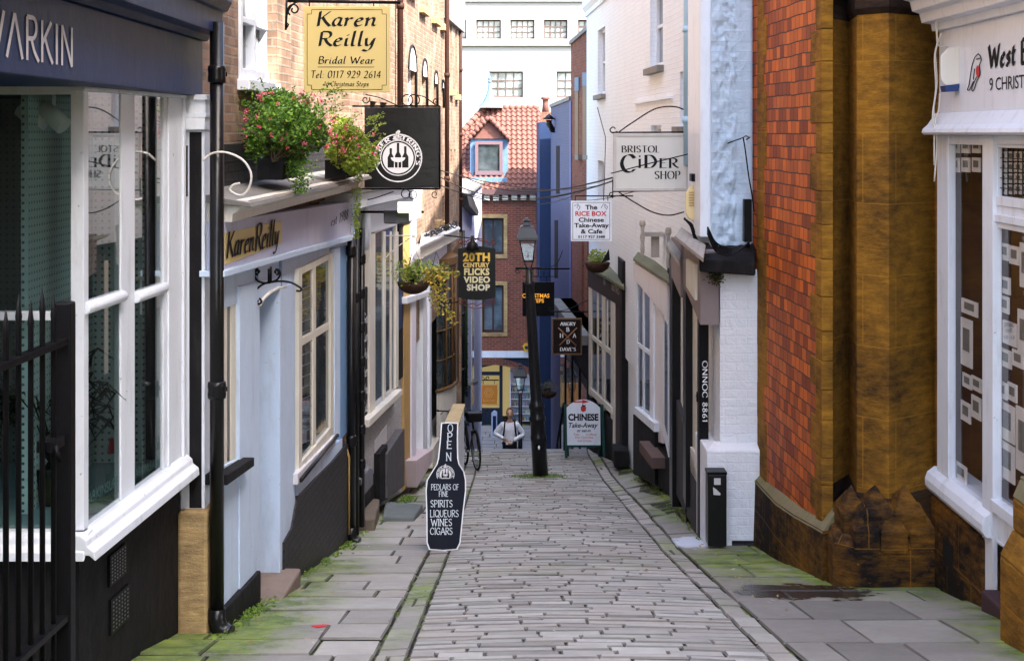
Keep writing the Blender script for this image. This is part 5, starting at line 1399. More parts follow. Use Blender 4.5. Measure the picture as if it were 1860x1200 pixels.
# ---- R2: white shop with mossy lead
FS = Facade(2.14, 20.6, 1.95, 23.3, -1)
T = thing('white_shop', 'small white shopfront with a mossy roof ledge between the canopy shop and black corner shop', 'shop', (2.4, 22, -5.5))
m = MB(); FS.ubox(m, -.35, FS.len + .2, -7, FS.uz(1180, 500)[1], -.8, -.1); m.build('wall', M_greywhite, T)
m = MB(); FS.slab(m, (1150, 476, 505), (1212, 515, 580), -.2, .06); m.build('fascia', M_greywhite, T, bevel=.004)
a, b = FS.pt(1150, 468, .1), FS.pt(1216, 512, .1); c, d = FS.pt(1214, 476, -.2), FS.pt(1160, 455, -.2)
m = MB(); m.hexa([a, b, c, d], [p - Vector((0, 0, .05)) for p in (a, b, c, d)]); m.build('mossy_roof_ledge', M_mosslead, T, bevel=.01)
m = MB(); FS.slab(m, (1153, 505, 745), (1157, 507, 750), -.2, .04); FS.slab(m, (1180, 535, 765), (1186, 538, 778), -.2, .04); FS.slab(m, (1167, 515, 755), (1170, 517, 760), -.1, .03); FS.slab(m, (1157, 621, 628), (1180, 637, 646), -.1, .035)
FS.slab(m, (1157, 508, 514), (1180, 524, 535), -.1, .03)
o = m.build('window', M_white, T, bevel=.004)
g = MB(); FS.slab(g, (1156, 505, 745), (1183, 530, 770), -.1, .02); g.build('pane', M_glassblue, o)
m = MB(); FS.poly(m, [(1152, 738), (1188, 768), (1188, 784), (1152, 752)], -.1, .09); m.build('window_sill', M_white, T, bevel=.004)
m = MB(); FS.slab(m, (1188, 540, 800), (1204, 560, 805), -.1, .01); m.build('door', M_greywhite, T, bevel=.004)
m = MB(); FS.slab(m, (1205, 565, 790), (1214, 580, 830), -.1, .03); o = m.build('window', M_white, T); g = MB(); FS.slab(g, (1207, 580, 770), (1212, 590, 790), .03, .035); g.build('pane', M_glassblue, o)
m = MB(); FS.poly(m, [(1150, 752), (1188, 785), (1190, 880), (1150, 860)], -.2, .07); FS.poly(m, [(1190, 806), (1218, 840), (1218, 900), (1190, 880)], -.2, .03); m.build('stall_riser', M_blackmatt, T)
m = MB(); q = [P(1178, 806, 20.9), P(1206, 806, 20.9), P(1212, 826, 20.3), P(1186, 808, 20.3)]
FS.ubox(m, FS.uz(1212, 800)[0], FS.uz(1188, 800)[0], FS.uz(1200, 835)[1], FS.uz(1200, 815)[1], 0, .22); m.build('doorstep', paint('brown stone step', (.12, .08, .07), .8, .2), T, bevel=.01)
# carved stone corbels
for px, y0, y1, Y, lab in ((1167, 400, 462, 22.0, 'weathered carved stone bracket farther down the white wall'), (1214, 413, 487, 18.6, 'weathered carved stone bracket nearer the boarded canopy')):
    m = MB(); c = P(px, y1, Y); h = (y1 - y0) / FL * Y; r = 4 / FL * Y
    m.lathe([(r * .8, 0), (r * 1.0, h * .15), (r * .8, h * .35), (r * 1.15, h * .5), (r * .7, h * .65), (r * .9, h * .8), (r * 1.4, h * .86), (r * 1.4, h * .95), (r, h)], c, 8, smooth=False); tag(m.build('stone_bracket', M_board), lab, 'bracket')
m = MB(); m.box(P(1188, 425, 20.6), (.26, .2, .06)); m.box(P(1190, 445, 20.65), (.11, .12, .35)); tag(m.build('stone_bracket', M_board), 'slate topped stone block on the white wall between the carved brackets', 'bracket')
# ---- R1: black and cream corner shop
FT = Facade(2.02, 25.4, 1.54, 29.4, -1)
T = thing('black_corner_shop', 'black shopfront with tall cream framed windows behind the take-away board', 'shop', (1.9, 27, -6))
m = MB(); FT.ubox(m, 0, FT.len - .1, ZLOW, FT.uz(1110, 500)[1], -.9, -.12); m.build('wall', M_blackmatt, T)
m = MB(); a = P(1130, 500, 25.38); b = P(1153, 850, 25.38); m.box(((a.x + b.x) / 2, 25.9, (a.z + b.z) / 2), (b.x - a.x, 1.0, a.z - b.z)); m.box(((a.x + b.x) / 2, 25.9, a.z + .12), (b.x - a.x, 1.0, .25)); m.build('end_wall', M_blackmatt, T)
m = MB(); FT.slab(m, (1068, 488, 520), (1129, 528, 558), -.2, .05); m.build('fascia', paint('dark brown fascia', (.045, .035, .035), .6), T, bevel=.004)
m = MB(); on_facade(m, ft('BAR', bold=.02), FT, (1096, 504, 516), (1100, 507, 519), .054, CAPF); on_facade(m, ft('BISTRO', bold=.02), FT, (1111, 514, 526), (1125, 523, 536), .054, CAPF); 
m.build('lettering', flat('faded pale letters', (.30, .28, .26)), T)
a, b = FT.pt(1062, 480, .12), FT.pt(1134, 522, .12); c, d = FT.pt(1132, 486, -.35), FT.pt(1073, 466, -.35)
m = MB(); m.hexa([a, b, c, d], [p - Vector((0, 0, .06)) for p in (a, b, c, d)]); m.build('mossy_roof_ledge', M_mosslead, T, bevel=.01)
m = MB()
FT.slab(m, (1069, 518, 715), (1074, 521, 722), -.1, .03); FT.slab(m, (1084, 527, 730), (1087, 529, 734), -.1, .02); FT.slab(m, (1093, 533, 740), (1098, 536, 746), -.1, .03); FT.slab(m, (1109, 545, 835), (1116, 549, 845), -.1, .03)
FT.slab(m, (1074, 608, 615), (1109, 636, 645), -.1, .035); FT.slab(m, (1102, 545, 640), (1104, 546, 640), -.1, .02)
FT.poly(m, [(1069, 702), (1110, 740), (1110, 752), (1069, 713)], -.1, .05)
o = m.build('window', M_cream, T, bevel=.003)
g = MB(); FT.slab(g, (1071, 520, 712), (1112, 548, 752), -.08, .012); g.build('pane', M_glass, o)
m = MB(); FT.slab(m, (1117, 550, 820), (1129, 560, 835), -.1, .01); o = m.build('door', M_brown if False else paint('dark brown door', (.05, .03, .025), .5), T)
m = MB(); FT.poly(m, [(1066, 718), (1112, 762), (1112, 845), (1066, 825)], -.2, .04); m.build('stall_riser', M_blackmatt, T)
m = MB(); q = P(1128, 818, 25.1); m.box((q.x, 25.25, q.z - .12), (.26, .6, .3)); m.build('doorstep', M_blackmatt, T, bevel=.02)
m = MB(); a, b = P(1067, 500, 28.9), P(1067, 830, 28.9); 
# ---- west shop at the right edge
FH = Facade(3.62, 12.15, 3.64, 8.6, -1)
T = thing('picture_shop', 'white fronted picture shop with black letter sign at the far right', 'shop', (4, 10.5, -3.4))
def hz_(px, py, d=0): return FH.uz(px, py, d)[1]
def hs(name, mat, L, Rr, d0=-.2, d1=0., bev=.005, par=None):
    m = MB(); FH.slab(m, L, Rr, d0, d1); return m.build(name, mat, par or T, bevel=bev)
def hr(m, px0, px1, pyT, pyB, d0, d1):
    r = FH.rect(px0, px1, pyT, pyB, d1); FH.ubox(m, r[0], r[1], r[2], r[3], d0, d1)
zA = hz_(1715, 205); zBf = hz_(1715, 55)
m = MB(); FH.ubox(m, .02, FH.len, zA, zBf, -.3, .0); m.build('fascia', M_white, T, bevel=.004)
m = MB(); FH.uprof(m, -.02, FH.len, [(-.3, zBf + .4), (.3, zBf + .34), (.3, zBf + .27), (.24, zBf + .25), (.22, zBf + .17), (.16, zBf + .15), (.14, zBf + .07), (.06, zBf + .06), (.05, zBf + .001), (-.3, zBf + .001)]); m.build('cornice', M_white, T, bevel=.004)
zC = hz_(1705, 245)
m = MB(); FH.uprof(m, -.02, FH.len, [(-.3, zA - .001), (.02, zA - .001), (.09, zA - .10), (.13, zC + .05), (.14, zC + .02), (.12, zC), (-.3, zC)]); m.build('lower_cornice', M_white, T, bevel=.004)
m = MB(); hr(m, 1702, 1722, 246, 890, -.035, .03); hr(m, 1722, 1786, 246, 262, -.035, .02); hr(m, 1784, 1803, 246, 1100, -.035, .035); hr(m, 1803, 1870, 246, 262, -.035, .015)
frw = m.build('window_frame', M_white, T, bevel=.004)
m = MB(); hr(m, 1722, 1785, 262, 880, -.03, -.025); m.build('pane', M_clear2, frw)
m = MB(); FH.uprof(m, -.06, FH.uz(1784, 500, .1)[0], [(-.2, hz_(1722, 862)), (.02, hz_(1722, 862)), (.08, hz_(1722, 872)), (.10, hz_(1722, 884)), (.10, hz_(1722, 896)), (.07, hz_(1722, 906)), (-.2, hz_(1722, 906))]); m.build('window_sill', M_white, T, bevel=.004)
# door beyond the mullion
m = MB(); hr(m, 1806, 1812, 262, 372, -.035, .0); hr(m, 1806, 1875, 262, 268, -.035, .0); hr(m, 1803, 1875, 355, 372, -.035, .012); hr(m, 1803, 1875, 388, 402, -.035, .02)
hr(m, 1803, 1810, 402, 915, -.035, .0); hr(m, 1803, 1875, 402, 412, -.035, .0); hr(m, 1798, 1875, 905, 925, -.035, .05); hr(m, 1800, 1875, 925, 1075, -.035, .0)
hr(m, 1806, 1875, 975, 981, 0, .008)
dr = m.build('door', M_white, T, bevel=.004)
m = MB(); hr(m, 1812, 1875, 268, 356, -.03, -.025); hr(m, 1810, 1875, 412, 905, -.03, -.025); m.build('pane', M_clear2, dr)
m = MB(); hr(m, 1803, 1875, 372, 388, -.1, .004); m.build('transom', M_white, T)
m = MB()
for k in range(1, 7): r = FH.rect(1812 + k * 9, 1813 + k * 9, 268, 356, -.02); FH.ubox(m, r[0], r[1], r[2], r[3], -.025, -.018)
for k in range(1, 5): r = FH.rect(1812, 1875, 268 + k * 18, 269.5 + k * 18, -.02); FH.ubox(m, r[0], r[1], r[2], r[3], -.026, -.017)
m.build('lead_cames', M_iron, dr)
# interior
m = MB(); FH.ubox(m, .02, FH.len, -4, 2.5, -1.3, -1.2); FH.ubox(m, .02, .1, -4, 2.5, -1.2, -.012); FH.ubox(m, 0.02, FH.len, hz_(1722, 890), hz_(1722, 880), -1.2, -.1); m.build('inner_wall', paint('dark red brown interior', (.07, .028, .02), .7), T)
M_card = island('printed cards', [(.65, .62, .55), (.12, .11, .10), (.40, .36, .30), (.75, .73, .70), (.2, .18, .16), (.5, .5, .5)], .5)
M_cardpic = island('card pictures', [(.05, .045, .04), (.16, .14, .12), (.08, .10, .12), (.22, .18, .12), (.04, .04, .05)], .5)
t = thing('card_display', 'rows of picture cards hung inside the white shop window and door', 'display', tuple(FH.W(1, -2, -.2)))
for k, (a, b) in enumerate(((1728, 1760), (1738, 1764), (1730, 1762))): pass
def card(px0, px1, py0, py1, d=-.045):
    m = MB(); r = FH.rect(px0, px1, py0, py1, d); FH.ubox(m, r[0], r[1], r[2], r[3], d - .01, d); m.build('card', M_card, t)
    m = MB(); w = (r[1] - r[0]) * .2; h = (r[3] - r[2]) * .2; FH.ubox(m, r[0] + w, r[1] - w, r[2] + h * 1.6, r[3] - h, d, d + .002); m.build('card_picture', M_cardpic, t)
for row in range(2):
    for c_ in range(3): card(1727 + c_ * 19, 1742 + c_ * 19, 252 + row * 34, 278 + row * 34)
for i in range(5):
    for j in range(4): card(1815 + i * 14, 1827 + i * 14, 275 + j * 20, 292 + j * 20)
for px0, px1, py0, py1 in ((1745, 1765, 575, 660), (1746, 1775, 540, 566), (1748, 1764, 675, 700), (1764, 1782, 680, 705), (1745, 1762, 725, 760), (1764, 1781, 715, 755), (1735, 1755, 835, 865), (1815, 1832, 440, 470), (1833, 1850, 445, 478), (1815, 1834, 500, 530), (1815, 1832, 535, 565), (1822, 1846, 580, 622), (1812, 1836, 628, 660), (1838, 1858, 632, 662), (1811, 1828, 688, 718), (1830, 1846, 692, 724), (1812, 1842, 724, 790), (1812, 1842, 794, 860), (1845, 1870, 735, 850), (1848, 1870, 560, 640), (1852, 1870, 440, 520)):
    card(px0, px1, py0, py1)
# small handwritten opening hours card
m = MB(); hr(m, 1821, 1846, 581, 621, -.04, -.038); tag(m.build('opening_hours_card', flat('white card', (.75, .75, .75))), 'small white card with handwritten opening hours in the shop door glass', 'sign')
m = MB(); on_facade(m, nib_polys('OPENING', w=.05, thin=.07), FH, (1824, 586, 593), (1842, 586.5, 594), -.036); on_facade(m, nib_polys('HOURS', w=.05, thin=.07), FH, (1827, 597, 603), (1839, 597, 604), -.036); on_facade(m, nib_polys('11.00 - 4.30', w=.05, thin=.07), FH, (1823, 609, 615), (1843, 610, 616), -.036)
o = m.build('lettering', M_ink, bpy.data.objects['opening_hours_card'])
# fascia writing
m = MB(); pl = nib_polys('West Bristol', w=.20, ang=42, thin=.05, track=.07); x1 = max(x for _, q in pl for x, y in q); wb = [(l, q) for l, q in pl]
on_facade(m, wb, FH, (1794, 84, 124), (1931, 59, 105), .004)
on_facade(m, ft('9 CHRISTMAS STEPS', spacing=.95), FH, (1797, 141, 165), (1945, 125, 153), .004, CAPF); m.build('lettering', M_ink, T)
m = MB()
for l in ([(1777, 98), (1771, 104), (1766, 118), (1763, 135), (1760, 155), (1757, 163), (1761, 163), (1768, 148)], [(1777, 98), (1781, 103), (1782, 110), (1779, 120), (1780, 135), (1774, 148), (1768, 165), (1765, 160), (1774, 140)], [(1773, 108), (1780, 106)], [(1770, 125), (1768, 145)]):
    c = crom(l, 4); m.tube([FH.pt(x, y, .006) for x, y in c], .004, 4)
m.build('bird_emblem', M_ink, T)
m = MB(); e = [FH.pt(1776 + 3.5 * math.cos(a), 130 + 11 * math.sin(a), .008) for a in [2 * math.pi * k / 14 for k in range(14)]]; m.add(e, [tuple(range(14))]); m.build('bird_breast', M_red, T)
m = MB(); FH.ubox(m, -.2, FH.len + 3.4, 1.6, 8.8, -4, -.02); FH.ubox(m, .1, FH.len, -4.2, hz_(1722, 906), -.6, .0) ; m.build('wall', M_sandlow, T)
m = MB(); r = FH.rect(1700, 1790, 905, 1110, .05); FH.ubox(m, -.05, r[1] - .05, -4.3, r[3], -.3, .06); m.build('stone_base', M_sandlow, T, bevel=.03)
m = MB(); hr(m, 1713, 1731, 975, 1020, .06, .062); m.build('air_vent', M_darkinside, T)
m = MB(); FH.ubox(m, FH.uz(1786, 1050, .1)[0], FH.len, -4.4, hz_(1790, 1050), -.3, .12); m.build('doorstep', paint('dark red step', (.06, .035, .04), .7, .3), T, bevel=.02)
t = alarm('alarm_box', 'white faceted burglar alarm with blue base on the white fascia', 1708, 1752, 84, 164, 11.6, M_whitewarm, 1)
m = MB(); q = [P(1716, 156, 11.59), P(1745, 152, 11.59), P(1740, 166, 11.59), P(1719, 167, 11.59)]; m.hexa(q, [p + Vector((0, .13, 0)) for p in q]); m.build('base', flat('dark blue plastic', (.01, .04, .16), .3), t)
for k, l in enumerate(([(1706, 20), (1700, 45), (1703, 75), (1699, 100), (1702, 150), (1696, 200), (1703, 235)], [(1710, 60), (1698, 100), (1700, 160), (1694, 215), (1702, 255), (1697, 330)], [(1733, 70), (1725, 82), (1706, 84), (1702, 65), (1706, 30)], [(1707, 170), (1705, 200), (1698, 230), (1697, 300)])):
    cable('cable', 'tangled white cables running down the edge of the white shop fascia', [P(x, y, 11.9) for x, y in crom(l, 5)], .007, M_cablewhite, group='cables beside the picture shop')
# ---- stone turret and glazed tile wall (chapel)
T = thing('stone_chapel', 'ochre sandstone turret joined to a glazed orange tile wall with stone quoins', 'building', (3.2, 13, -3.6))
FU = Facade(2.76, 12.75, 2.62, 15.70, -1)
uQ = FU.uz(1490, 500)[0]
m = MB(); FU.ubox(m, uQ, .7, -3.9, 7.0, -.09, 0); FU.ubox(m, .7, FU.len + .02, -3.9, 7.0, -3.2, 0); m.build('tile_wall', M_tile, T)
m = MB(); r0, r1 = FU.uz(1388, 500)[0], FU.uz(1377, 500)[0]
zz_ = -4.2
i = 0
while zz_ < 3:
    w = R.choice([0, .12]); FU.ubox(m, r0 - w * 1, r1, zz_, zz_ + .38, -.1, .008 + .002 * (i % 2)); zz_ += .385; i += 1
m.build('stone_strip', M_sand, T)
m = MB(); zz_ = -3.7; i = 0
while zz_ < 6.5:
    h = R.uniform(.24, .36); w = (.30 if i % 2 else .12); FU.ubox(m, -.05, uQ + w, zz_, zz_ + h - .004, -.09, .012 + .003 * (i % 3)); zz_ += h; i += 1
m.build('quoin', M_sand, T, bevel=.008)
def ring(pts): return [(P(px, 0, Y).x, Y) for px, Y in pts]
tur = ring([(1509, 12.85), (1541, 13.25), (1556, 12.55), (1614, 12.30), (1699, 12.75)]) + [(4.0, 12.6), (4.3, 14), (3.0, 14)]
def scale_ring(r, s, c=(3.35, 13.1)): return [(c[0] + (x - c[0]) * s, c[1] + (y - c[1]) * s) for x, y in r]
zsc = P(0, 25, 12.4).z
m = MB(); m.prism(tur, P(0, 905, 12.4).z, zsc); m.build('turret_shaft', M_sand, T, bevel=.012)
m = MB(); m.prism(scale_ring(tur, 1.07), zsc + .05, zsc + .13); a = scale_ring(tur, 1.07); b = scale_ring(tur, 1.0)
m.hexa([(x, y, zsc + .05) for x, y in a], [(x, y, zsc) for x, y in b]); m.hexa([(x, y, zsc + .22) for x, y in b], [(x, y, zsc + .13) for x, y in a]); m.build('string_course', M_sanddark, T)
m = MB(); m.prism(scale_ring(tur, .98), zsc + .2, 7.0); m.build('turret_top', M_sand, T)
zb0 = P(0, 905, 12.3).z; zb1 = P(0, 950, 12.3).z; zb2 = P(0, 975, 12.2).z
base = ring([(1490, 12.9), (1512, 12.2), (1560, 12.02), (1700, 12.05)]) + [(4.1, 12.3), (4.3, 14), (2.7, 14)]
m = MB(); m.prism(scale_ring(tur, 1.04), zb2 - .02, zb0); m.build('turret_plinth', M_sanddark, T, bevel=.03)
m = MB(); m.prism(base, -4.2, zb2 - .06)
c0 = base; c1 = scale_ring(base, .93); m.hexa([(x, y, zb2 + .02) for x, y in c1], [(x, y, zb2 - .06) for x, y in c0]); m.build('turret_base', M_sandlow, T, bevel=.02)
for px, Y, w in ((1552, 12.28, .17), (1596, 12.12, .22), (1650, 12.12, .22), (1573, 12.08, .17), (1622, 12.06, .18), (1675, 12.1, .18)):
    py = 885 if w > .16 and px in (1552, 1596, 1650) else 915
    c = P(px, py, Y); m = MB()
    b_ = [(c.x - w * .62, Y - .05, c.z - .22), (c.x + w * .62, Y - .05, c.z - .22), (c.x + w * .62, Y + .35, c.z - .22), (c.x - w * .62, Y + .35, c.z - .22)]
    m.add([c + Vector((0, .12, 0))] + [Vector(p) for p in b_] + [Vector(p) - Vector((0, 0, .18)) for p in b_], [(0, 1, 2), (0, 2, 3), (0, 3, 4), (0, 4, 1), (1, 5, 6, 2), (4, 8, 5, 1), (2, 6, 7, 3)])
    m.build('pyramid_stone', M_sandlow, T, bevel=.008)
# battered curving plinth with mossy coping under the tiles
m = MB(); top = [(1368, 838, 15.6), (1395, 868, 14.9), (1420, 893, 14.2), (1455, 915, 13.5), (1505, 940, 12.55)]
tops = [P(*t_) for t_ in top]; 
for k in range(len(top) - 1):
    a, b = tops[k], tops[k + 1]
    q = [a + Vector((-.06, -.02, -.10)), b + Vector((-.06, -.06, -.10)), b + Vector((-.10, -.12, -1.6)), a + Vector((-.10, -.04, -1.6))]
    m.hexa(q, [p + Vector((.6, .3, 0)) for p in q])
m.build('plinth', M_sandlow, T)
m = MB()
for k in range(len(top) - 1):
    for h_ in range(2):
        a, b = tops[k].lerp(tops[k + 1], h_ / 2 + .01), tops[k].lerp(tops[k + 1], (h_ + 1) / 2 - .01)
        q = [a + Vector((-.07, -.03, -.12)), b + Vector((-.07, -.06, -.12)), b + Vector((.08, .03, .07)), a + Vector((.08, .03, .07))]
        m.hexa(q, [p + Vector((.1, .05, -.12)) for p in q])
m.build('coping', M_mossstone, T, bevel=.008)
# ---- near right buttress
T = thing('stone_buttress', 'near ochre stone buttress at the bottom right corner', 'buttress', (3.3, 9.1, -3.4))
bp = [(3.234, 9.5), (3.234, 8.9), (3.9, 8.9), (3.9, 9.5)]
def bpz(py): return P(0, py, 9.45).z
m = MB(); m.prism(bp, -3.9, bpz(1010)); m.build('base', M_sand, T, bevel=.02)
m = MB(); c1 = [(x + .085, y - .0) for x, y in bp]; m.hexa([(x, y, bpz(965)) for x, y in c1], [(x, y, bpz(1010) + .001) for x, y in bp]); m.build('weathered_slope', M_sand, T, bevel=.01)
m = MB(); m.prism(c1, bpz(905), bpz(965) + .001); m.build('shaft', M_sand, T, bevel=.02)
m = MB(); c2 = [(x + .05, y - .0) for x, y in c1]; m.hexa([(x, y, bpz(872)) for x, y in c2], [(x, y, bpz(905) + .001) for x, y in c1]); m.prism(c2, bpz(872), bpz(872) + .02); m.build('cap', M_mossstone, T, bevel=.01)
# unseen buildings beside and behind the viewpoint, right one shaped to shade the lane
T = thing('unseen_terrace', 'unseen brick terrace shaped to shade the lane, on its right above the chapel', 'building', (8, 0, -2))
m = MB(); m.box((8.3, -5, 5.2), (6.4, 20, 16)); m.box((7.5, 13.5, 2), (5.8, 3, 8)); m.build('wall', M_brickred, T)
T = thing('unseen_terrace', 'rendered terrace standing along the left of the lane above the corner shop', 'building', (-6, 0, -2))
m = MB(); m.box((-6.2, -3, 2.5), (6.4, 16, 9)); m.build('wall', M_greywhite, T)
# ================================================================ SIGNS, LAMPS, PLANTS, PEOPLE
def crom3(p):
    out = []
    for i in range(len(p) - 1):
        a, b, c, d = p[max(i - 1, 0)], p[i], p[i + 1], p[min(i + 2, len(p) - 1)]
        for j in range(4):
            t = j / 4; out.append(.5 * ((2 * b) + (c - a) * t + (2 * a - 5 * b + 4 * c - d) * t * t + (3 * b - a - 3 * c + d) * t ** 3))
    return out + [p[-1]]
def board(t, name, px0, px1, py0, py1, Y, th, mat, bevel=.003, par=None):
    m = MB(); frontq(m, px0, px1, py0, py1, Y, th); return m.build(name, mat, par or t, bevel=bevel)
def line2(m, pts, Y, r, n=6): m.tube([P(x, y, Y) for x, y in pts], r, n)
def circ(cx, cy, r, n=24, a0=0, a1=360): return [(cx + r * math.cos(math.radians(a0 + (a1 - a0) * i / n)), cy - r * math.sin(math.radians(a0 + (a1 - a0) * i / n))) for i in range(n + 1)]
def flat_ring(m, cx, cy, r0, r1, Y, n=40):
    a = circ(cx, cy, r0, n)[:-1]; b = circ(cx, cy, r1, n)[:-1]; k = len(m.v)
    m.v += [P(x, y, Y) for x, y in a] + [P(x, y, Y) for x, y in b]
    for i in range(n): j = (i + 1) % n; m.f.append((k + i, k + j, k + n + j, k + n + i))
def disc(m, cx, cy, r, Y, n=36): m.add([P(x, y, Y) for x, y in circ(cx, cy, r, n)[:-1]], [tuple(range(n))])
def flatpoly(m, pts, Y): m.add([P(x, y, Y) for x, y in pts], [tuple(range(len(pts)))])
# --- gold hanging sign
Y = 12.0
t = thing('hanging_sign', 'gold bridal wear sign hanging from a scrolled black iron bracket', 'sign', P(630, 168, Y))
board(t, 'board', 552, 708, 12, 168, Y, .03, M_gold)
m = MB(); s_ = Y - .0015
nt = [(566, 18), (694, 18), (694, 26), (702, 26), (702, 155), (694, 155), (694, 163), (566, 163), (566, 155), (558, 155), (558, 26), (566, 26), (566, 18)]
for a, b in zip(nt, nt[1:]):
    dx, dy = b[0] - a[0], b[1] - a[1]; L = math.hypot(dx, dy); ox, oy = -dy / L * .5, dx / L * .5
    flatpoly(m, [(a[0] - ox, a[1] - oy), (b[0] - ox, b[1] - oy), (b[0] + ox, b[1] + oy), (a[0] + ox, a[1] + oy)], s_)
flatpoly(m, [(577, 121.6), (680, 121.6), (680, 122.6), (577, 122.6)], s_); m.build('border', M_ink, t)
kn = dict(w=.12, ang=38, thin=.035, shear=.12, track=.07)
for s, a, b, yb, yt in (('Karen', 575, 684, 48, 21), ('Reilly', 578, 683, 84, 58), ('Bridal Wear', 578, 681, 116, 103), ('Tel: 0117 929 2614', 565, 692, 142, 129), ('16 Christmas Steps', 589, 670, 157, 148)):
    m = MB(); on_sign(m, nib_polys(s, **(kn if len(s) < 8 else dict(kn, w=.10, thin=.05))), a, b, yb, yt, s_ - .0005, 1.0); m.build('lettering', M_ink, t)
m = MB(); line2(m, [(520, 2), (728, 5)], Y + .015, .014, 8); line2(m, [(521, -10), (519, 55)], Y + .0, .01)
line2(m, scroll((534, 18), 12, 1.3, 2.2), Y, .008); line2(m, crom([(520, 50), (522, 25), (535, 6), (560, 3)], 6), Y, .008); line2(m, [(519, 40), (524, 45), (520, 52)], Y, .008); m.build('bracket', M_iron, t)
for px in (562, 679):
    m = MB(); line2(m, [(px, 2), (px, 12)], Y + .015, .006); m.build('hook', M_iron, t)
# --- black wine shop sign
Y = 16.0
t = thing('hanging_sign', 'black square hanging sign with a white ring emblem of wine bottles', 'sign', P(730, 343, Y))
board(t, 'board', 662, 797, 195, 341, Y, .04, M_black)
m = MB(); 
for a in ([(660, 193), (799, 193)], [(799, 193), (799, 343)], [(660, 343), (799, 343)]): line2(m, a, Y + .02, .012)
line2(m, scroll((664, 181), 8, 1.1, -.5), Y, .007); line2(m, crom([(664, 172), (690, 178), (722, 192)], 6), Y, .007); line2(m, circ(740, 182, 10), Y, .007); line2(m, circ(752, 182, 10), Y, .007); line2(m, crom([(748, 172), (770, 176), (790, 190)], 5), Y, .007); line2(m, scroll((792, 184), 6, 1.2, 1.4), Y, .007)
line2(m, crom([(655, 365), (680, 360), (715, 348)], 5), Y, .007); line2(m, circ(737, 352, 8), Y, .006); line2(m, circ(750, 354, 7), Y, .006); line2(m, scroll((790, 353), 7, 1.1, 1), Y, .006)
line2(m, [(640, 343), (660, 343)], Y, .012); line2(m, [(640, 193), (660, 193)], Y, .012)
m.build('bracket', M_iron, t)
def emblem(t, cx, cy, r, Y, txt=True):
    m = MB(); flat_ring(m, cx, cy, r * .95, r, Y - .002); flat_ring(m, cx, cy, r * .70, r * .74, Y - .002); disc(m, cx, cy, r * .64, Y - .0022)
    flat_ring(m, cx, cy - r * .0, r * .74, r * .78, Y - .0021) if False else None
    e = m.build('emblem', M_inkwhite, t)
    m = MB()
    for dx_2, h in ((-.30, .40), (0, .62), (.30, .48)):
        x = cx + dx_2 * r; w = r * .13; nb = w * .38; y0 = cy + r * .40; ys = cy - r * .02 - (h - .4) * r * .3
        flatpoly(m, [(x - w, y0), (x + w, y0), (x + w, ys), (x + nb, ys - w * 1.2), (x + nb, cy - h * r), (x - nb, cy - h * r), (x - nb, ys - w * 1.2), (x - w, ys)], Y - .0030 - abs(dx_2) * .0005)
    m.build('bottle_emblem', M_black, e)
    m = MB(); n = 12; flatpoly(m, [(cx + r * .30 * math.cos(math.pi * k / n), cy + r * (-.02 + .20 * math.sin(math.pi * k / n))) for k in range(n + 1)], Y - .0040); flatpoly(m, [(cx - r * .02, cy + r * .1), (cx + r * .02, cy + r * .1), (cx + r * .02, cy + r * .42), (cx - r * .02, cy + r * .42)], Y - .0042); m.build('glass_emblem', M_inkwhite, e)
    if txt:
        m = MB(); word = "WEBER & TRING'S"; st, W = nib_strokes(word, track=.16, space=.25)
        pl = nib_polys(word, w=.10, thin=.13, ang=10, track=.16, space=.25)
        for l, q in pl:
            k = len(m.v)
            for x, y in q:
                a = math.radians(200 - 220 * x / W); rr_ = r * (.77 + .16 * y); m.v.append(P(cx + rr_ * math.cos(a), cy - rr_ * math.sin(a), Y - .0022 - .00006 * l))
            m.f.append(tuple(range(k, k + len(q))))
        on_sign(m, nib_polys('&', w=.12, thin=.12), cx - r * .16, cx + r * .16, cy - r * .74, cy - r * 1.12, Y - .006)
        m.build('ring_lettering', M_inkwhite, e)
emblem(t, 723, 287, 44, Y, True)
# floodlights on an arm
t = thing('floodlight', 'pair of square floodlights on a black arm below the wine bottle sign', 'lamp', P(730, 400, 16.2))
m = MB(); line2(m, [(655, 385), (770, 385)], 16.3, .014, 8); line2(m, [(723, 404), (723, 421)], 16.2, .01); m.build('arm', M_iron, t)
for a, b, c, d, mt in ((697, 742, 382, 405, M_black), (722, 764, 366, 386, flat('lit lamp glass', (.55, .66, .38), .2, emit=.25))):
    m = MB(); q = [P(a, c, 16.2), P(b, c, 16.2), P(b, d, 16.1), P(a, d, 16.1)]; m.hexa(q, [p + Vector((0, .14, -.02)) for p in q]); m.build('lamp_head', mt, t, bevel=.008)
# --- film shop sign
Y = 25.0
t = thing('hanging_sign', 'black video shop sign with yellow letters and curved red iron scrolls', 'sign', P(866, 545, Y))
m = MB(); o = [(832, 452)] + [(832 + 68 * k / 10, 452 - 5 * math.sin(math.pi * k / 10)) for k in range(1, 10)] + [(900, 452), (900, 540)] + [(900 - 68 * k / 10, 540 + 5 * math.sin(math.pi * k / 10)) for k in range(1, 10)] + [(832, 540)]
m.hexa([P(x, y, Y) for x, y in o], [P(x, y, Y + .05) for x, y in o]); m.build('board', M_black, t)
for s, a, b, yb, yt, c_ in (('20TH', 841, 890, 474, 459, (.72, .46, .06)), ('CENTURY', 841, 889, 485, 477, (.70, .52, .16)), ('FLICKS', 843, 889, 499, 487, (.68, .58, .28)), ('VIDEO', 842, 890, 513, 502, (.66, .60, .36)), ('SHOP', 848, 890, 527, 516, (.64, .60, .44))):
    m = MB(); on_sign(m, ft(s, bold=.045, spacing=1.08), a, b, yb, yt, Y - .003, CAPF); m.build('lettering', flat('yellow letters ' + s, c_), t)
m = MB()
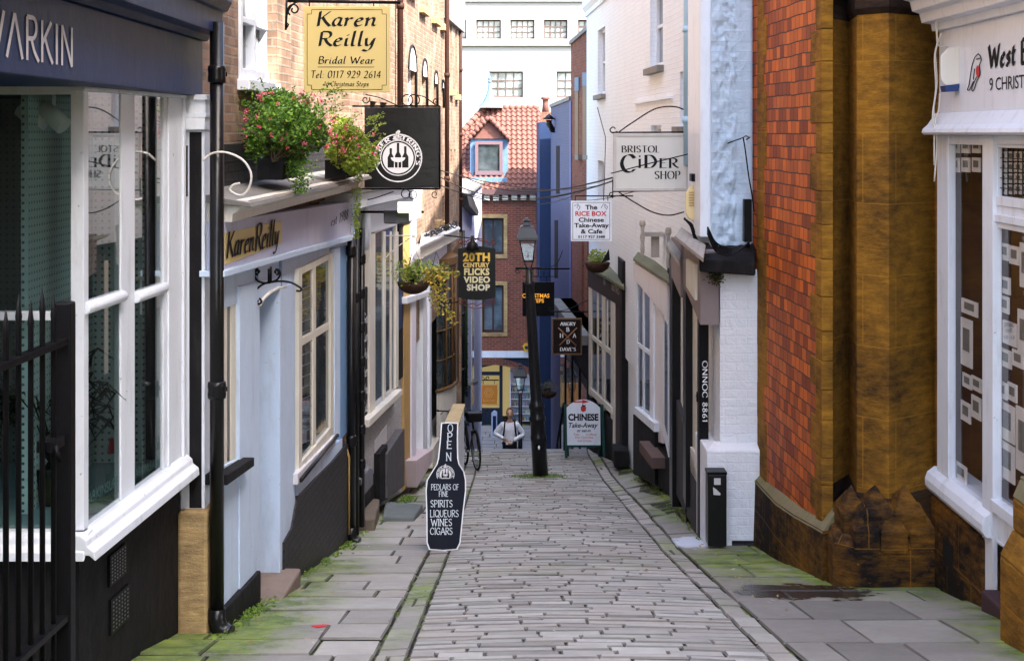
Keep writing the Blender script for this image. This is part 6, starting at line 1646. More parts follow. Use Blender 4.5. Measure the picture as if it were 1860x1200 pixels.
for sy, yy in ((-1, 440), (1, 549)):
    line2(m, crom([(836, yy), (845, yy - sy * 4), (850, yy + sy * 4), (860, yy + sy * 2), (866, yy + sy * 6), (874, yy + sy * 2), (882, yy + sy * 4), (888, yy - sy * 4), (898, yy)], 5), Y, .009); line2(m, circ(837, yy - 1, 4, 12), Y, .008); line2(m, circ(896, yy - 1, 4, 12), Y, .008)
    line2(m, crom([(842, yy + sy * 5), (866, yy + sy * 11), (890, yy + sy * 5)], 6) if sy > 0 else crom([(842, yy), (866, yy - 7), (890, yy)], 6), Y, .008)
m.build('scrollwork', paint('dark red ironwork', (.12, .03, .03), .5), t)
m = MB(); line2(m, [(806, 427), (868, 434)], Y, .012); line2(m, [(806, 552), (832, 548)], Y, .012); m.lathe([(.10, 0), (.12, .02), (.09, .12), (.03, .17), (.03, .26)], P(858, 455, Y - .12), 12); m.build('bracket', M_iron, t)
# --- take-away sign
Y = 24.0
t = thing('hanging_sign', 'white take-away sign with red and black lettering on the white brick wall', 'sign', P(1074, 437, Y))
board(t, 'board', 1037, 1111, 365, 438, Y, .05, M_white)
m = MB()
for a in ((1040, 1108, 367.5, 368.3), (1040, 1108, 434.6, 435.4), (1040, 1040.8, 368.3, 434.6), (1107.2, 1108, 368.3, 434.6)): flatpoly(m, [(a[0], a[2]), (a[1], a[2]), (a[1], a[3]), (a[0], a[3])], Y - .002)
m.build('border', M_ink, t)
for s, a, b, yb, yt, mt in (('The', 1063, 1085, 380.5, 372, M_ink), ('RICE BOX', 1045, 1102, 392, 383.5, M_red), ('Chinese', 1051, 1097, 403, 395, M_ink), ('Take-Away', 1043, 1106, 413, 405, M_ink), ('& Cafe', 1055, 1094, 424, 416, M_ink), ('0117 927 3388', 1050, 1099, 432.2, 427.5, M_ink)):
    m = MB(); on_sign(m, ft(s, bold=.028), a, b, yb, yt, Y - .003, CAPF); m.build('lettering', mt, t)
m = MB()
for l in ([(1043, 374), (1050, 370), (1048, 378)], [(1050, 372), (1054, 376), (1050, 382)], [(1092, 378), (1096, 370), (1100, 378)], [(1098, 371), (1104, 376), (1101, 381)]): line2(m, l, Y - .002, .005, 4)
m.build('brush_mark', M_ink, t)
m = MB(); line2(m, [(1074, 356), (1150, 356)], Y + .02, .012); line2(m, [(1045, 356), (1045, 365)], Y + .02, .008); line2(m, [(1104, 356), (1104, 365)], Y + .02, .008); line2(m, [(1045, 356), (1074, 356)], Y + .02, .012); m.build('bracket', M_iron, t)
# --- cider sign
Y = 17.4
t = thing('hanging_sign', 'cream painted cider shop sign in a curved black iron hanger', 'sign', P(1183, 346, Y))
M_sign = paint('weathered cream sign paint', (.60, .575, .52), .5, .04, grime=.25, grimecol=(.35, .3, .22))
board(t, 'board', 1119, 1247, 247, 342, Y, .04, M_sign)
m = MB(); frontq(m, 1114, 1252, 242, 247.5, Y - .012, .06); frontq(m, 1114, 1252, 341.5, 347, Y - .012, .06); frontq(m, 1114, 1119.5, 247.5, 341.5, Y - .012, .06); frontq(m, 1246.5, 1252, 247.5, 341.5, Y - .012, .06)
m.build('frame', paint('worn sign frame', (.50, .47, .43), .6, .1, grime=.6, grimecol=(.15, .12, .09)), t, bevel=.003)
rn = dict(w=.13, ang=8, thin=.035, serif=.09, track=.11)
m = MB(); on_sign(m, nib_polys('BRISTOL', **rn), 1128, 1199, 277, 265, Y - .004); m.build('lettering', M_ink, t)
m = MB(); on_sign(m, nib_polys('C', w=.15, ang=20, thin=.03), 1126, 1156, 313, 281, Y - .004); on_sign(m, nib_polys('I', **rn), 1158, 1166, 305, 289, Y - .004); disc(m, 1162, 284, 1.8, Y - .004, 10); on_sign(m, nib_polys('D', w=.16, ang=8, thin=.03, serif=.1), 1168, 1194, 305, 282, Y - .004); on_sign(m, nib_polys('ER', **rn), 1196, 1234, 305, 288, Y - .004, 1); m.build('lettering', M_ink, t)
m = MB(); on_sign(m, nib_polys('SHOP', **rn), 1189, 1236, 325, 311, Y - .004); m.build('lettering', M_ink, t)
m = MB(); line2(m, [(1112, 241), (1258, 240)], Y + .01, .011); line2(m, [(1258, 195), (1258, 242)], Y + .01, .010); line2(m, crom([(1124, 240), (1150, 222), (1190, 198), (1225, 194), (1250, 204), (1258, 214)], 7), Y + .01, .009); line2(m, crom([(1122, 239), (1112, 241), (1108, 236), (1113, 231), (1118, 234)], 5), Y + .01, .008)
line2(m, [(1112, 348), (1250, 346)], Y + .01, .009); line2(m, crom([(1124, 349), (1150, 366), (1185, 385), (1215, 391), (1243, 385)], 7), Y + .01, .009); line2(m, [(1113, 325), (1113, 360)], Y + .01, .008); line2(m, scroll((1111, 353), 5, 1.2, 1), Y + .01, .007); m.build('bracket', M_iron, t)
# --- Christmas Steps pub sign
Y = 34.5
t = thing('hanging_sign', 'black pub sign with glowing orange lettering partly behind the lamp post', 'sign', P(978, 573, Y))
board(t, 'board', 949, 1007, 512, 574, Y, .06, M_iron)
M_amber = flat('amber lit letters', (.70, .30, .03), .5, emit=.12)
m = MB(); on_sign(m, ft('CHRISTMAS', bold=.02), 948.5, 998, 540.5, 533, Y - .004, CAPF); m.build('lettering', M_amber, t)
m = MB(); on_sign(m, ft('STEPS', bold=.02), 964, 988, 549.5, 542.5, Y - .004, CAPF); m.build('lettering', M_amber, t)
m = MB(); line2(m, [(936, 488), (1035, 488)], Y, .02); line2(m, [(950, 502), (1012, 502)], Y, .012)
for x in (958, 968, 978, 988, 998, 1008): line2(m, [(x, 488), (x, 502)], Y, .010)
line2(m, scroll((940, 492), 5, 1.1, 0), Y, .01); line2(m, crom([(985, 488), (1010, 480), (1022, 455)], 5), Y, .01); line2(m, [(966, 502), (966, 512)], Y, .01); line2(m, [(993, 502), (993, 512)], Y, .01); m.build('bracket', M_iron, t)
# --- Angry Dave's
Y = 29.2
t = thing('hanging_sign', 'dark square bar sign with crossed brown sticks and small white letters', 'sign', P(1030, 642, Y))
M_brownboard = flat('very dark brown board', (.016, .010, .009), .35)
board(t, 'board', 1005, 1055, 580, 642, Y, .05, M_brownboard)
m = MB()
for a in ((1005, 1055, 578, 580.5), (1005, 1055, 641.5, 644), (1003, 1005, 578, 644), (1055, 1057, 578, 644)): frontq(m, *a, Y - .005, .06)
m.build('frame', M_brown, t)
for s, a, b, yb, yt in (('ANGRY', 1017, 1046, 591, 585), ("DAVE'S", 1017, 1046, 637, 631), ('B', 1028.5, 1034.5, 602, 594.5), ('H', 1016.5, 1023.5, 613, 605.5), ('A', 1040, 1047, 613, 605.5), ('D', 1029, 1035, 624, 617)):
    m = MB(); on_sign(m, nib_polys(s, w=.14, ang=8, thin=.06, serif=.08, track=.12), a, b, yb, yt, Y - .004); m.build('lettering', M_inkwhite, t)
for k, (a, b) in enumerate((((1014, 595), (1047, 628)), ((1048, 595), (1016, 627)))):
    m = MB(); line2(m, [a, (a[0] + (b[0] - a[0]) * .3, a[1] + (b[1] - a[1]) * .3), b], Y - .012 - .02 * k, .014); m.build('crossed_stick', flat('tan and red wood', (.28, .13, .06)), t)
m = MB(); line2(m, [(1000, 566), (1068, 566)], Y, .014); line2(m, crom([(1000, 566), (1030, 562), (1068, 545)], 4), Y, .008); line2(m, [(1012, 566), (1012, 578)], Y, .008); line2(m, [(1048, 566), (1048, 578)], Y, .008); line2(m, scroll((999, 561), 4, 1.1, 1), Y, .008); m.build('bracket', M_iron, t)
# --- orange hanging poster + small blue board + yellow alarm
Y = 46
t = thing('hanging_sign', 'orange rectangular hanging sign by the shop at the foot of the steps', 'sign', P(888, 734, Y))
board(t, 'board', 873, 903, 699, 734, Y, .05, flat('orange sign', (.72, .27, .02), .5))
m = MB()
for a in ((872, 904, 697.5, 699), (872, 904, 734, 735.5), (871.5, 873, 697.5, 735.5), (903, 904.5, 697.5, 735.5)): frontq(m, *a, Y - .01, .07)
m.build('frame', flat('pale orange', (.8, .5, .2)), t)
m = MB(); flat_ring(m, 888, 713, 8, 9, Y - .004, 6); flat_ring(m, 888, 713, 4, 5, Y - .004, 6); on_sign(m, ft('ALMS VAPE'), 877, 899, 729, 725.5, Y - .004, CAPF); m.build('emblem', flat('pale orange', (.8, .5, .2)), t)
m = MB(); line2(m, [(870, 690), (906, 690)], Y, .02); line2(m, scroll((876, 686), 5, 1.1, 0), Y, .015); line2(m, scroll((886, 686), 4, 1.1, 1), Y, .015); line2(m, [(878, 690), (878, 698)], Y, .01); line2(m, [(898, 690), (898, 698)], Y, .01); m.build('bracket', M_iron, t)
t = thing('pavement_sign', 'small blue and white pavement board outside the far shop', 'sign', P(898, 795, 45))
q = [P(892.5, 750, 45), P(898, 745, 45), P(903, 748, 45.0), P(903, 793, 45.), P(892.5, 795, 45)]
m = MB(); m.hexa(q, [p + Vector((0, .05, 0)) for p in q]); m.build('panel', M_paleblue, t); m = MB(); frontq(m, 895, 901, 755, 785, 44.98, .01); m.build('poster', M_navy, t)
Y = 49.7
t = thing('alarm_box', 'bright yellow hexagonal alarm box on the far brick wall', 'alarm', P(955, 638, Y))
m = MB(); o = [(949, 628), (953, 623), (960, 623), (964, 630), (960, 638), (953, 638)]; m.hexa([P(x, y, Y) for x, y in o], [P(x, y, Y + .25) for x, y in o]); m.build('casing', flat('yellow plastic', (.75, .42, .01), .4), t); m = MB(); disc(m, 956, 631, 3.2, Y - .01); m.build('emblem', M_navy, t)
# --- chinese A board
Y = 27.2
t = thing('pavement_sign', 'white take-away A-board with a red arrow standing on the brink of the steps', 'sign', P(1060, 830, Y))
m = MB(); o = [(1029, 808)] + [(1029, 740)] + [(1029 + 61 * k / 10, 740 - 15 * math.sin(math.pi * k / 10) ** .8) for k in range(1, 10)] + [(1090, 740), (1091, 808)]
m.hexa([P(x, y, Y) for x, y in o], [P(x, y, Y + .03) for x, y in o]); m.build('panel', M_white, t)
M_dkgreen = paint('dark green painted timber', (.012, .05, .045), .5)
for a, b in (((1024, 735), (1026, 831)), ((1091, 735), (1095, 829))):
    m = MB(); m.hexa([P(a[0], a[1], Y - .01), P(a[0] + 5, a[1], Y - .01), P(b[0] + 5, b[1], Y - .12), P(b[0], b[1], Y - .12)], [P(a[0], a[1], Y + .03), P(a[0] + 5, a[1], Y + .03), P(b[0] + 5, b[1], Y - .08), P(b[0], b[1], Y - .08)]); m.build('leg', M_dkgreen, t)
    m = MB(); c_ = P(a[0], a[1], Y + .04); e = P(b[0], b[1] + 2, Y); e = Vector((e.x + (.06 if a[0] < 1050 else -.06), Y + .5, gz(1.4, Y + .5))); m.hexa([c_, c_ + Vector((.045, 0, 0)), e + Vector((.045, 0, 0)), e], [c_ + Vector((0, .03, 0)), c_ + Vector((.045, .03, 0)), e + Vector((.045, .03, 0)), e + Vector((0, .03, 0))]); m.build('leg', M_dkgreen, t)
m = MB(); frontq(m, 1029, 1091, 808, 812, Y, .03); m.build('crossbar', M_dkgreen, t)
for s, a, b, yb, yt, kw, mt in (('CHINESE', 1032, 1087, 763, 751, dict(bold=.045), M_ink), ('Take-Away', 1033, 1086, 776, 767, dict(bold=.02, shear=.25), M_ink), ('or eat-in', 1048, 1073, 784, 778.5, dict(bold=.02, shear=.25), M_ink), ('Teas', 1042, 1052, 790.5, 786, {}, M_red), ('Coffees', 1065, 1083, 790.5, 786, {}, M_red), ('Hot Chocolate', 1045, 1078, 796, 791.5, {}, M_red), ('Soft Drinks', 1049, 1074, 802, 797.5, {}, M_red)):
    m = MB(); on_sign(m, ft(s, **kw), a, b, yb, yt, Y - .003, CAPF); m.build('lettering', mt, t)
m = MB(); flatpoly(m, [(1042, 729), (1058, 727.5), (1057, 725), (1071, 729), (1057, 733), (1058, 730.5), (1042, 731)], Y - .003); flatpoly(m, [(1055, 738), (1060, 736), (1065, 739), (1064, 746), (1059, 748), (1055, 745)], Y - .003); m.build('red_arrow', M_red, t)
m = MB(); flatpoly(m, [(1058, 733), (1061, 736), (1064, 734), (1063, 738), (1057, 738)], Y - .004); m.build('box_emblem', M_ink, t)
# --- bottle shaped chalk board
Y = 14.75
t = thing('pavement_sign', 'bottle shaped black chalkboard advertising spirits, wines and cigars', 'sign', P(805, 1000, Y))
half = [(0, 766), (17, 767), (18, 800), (20, 832), (23, 843), (32, 856), (36, 872), (37, 890), (34, 930), (31, 985), (26, 998), (0, 1000)]
def bottle(grow): 
    L = []; 
    for dx, y in half: 
        cx = 815.5 - (y - 766) * .045
        L.append((cx + dx + (grow if dx else 0), y + (grow if y > 990 else (-grow if y < 770 else 0))))
    Rv = []
    for dx, y in reversed(half[1:-1]):
        cx = 815.5 - (y - 766) * .045; k = 1.0 if y > 860 else .85
        Rv.append((cx - dx * k - grow, y + (grow if y > 990 else (-grow if y < 770 else 0))))
    return L + Rv
def lean(y): return (y - 766) / 234
def PB(x, y, o=0): return P(x, y, Y + .28 * (1 - lean(y)) + o)
for g_, o_, nm, mt, th in ((0, 0, 'edge', M_inkwhite, .035), (-2.2, -.004, 'board', flat('chalkboard black blue', (.012, .014, .022), .6), .02)):
    bb = bottle(g_); m = MB(); m.hexa([PB(x, y, o_) for x, y in bb], [PB(x, y, o_ + th) for x, y in bb]); m.build(nm, mt, t)
def chalk(s, a, b, yb, yt, **k):
    m = MB(); fit(m, nib_polys(s, w=.04, thin=.085, serif=.08, **k), lambda u, v, l: PB(a + (b - a) * u, yb + (yt - yb) * v, -.0065 - .00006 * l)); m.build('lettering', flat('chalk', (.62, .68, .72)), t)
for s, x, yb, yt in (('O', 818, 784, 770), ('P', 817, 799, 786), ('E', 816, 814, 801), ('N', 815, 836, 822)): chalk(s, x - 5, x + 5, yb, yt)
for s, a, b, yb, yt in (('PEDLARS OF', 783, 833, 889, 879), ('FINE', 797, 814, 901, 892), ('SPIRITS', 782, 822, 920, 908), ('LIQUEURS', 781, 833, 938, 926), ('WINES', 782, 821, 954, 942), ('CIGARS', 781, 822, 970, 958)): chalk(s, a, b, yb, yt)
emblem(t, 809, 861, 16.5, Y + .155, True)
m = MB(); a = PB(800, 800, .03); m.hexa([PB(798, 850, .03), PB(825, 850, .03), P(832, 985, Y + .5), P(795, 985, Y + .5)], [PB(798, 850, .045), PB(825, 850, .045), P(832, 985, Y + .52), P(795, 985, Y + .52)]); m.build('rear_strut', M_blackmatt, t)
# --- street lamp in the middle of the lane, leaning
Yl = 24.3
def LP(px, py, o=0): return P(px, py, Yl + o)
t = thing('street_lamp', 'tall leaning black gas style lamp post in the middle of the lane', 'street lamp', LP(982, 866))
def axis(py): return 961 + (py - 500) / 365 * 21
def ax(py): return LP(axis(py), py)
s1 = Yl / FL
m = MB(); pr = [(868, 14.2), (800, 13.8), (798, 14.5), (792, 14.5), (790, 13.6), (765, 13), (763, 15), (757, 15), (755, 13), (742, 13), (740, 14.5), (734, 14.5), (730, 11.5), (725, 10.5), (640, 9.6), (540, 8.5), (520, 8.2), (517, 9.5), (512, 9.5), (510, 7), (488, 6.5)]
m.tube([ax(y) for y, r in pr], [r * s1 for y, r in pr], 16); m.build('post', M_black, t)
m = MB(); disc(m, axis(812), 812, 7, Yl - 14.6 * s1, 16); m.build('access_plate', M_iron, t)
m = MB(); flatpoly(m, [(axis(812), 808), (axis(812) + 2, 811), (axis(812) + 1, 816), (axis(812) - 1, 816), (axis(812) - 2, 811)], Yl - 14.8 * s1); m.build('keyhole_mark', M_inkwhite, t)
def lantern(t, fn, s, cx, cy, mat):
    """four sided tapered lantern; fn(dx, dy, ring) maps lantern units (px) to the world"""
    C = lambda r, y: [fn(cx + (y - cy) * .05 + r * math.cos(math.radians(a)), y, r * math.sin(math.radians(a))) for a in (45, 135, 225, 315)]
    m = MB()
    for i in range(4):
        m.tube([C(17 * 1.2, 436)[i], C(9.5 * 1.2, 474)[i]], 1.0 * s, 6)
        m.tube([C(9.5 * 1.2, 474)[i], C(4.5, 488)[i]], 1.0 * s, 6)
    for r, y in ((17 * 1.2, 436), (9.5 * 1.2, 474)):
        c = C(r, y)
        for i in range(4): m.tube([c[i], c[(i + 1) % 4]], 1.2 * s, 6)
    m.build('lantern_frame', mat, t)
    m = MB(); c0, c1 = C(16.5 * 1.2, 436), C(9.3 * 1.2, 474); m.add(c0 + c1, [(i, (i + 1) % 4, 4 + (i + 1) % 4, 4 + i) for i in range(4)]); m.build('lantern_glass', M_clear, t)
    m = MB(); prev = None
    lv = [(23.5 * 1.2, 435), (23 * 1.2, 431), (15 * 1.2, 414), (14 * 1.2, 411), (8 * 1.2, 409), (7.5, 403), (9, 402), (9, 400), (5, 399), (3, 395.5)]
    b = []; m2 = MB()
    for r, y in lv: b.append(C(r, y))
    k = len(m.v)
    for c in b: m.v += c
    for j in range(len(b) - 1):
        for i in range(4): m.f.append((k + j * 4 + i, k + j * 4 + (i + 1) % 4, k + (j + 1) * 4 + (i + 1) % 4, k + (j + 1) * 4 + i))
    m.f.append((k + 3, k + 2, k + 1, k)); m.f.append(tuple(k + (len(b) - 1) * 4 + i for i in range(4))); m.build('lantern_cap', mat, t)
    m = MB(); q = fn(cx + 1, 462, 0); m.ball(q, (2.2 * s, 2.2 * s, 5 * s), 8, 6); m.build('bulb', M_greywhite, t)
lantern(t, lambda x, y, d: P(x, y, Yl) + Vector((0, d * s1, 0)), s1, 958, 436, M_black)
m = MB(); m.tube([LP(937, 487), LP(985, 487)], .018, 8); m.build('ladder_bar', M_black, t)
# lower lamp on its own post at the bottom of the steps
Y2 = 40.0
t = thing('street_lamp', 'smaller black lantern lamp post at the foot of the steps seen beside the tall post', 'street lamp', Vector((P(945, 720, Y2).x, Y2, ZLOW)))
s2 = Y2 / FL * .62
base2 = P(945, 718, Y2)
lantern(t, lambda x, y, d: base2 + Vector(((x - 958 - (y - 436) * .05) * s2, d * s2, (490 - y) * s2)), s2, 958, 436, M_black)
m = MB(); m.tube([base2 + Vector((0, 0, .05)), Vector((base2.x, Y2, ZLOW + .9)), Vector((base2.x, Y2, ZLOW))], [.05, .07, .11], 12); m.build('post', M_black, t)
# --- black meter post by the white pillar
Y = 14.95
t = thing('utility_post', 'short square black utility post with a peeled sticker in front of the white pillar', 'bollard', P(1303, 990, Y))
board(t, 'body', 1286, 1320, 862, 992, Y, .2, M_black, .008); board(t, 'cap', 1285, 1321, 857, 862.5, Y - .005, .21, M_iron, .006)
m = MB(); flatpoly(m, [(1297, 868), (1309, 868), (1309, 880), (1297, 880)], Y - .001); flatpoly(m, [(1295, 884), (1301, 888), (1309, 896), (1308, 899), (1296, 898)], Y - .001); m.build('sticker', flat('torn white sticker', (.5, .5, .5)), t)
# --- moss ledge pots, flowers
M_leaf = island('fuchsia leaves', [(.03, .08, .008), (.08, .19, .018), (.13, .28, .025), (.24, .42, .045), (.05, .13, .012)], .45, trans=.28)
M_leafy = island('yellow green leaves', [(.12, .20, .015), (.24, .34, .03), (.36, .42, .05), (.12, .2, .02)], .45, trans=.35)
M_pink = island('pink and red flowers', [(.75, .10, .22), (.85, .22, .32), (.70, .05, .04), (.9, .4, .45)], .5, trans=.3)
M_stem = flat('brown stems', (.07, .05, .025), .8)
M_yel = island('autumn yellow leaves', [(.55, .45, .04), (.40, .40, .04), (.65, .40, .05), (.22, .25, .03), (.5, .25, .12)], .5, trans=.3)
rf = random.Random(21)
def flower(m, q, s, rng):
    for k in range(9):
        p = q + Vector((rng.gauss(0, s * .8), rng.gauss(0, s * .8), rng.gauss(0, s * .8))); leaf(m, p, s * 1.5, rng)
def window_box(label, cpx, cpy, Y, r, n, mat, nf, dense=1.0, trail=None):
    c = P(cpx, cpy, Y); t = thing('flower_box', label, 'flower box', (c.x, c.y, c.z - r[2]), 'flower boxes on the bridal shop roof')
    m = MB(); m.box((c.x - .12, c.y + .12, c.z - r[2] * .85), (.2, r[1] * 1.3, .18)); m.build('trough', M_blackmatt, t)
    m = MB()
    for k in range(46):
        a = Vector((c.x - .08, c.y + rf.uniform(-r[1] * .7, r[1] * .7), c.z - r[2] * .7)); b = Vector((c.x + rf.uniform(-1, 1) * r[0], c.y + rf.uniform(-1, 1) * r[1], c.z + rf.uniform(-.6, 1) * r[2])); m.tube([a, (a + b) / 2 + Vector((.03, 0, .06)), b], [.005, .004, .002], 4)
    m.build('stems', M_stem, t)
    m = MB()
    lobes = [(rf.uniform(-.45, .45), rf.uniform(-.7, .7), rf.uniform(-.62, .55), rf.uniform(.38, .62)) for _ in range(11)]
    for lx, ly, lz, lr in lobes: leaf_cloud(m, (c.x + lx * r[0], c.y + ly * r[1], c.z + lz * r[2]), (r[0] * lr, r[1] * lr * .8, r[2] * lr), int(n / 11), .042, rf)
    for _ in range(60):
        a = rf.uniform(0, 6.28); q0 = Vector((c.x + math.cos(a) * r[0] * .8, c.y + math.sin(a) * r[1] * .8, c.z + rf.uniform(-.3, .9) * r[2])); d = Vector((math.cos(a) * .6, math.sin(a) * .4, rf.uniform(.2, 1))).normalized()
        for j in range(11): leaf(m, q0 + d * j * .017 + Vector((rf.gauss(0, .012), 0, -.0006 * j * j)), .026, rf)
    if trail:
        for (tx, ty0, ty1, w, k) in trail:
            for _ in range(k):
                s = rf.random(); q = P(tx + rf.gauss(0, w) * (1 - s * .5), ty0 + (ty1 - ty0) * s, Y - .1); leaf(m, q + Vector((0, rf.uniform(-.1, .1), 0)), .026, rf)
    m.build('foliage', mat, t)
    m = MB()
    for _ in range(nf):
        a, b = rf.uniform(0, 6.28), rf.uniform(-.5, 1)
        q = Vector((c.x + math.cos(a) * r[0] * .95 * math.cos(b), c.y - abs(math.sin(a)) * r[1] * .9, c.z + math.sin(b) * r[2] * .95)); flower(m, q, rf.uniform(.008, .018), rf)
    m.build('flowers', M_pink, t)
window_box('large flower box of dark green leaves and pink fuchsias on the lead roof', 528, 236, 11.6, (.40, .62, .36), 9000, M_leaf, 46, trail=[(545, 290, 350, 14, 520), (520, 270, 318, 16, 260)])
window_box('smaller sunlit flower box of yellow green leaves nearest the black hanging sign', 638, 262, 13.9, (.27, .62, .28), 4800, M_leafy, 24, trail=[(650, 290, 330, 8, 200), (648, 340, 435, 5, 300)])
def hanging_basket(name, label, px, py, Y, r, n, mat, trail, basketmat, group=None):
    c = P(px, py, Y); t = thing(name, label, 'hanging basket', (c.x, c.y, c.z - r * .8))
    m = MB(); prof = [(r * math.sin(math.radians(a)) + .002, -r * .75 * math.cos(math.radians(a))) for a in range(0, 91, 15)]
    m.lathe(prof + [(r * .95, 0), (r * .2, -.02)], c, 20); m.build('basket', basketmat, t)
    m = MB()
    for k in range(3):
        a = 2.1 * k; m.tube([c + Vector((r * math.cos(a), r * math.sin(a), 0)), c + Vector((0, 0, r * 2.2))], .003, 4)
    m.build('chain', M_iron, t)
    m = MB(); st = MB()
    for _ in range(60):
        d = Vector((rf.gauss(0, .6), rf.gauss(0, .6), rf.uniform(.3, 1.2))); b = c + d * r * .9; st.tube([c, (c + b) / 2 + Vector((rf.gauss(0, .03), 0, .03)), b], [.004, .003, .002], 4)
        for j in range(int(n / 60)): leaf(m, b + Vector((rf.gauss(0, .05), rf.gauss(0, .05), rf.gauss(0, .05))), .045, rf)
    st.build('stems', M_stem, t); m.build('foliage', mat, t)
    m = MB(); st = MB()
    for l in trail:
        pp = [P(x, y, Y - .1) for x, y in crom(l, 6)]; st.tube(pp, .003, 4)
        for q in pp:
            for _ in range(5): leaf(m, q + Vector((rf.gauss(0, .03), rf.gauss(0, .04), rf.gauss(0, .03))), .05, rf)
    if trail: st.build('vine', M_stem, t); m.build('vine_foliage', M_yel, t)
    return t
M_coir = paint('brown coir basket', (.05, .028, .018), .9, .4, bump=1)
hanging_basket('hanging_basket', 'large brown hanging basket with green plants and trailing yellow ivy', 751, 512, 18.0, .205, 420, M_leafy,
    [[(765, 500), (785, 505), (800, 535), (812, 560), (822, 582)], [(770, 495), (798, 490), (830, 500)], [(775, 500), (788, 520), (790, 545), (800, 570)], [(780, 492), (800, 500), (806, 525)]], M_coir)
m = MB(); line2(m, [(700, 428), (755, 428)], 18.0, .008); line2(m, crom([(698, 470), (720, 450), (750, 430), (757, 440), (752, 446)], 6), 18.0, .008); o = m.build('bracket', M_cablewhite); tag(o, 'pale curved basket bracket on the wine shop wall', 'bracket')
hanging_basket('hanging_basket', 'smaller dark hanging basket behind the yellow ivy', 792, 505, 20.5, .17, 120, M_leaf, [], M_coir)
hanging_basket('hanging_basket', 'drooping brown basket below the pub signs beside the steps', 996, 712, 33, .19, 260, island('dry plant', [(.05, .07, .03), (.10, .09, .06), (.12, .14, .08)]), [], M_coir)
m = MB(); c = P(1085, 478, 26.5); m.lathe([(.10, -.17), (.20, -.1), (.24, 0), (.22, .02)], c, 14)
t = thing('planter', 'dark planter with small green plant on the mossy black shop roof', 'planter', c); m.build('pot', M_coir, t); m = MB(); leaf_cloud(m, c + Vector((0, 0, .12)), (.2, .2, .14), 220, .06, rf); m.build('foliage', M_leafy, t)
m = MB(); q = [P(1092, 478, 26.2), P(1106, 452, 26.2), P(1108, 472, 26.2)]; m.hexa(q, [p + Vector((0, .02, 0)) for p in q]); tag(m.build('slate', M_blackmatt), 'black slate leaning on the planter above the black shop', 'slate')
# weeds on the tarred ledge
m = MB()
for _ in range(260): q = P(1300 + rf.gauss(0, 7), 500 + rf.gauss(0, 8), 15.2); leaf(m, q + Vector((0, rf.uniform(-.08, .05), 0)), .03, rf)
tag(m.build('wall_fern', flat('dry dark weed', (.03, .03, .012))), 'small dry weed growing out of the ledge over the white pillar', 'plant')
# --- wires over the lane
for k, (a, b, sag) in enumerate((((640, 255, 16.6), (1115, 330, 33), .35), ((662, 268, 16.6), (1062, 345, 33.6), .5), ((838, 318, 31), (1112, 323, 17.5), .25), ((800, 322, 26), (1115, 328, 17.5), .3), ((838, 350, 31), (1060, 345, 33), .2), ((1362, 250, 15.4), (1000, 355, 36), .35))):
    A, B = P(*a), P(*b); pts = [A.lerp(B, i / 16) - Vector((0, 0, sag * 4 * (i / 16) * (1 - i / 16))) for i in range(17)]
    cable('cable', 'thin dark cables strung across the lane between the walls', pts, .004 + .0002 * A.y, M_cable, group='overhead cables')
cable('cable', 'black cable hanging down the pale blue wall into the tall junction box', pts_px(crom([(1350, 250), (1354, 275), (1360, 320), (1366, 355), (1370, 385)], 5), 15.3), .008, M_iron)
cable('cable', 'cable strung from the tiled wall in front of the cider sign', [P(1362, 250, 15.3), P(1355, 247, 15.2)] + [P(x, y, Yq) for x, y, Yq in ((1345, 252, 15.2), (1300, 268, 15.9), (1250, 280, 16.8), (1180, 297, 17.0), (1110, 315, 17.2))], .007, M_iron)
m = MB(); line2(m, [(1085, 195), (1100, 250), (1098, 320), (1096, 372)], 26.0, .008); tag(m.build('cable', M_cable), 'cable clipped down the white brick wall', 'cable')
# --- wheelie clutter: red leaf on the pavement
m = MB(); c = Vector((-1.37, 10.0, gz(-1.37, 10.0) + .012))
pts = [(0, .0), (.05, .012), (.10, .0), (.05, -.03), (.02, -.05), (-.03, -.02)]
m.hexa([c + Vector((x, y, .004)) for x, y in pts], [c + Vector((x, y, 0)) for x, y in pts]); tag(m.build('fallen_leaf', M_red), 'red fallen leaf lying on the left pavement', 'leaf')
# --- puddle & drain grate

for k in range(7):
    a = rf.uniform(0, 9); pts = [P(768 + (62) * t_ / 10 + rf.uniform(-3, 3), 432 - 26 * t_ / 10 + rf.uniform(-7, 6), 23.5 + .28 * t_) for t_ in range(11)]
    cable('cable', 'tangled dark cables lying on the pale lead roof over the bow window', crom3(pts), .009, M_cable, group='cable tangle over the bow window')
for k in range(6):
    pts = [P(x + rf.uniform(-3, 3), y + rf.uniform(-4, 4), 16.1) for x, y in ((1244, 398), (1256, 412), (1264, 432), (1276, 445), (1290, 452))]
    cable('cable', 'looped black cables gathered at the top of the boarded canopy', crom3(pts), .010, M_iron, group='cables on the boarded canopy')
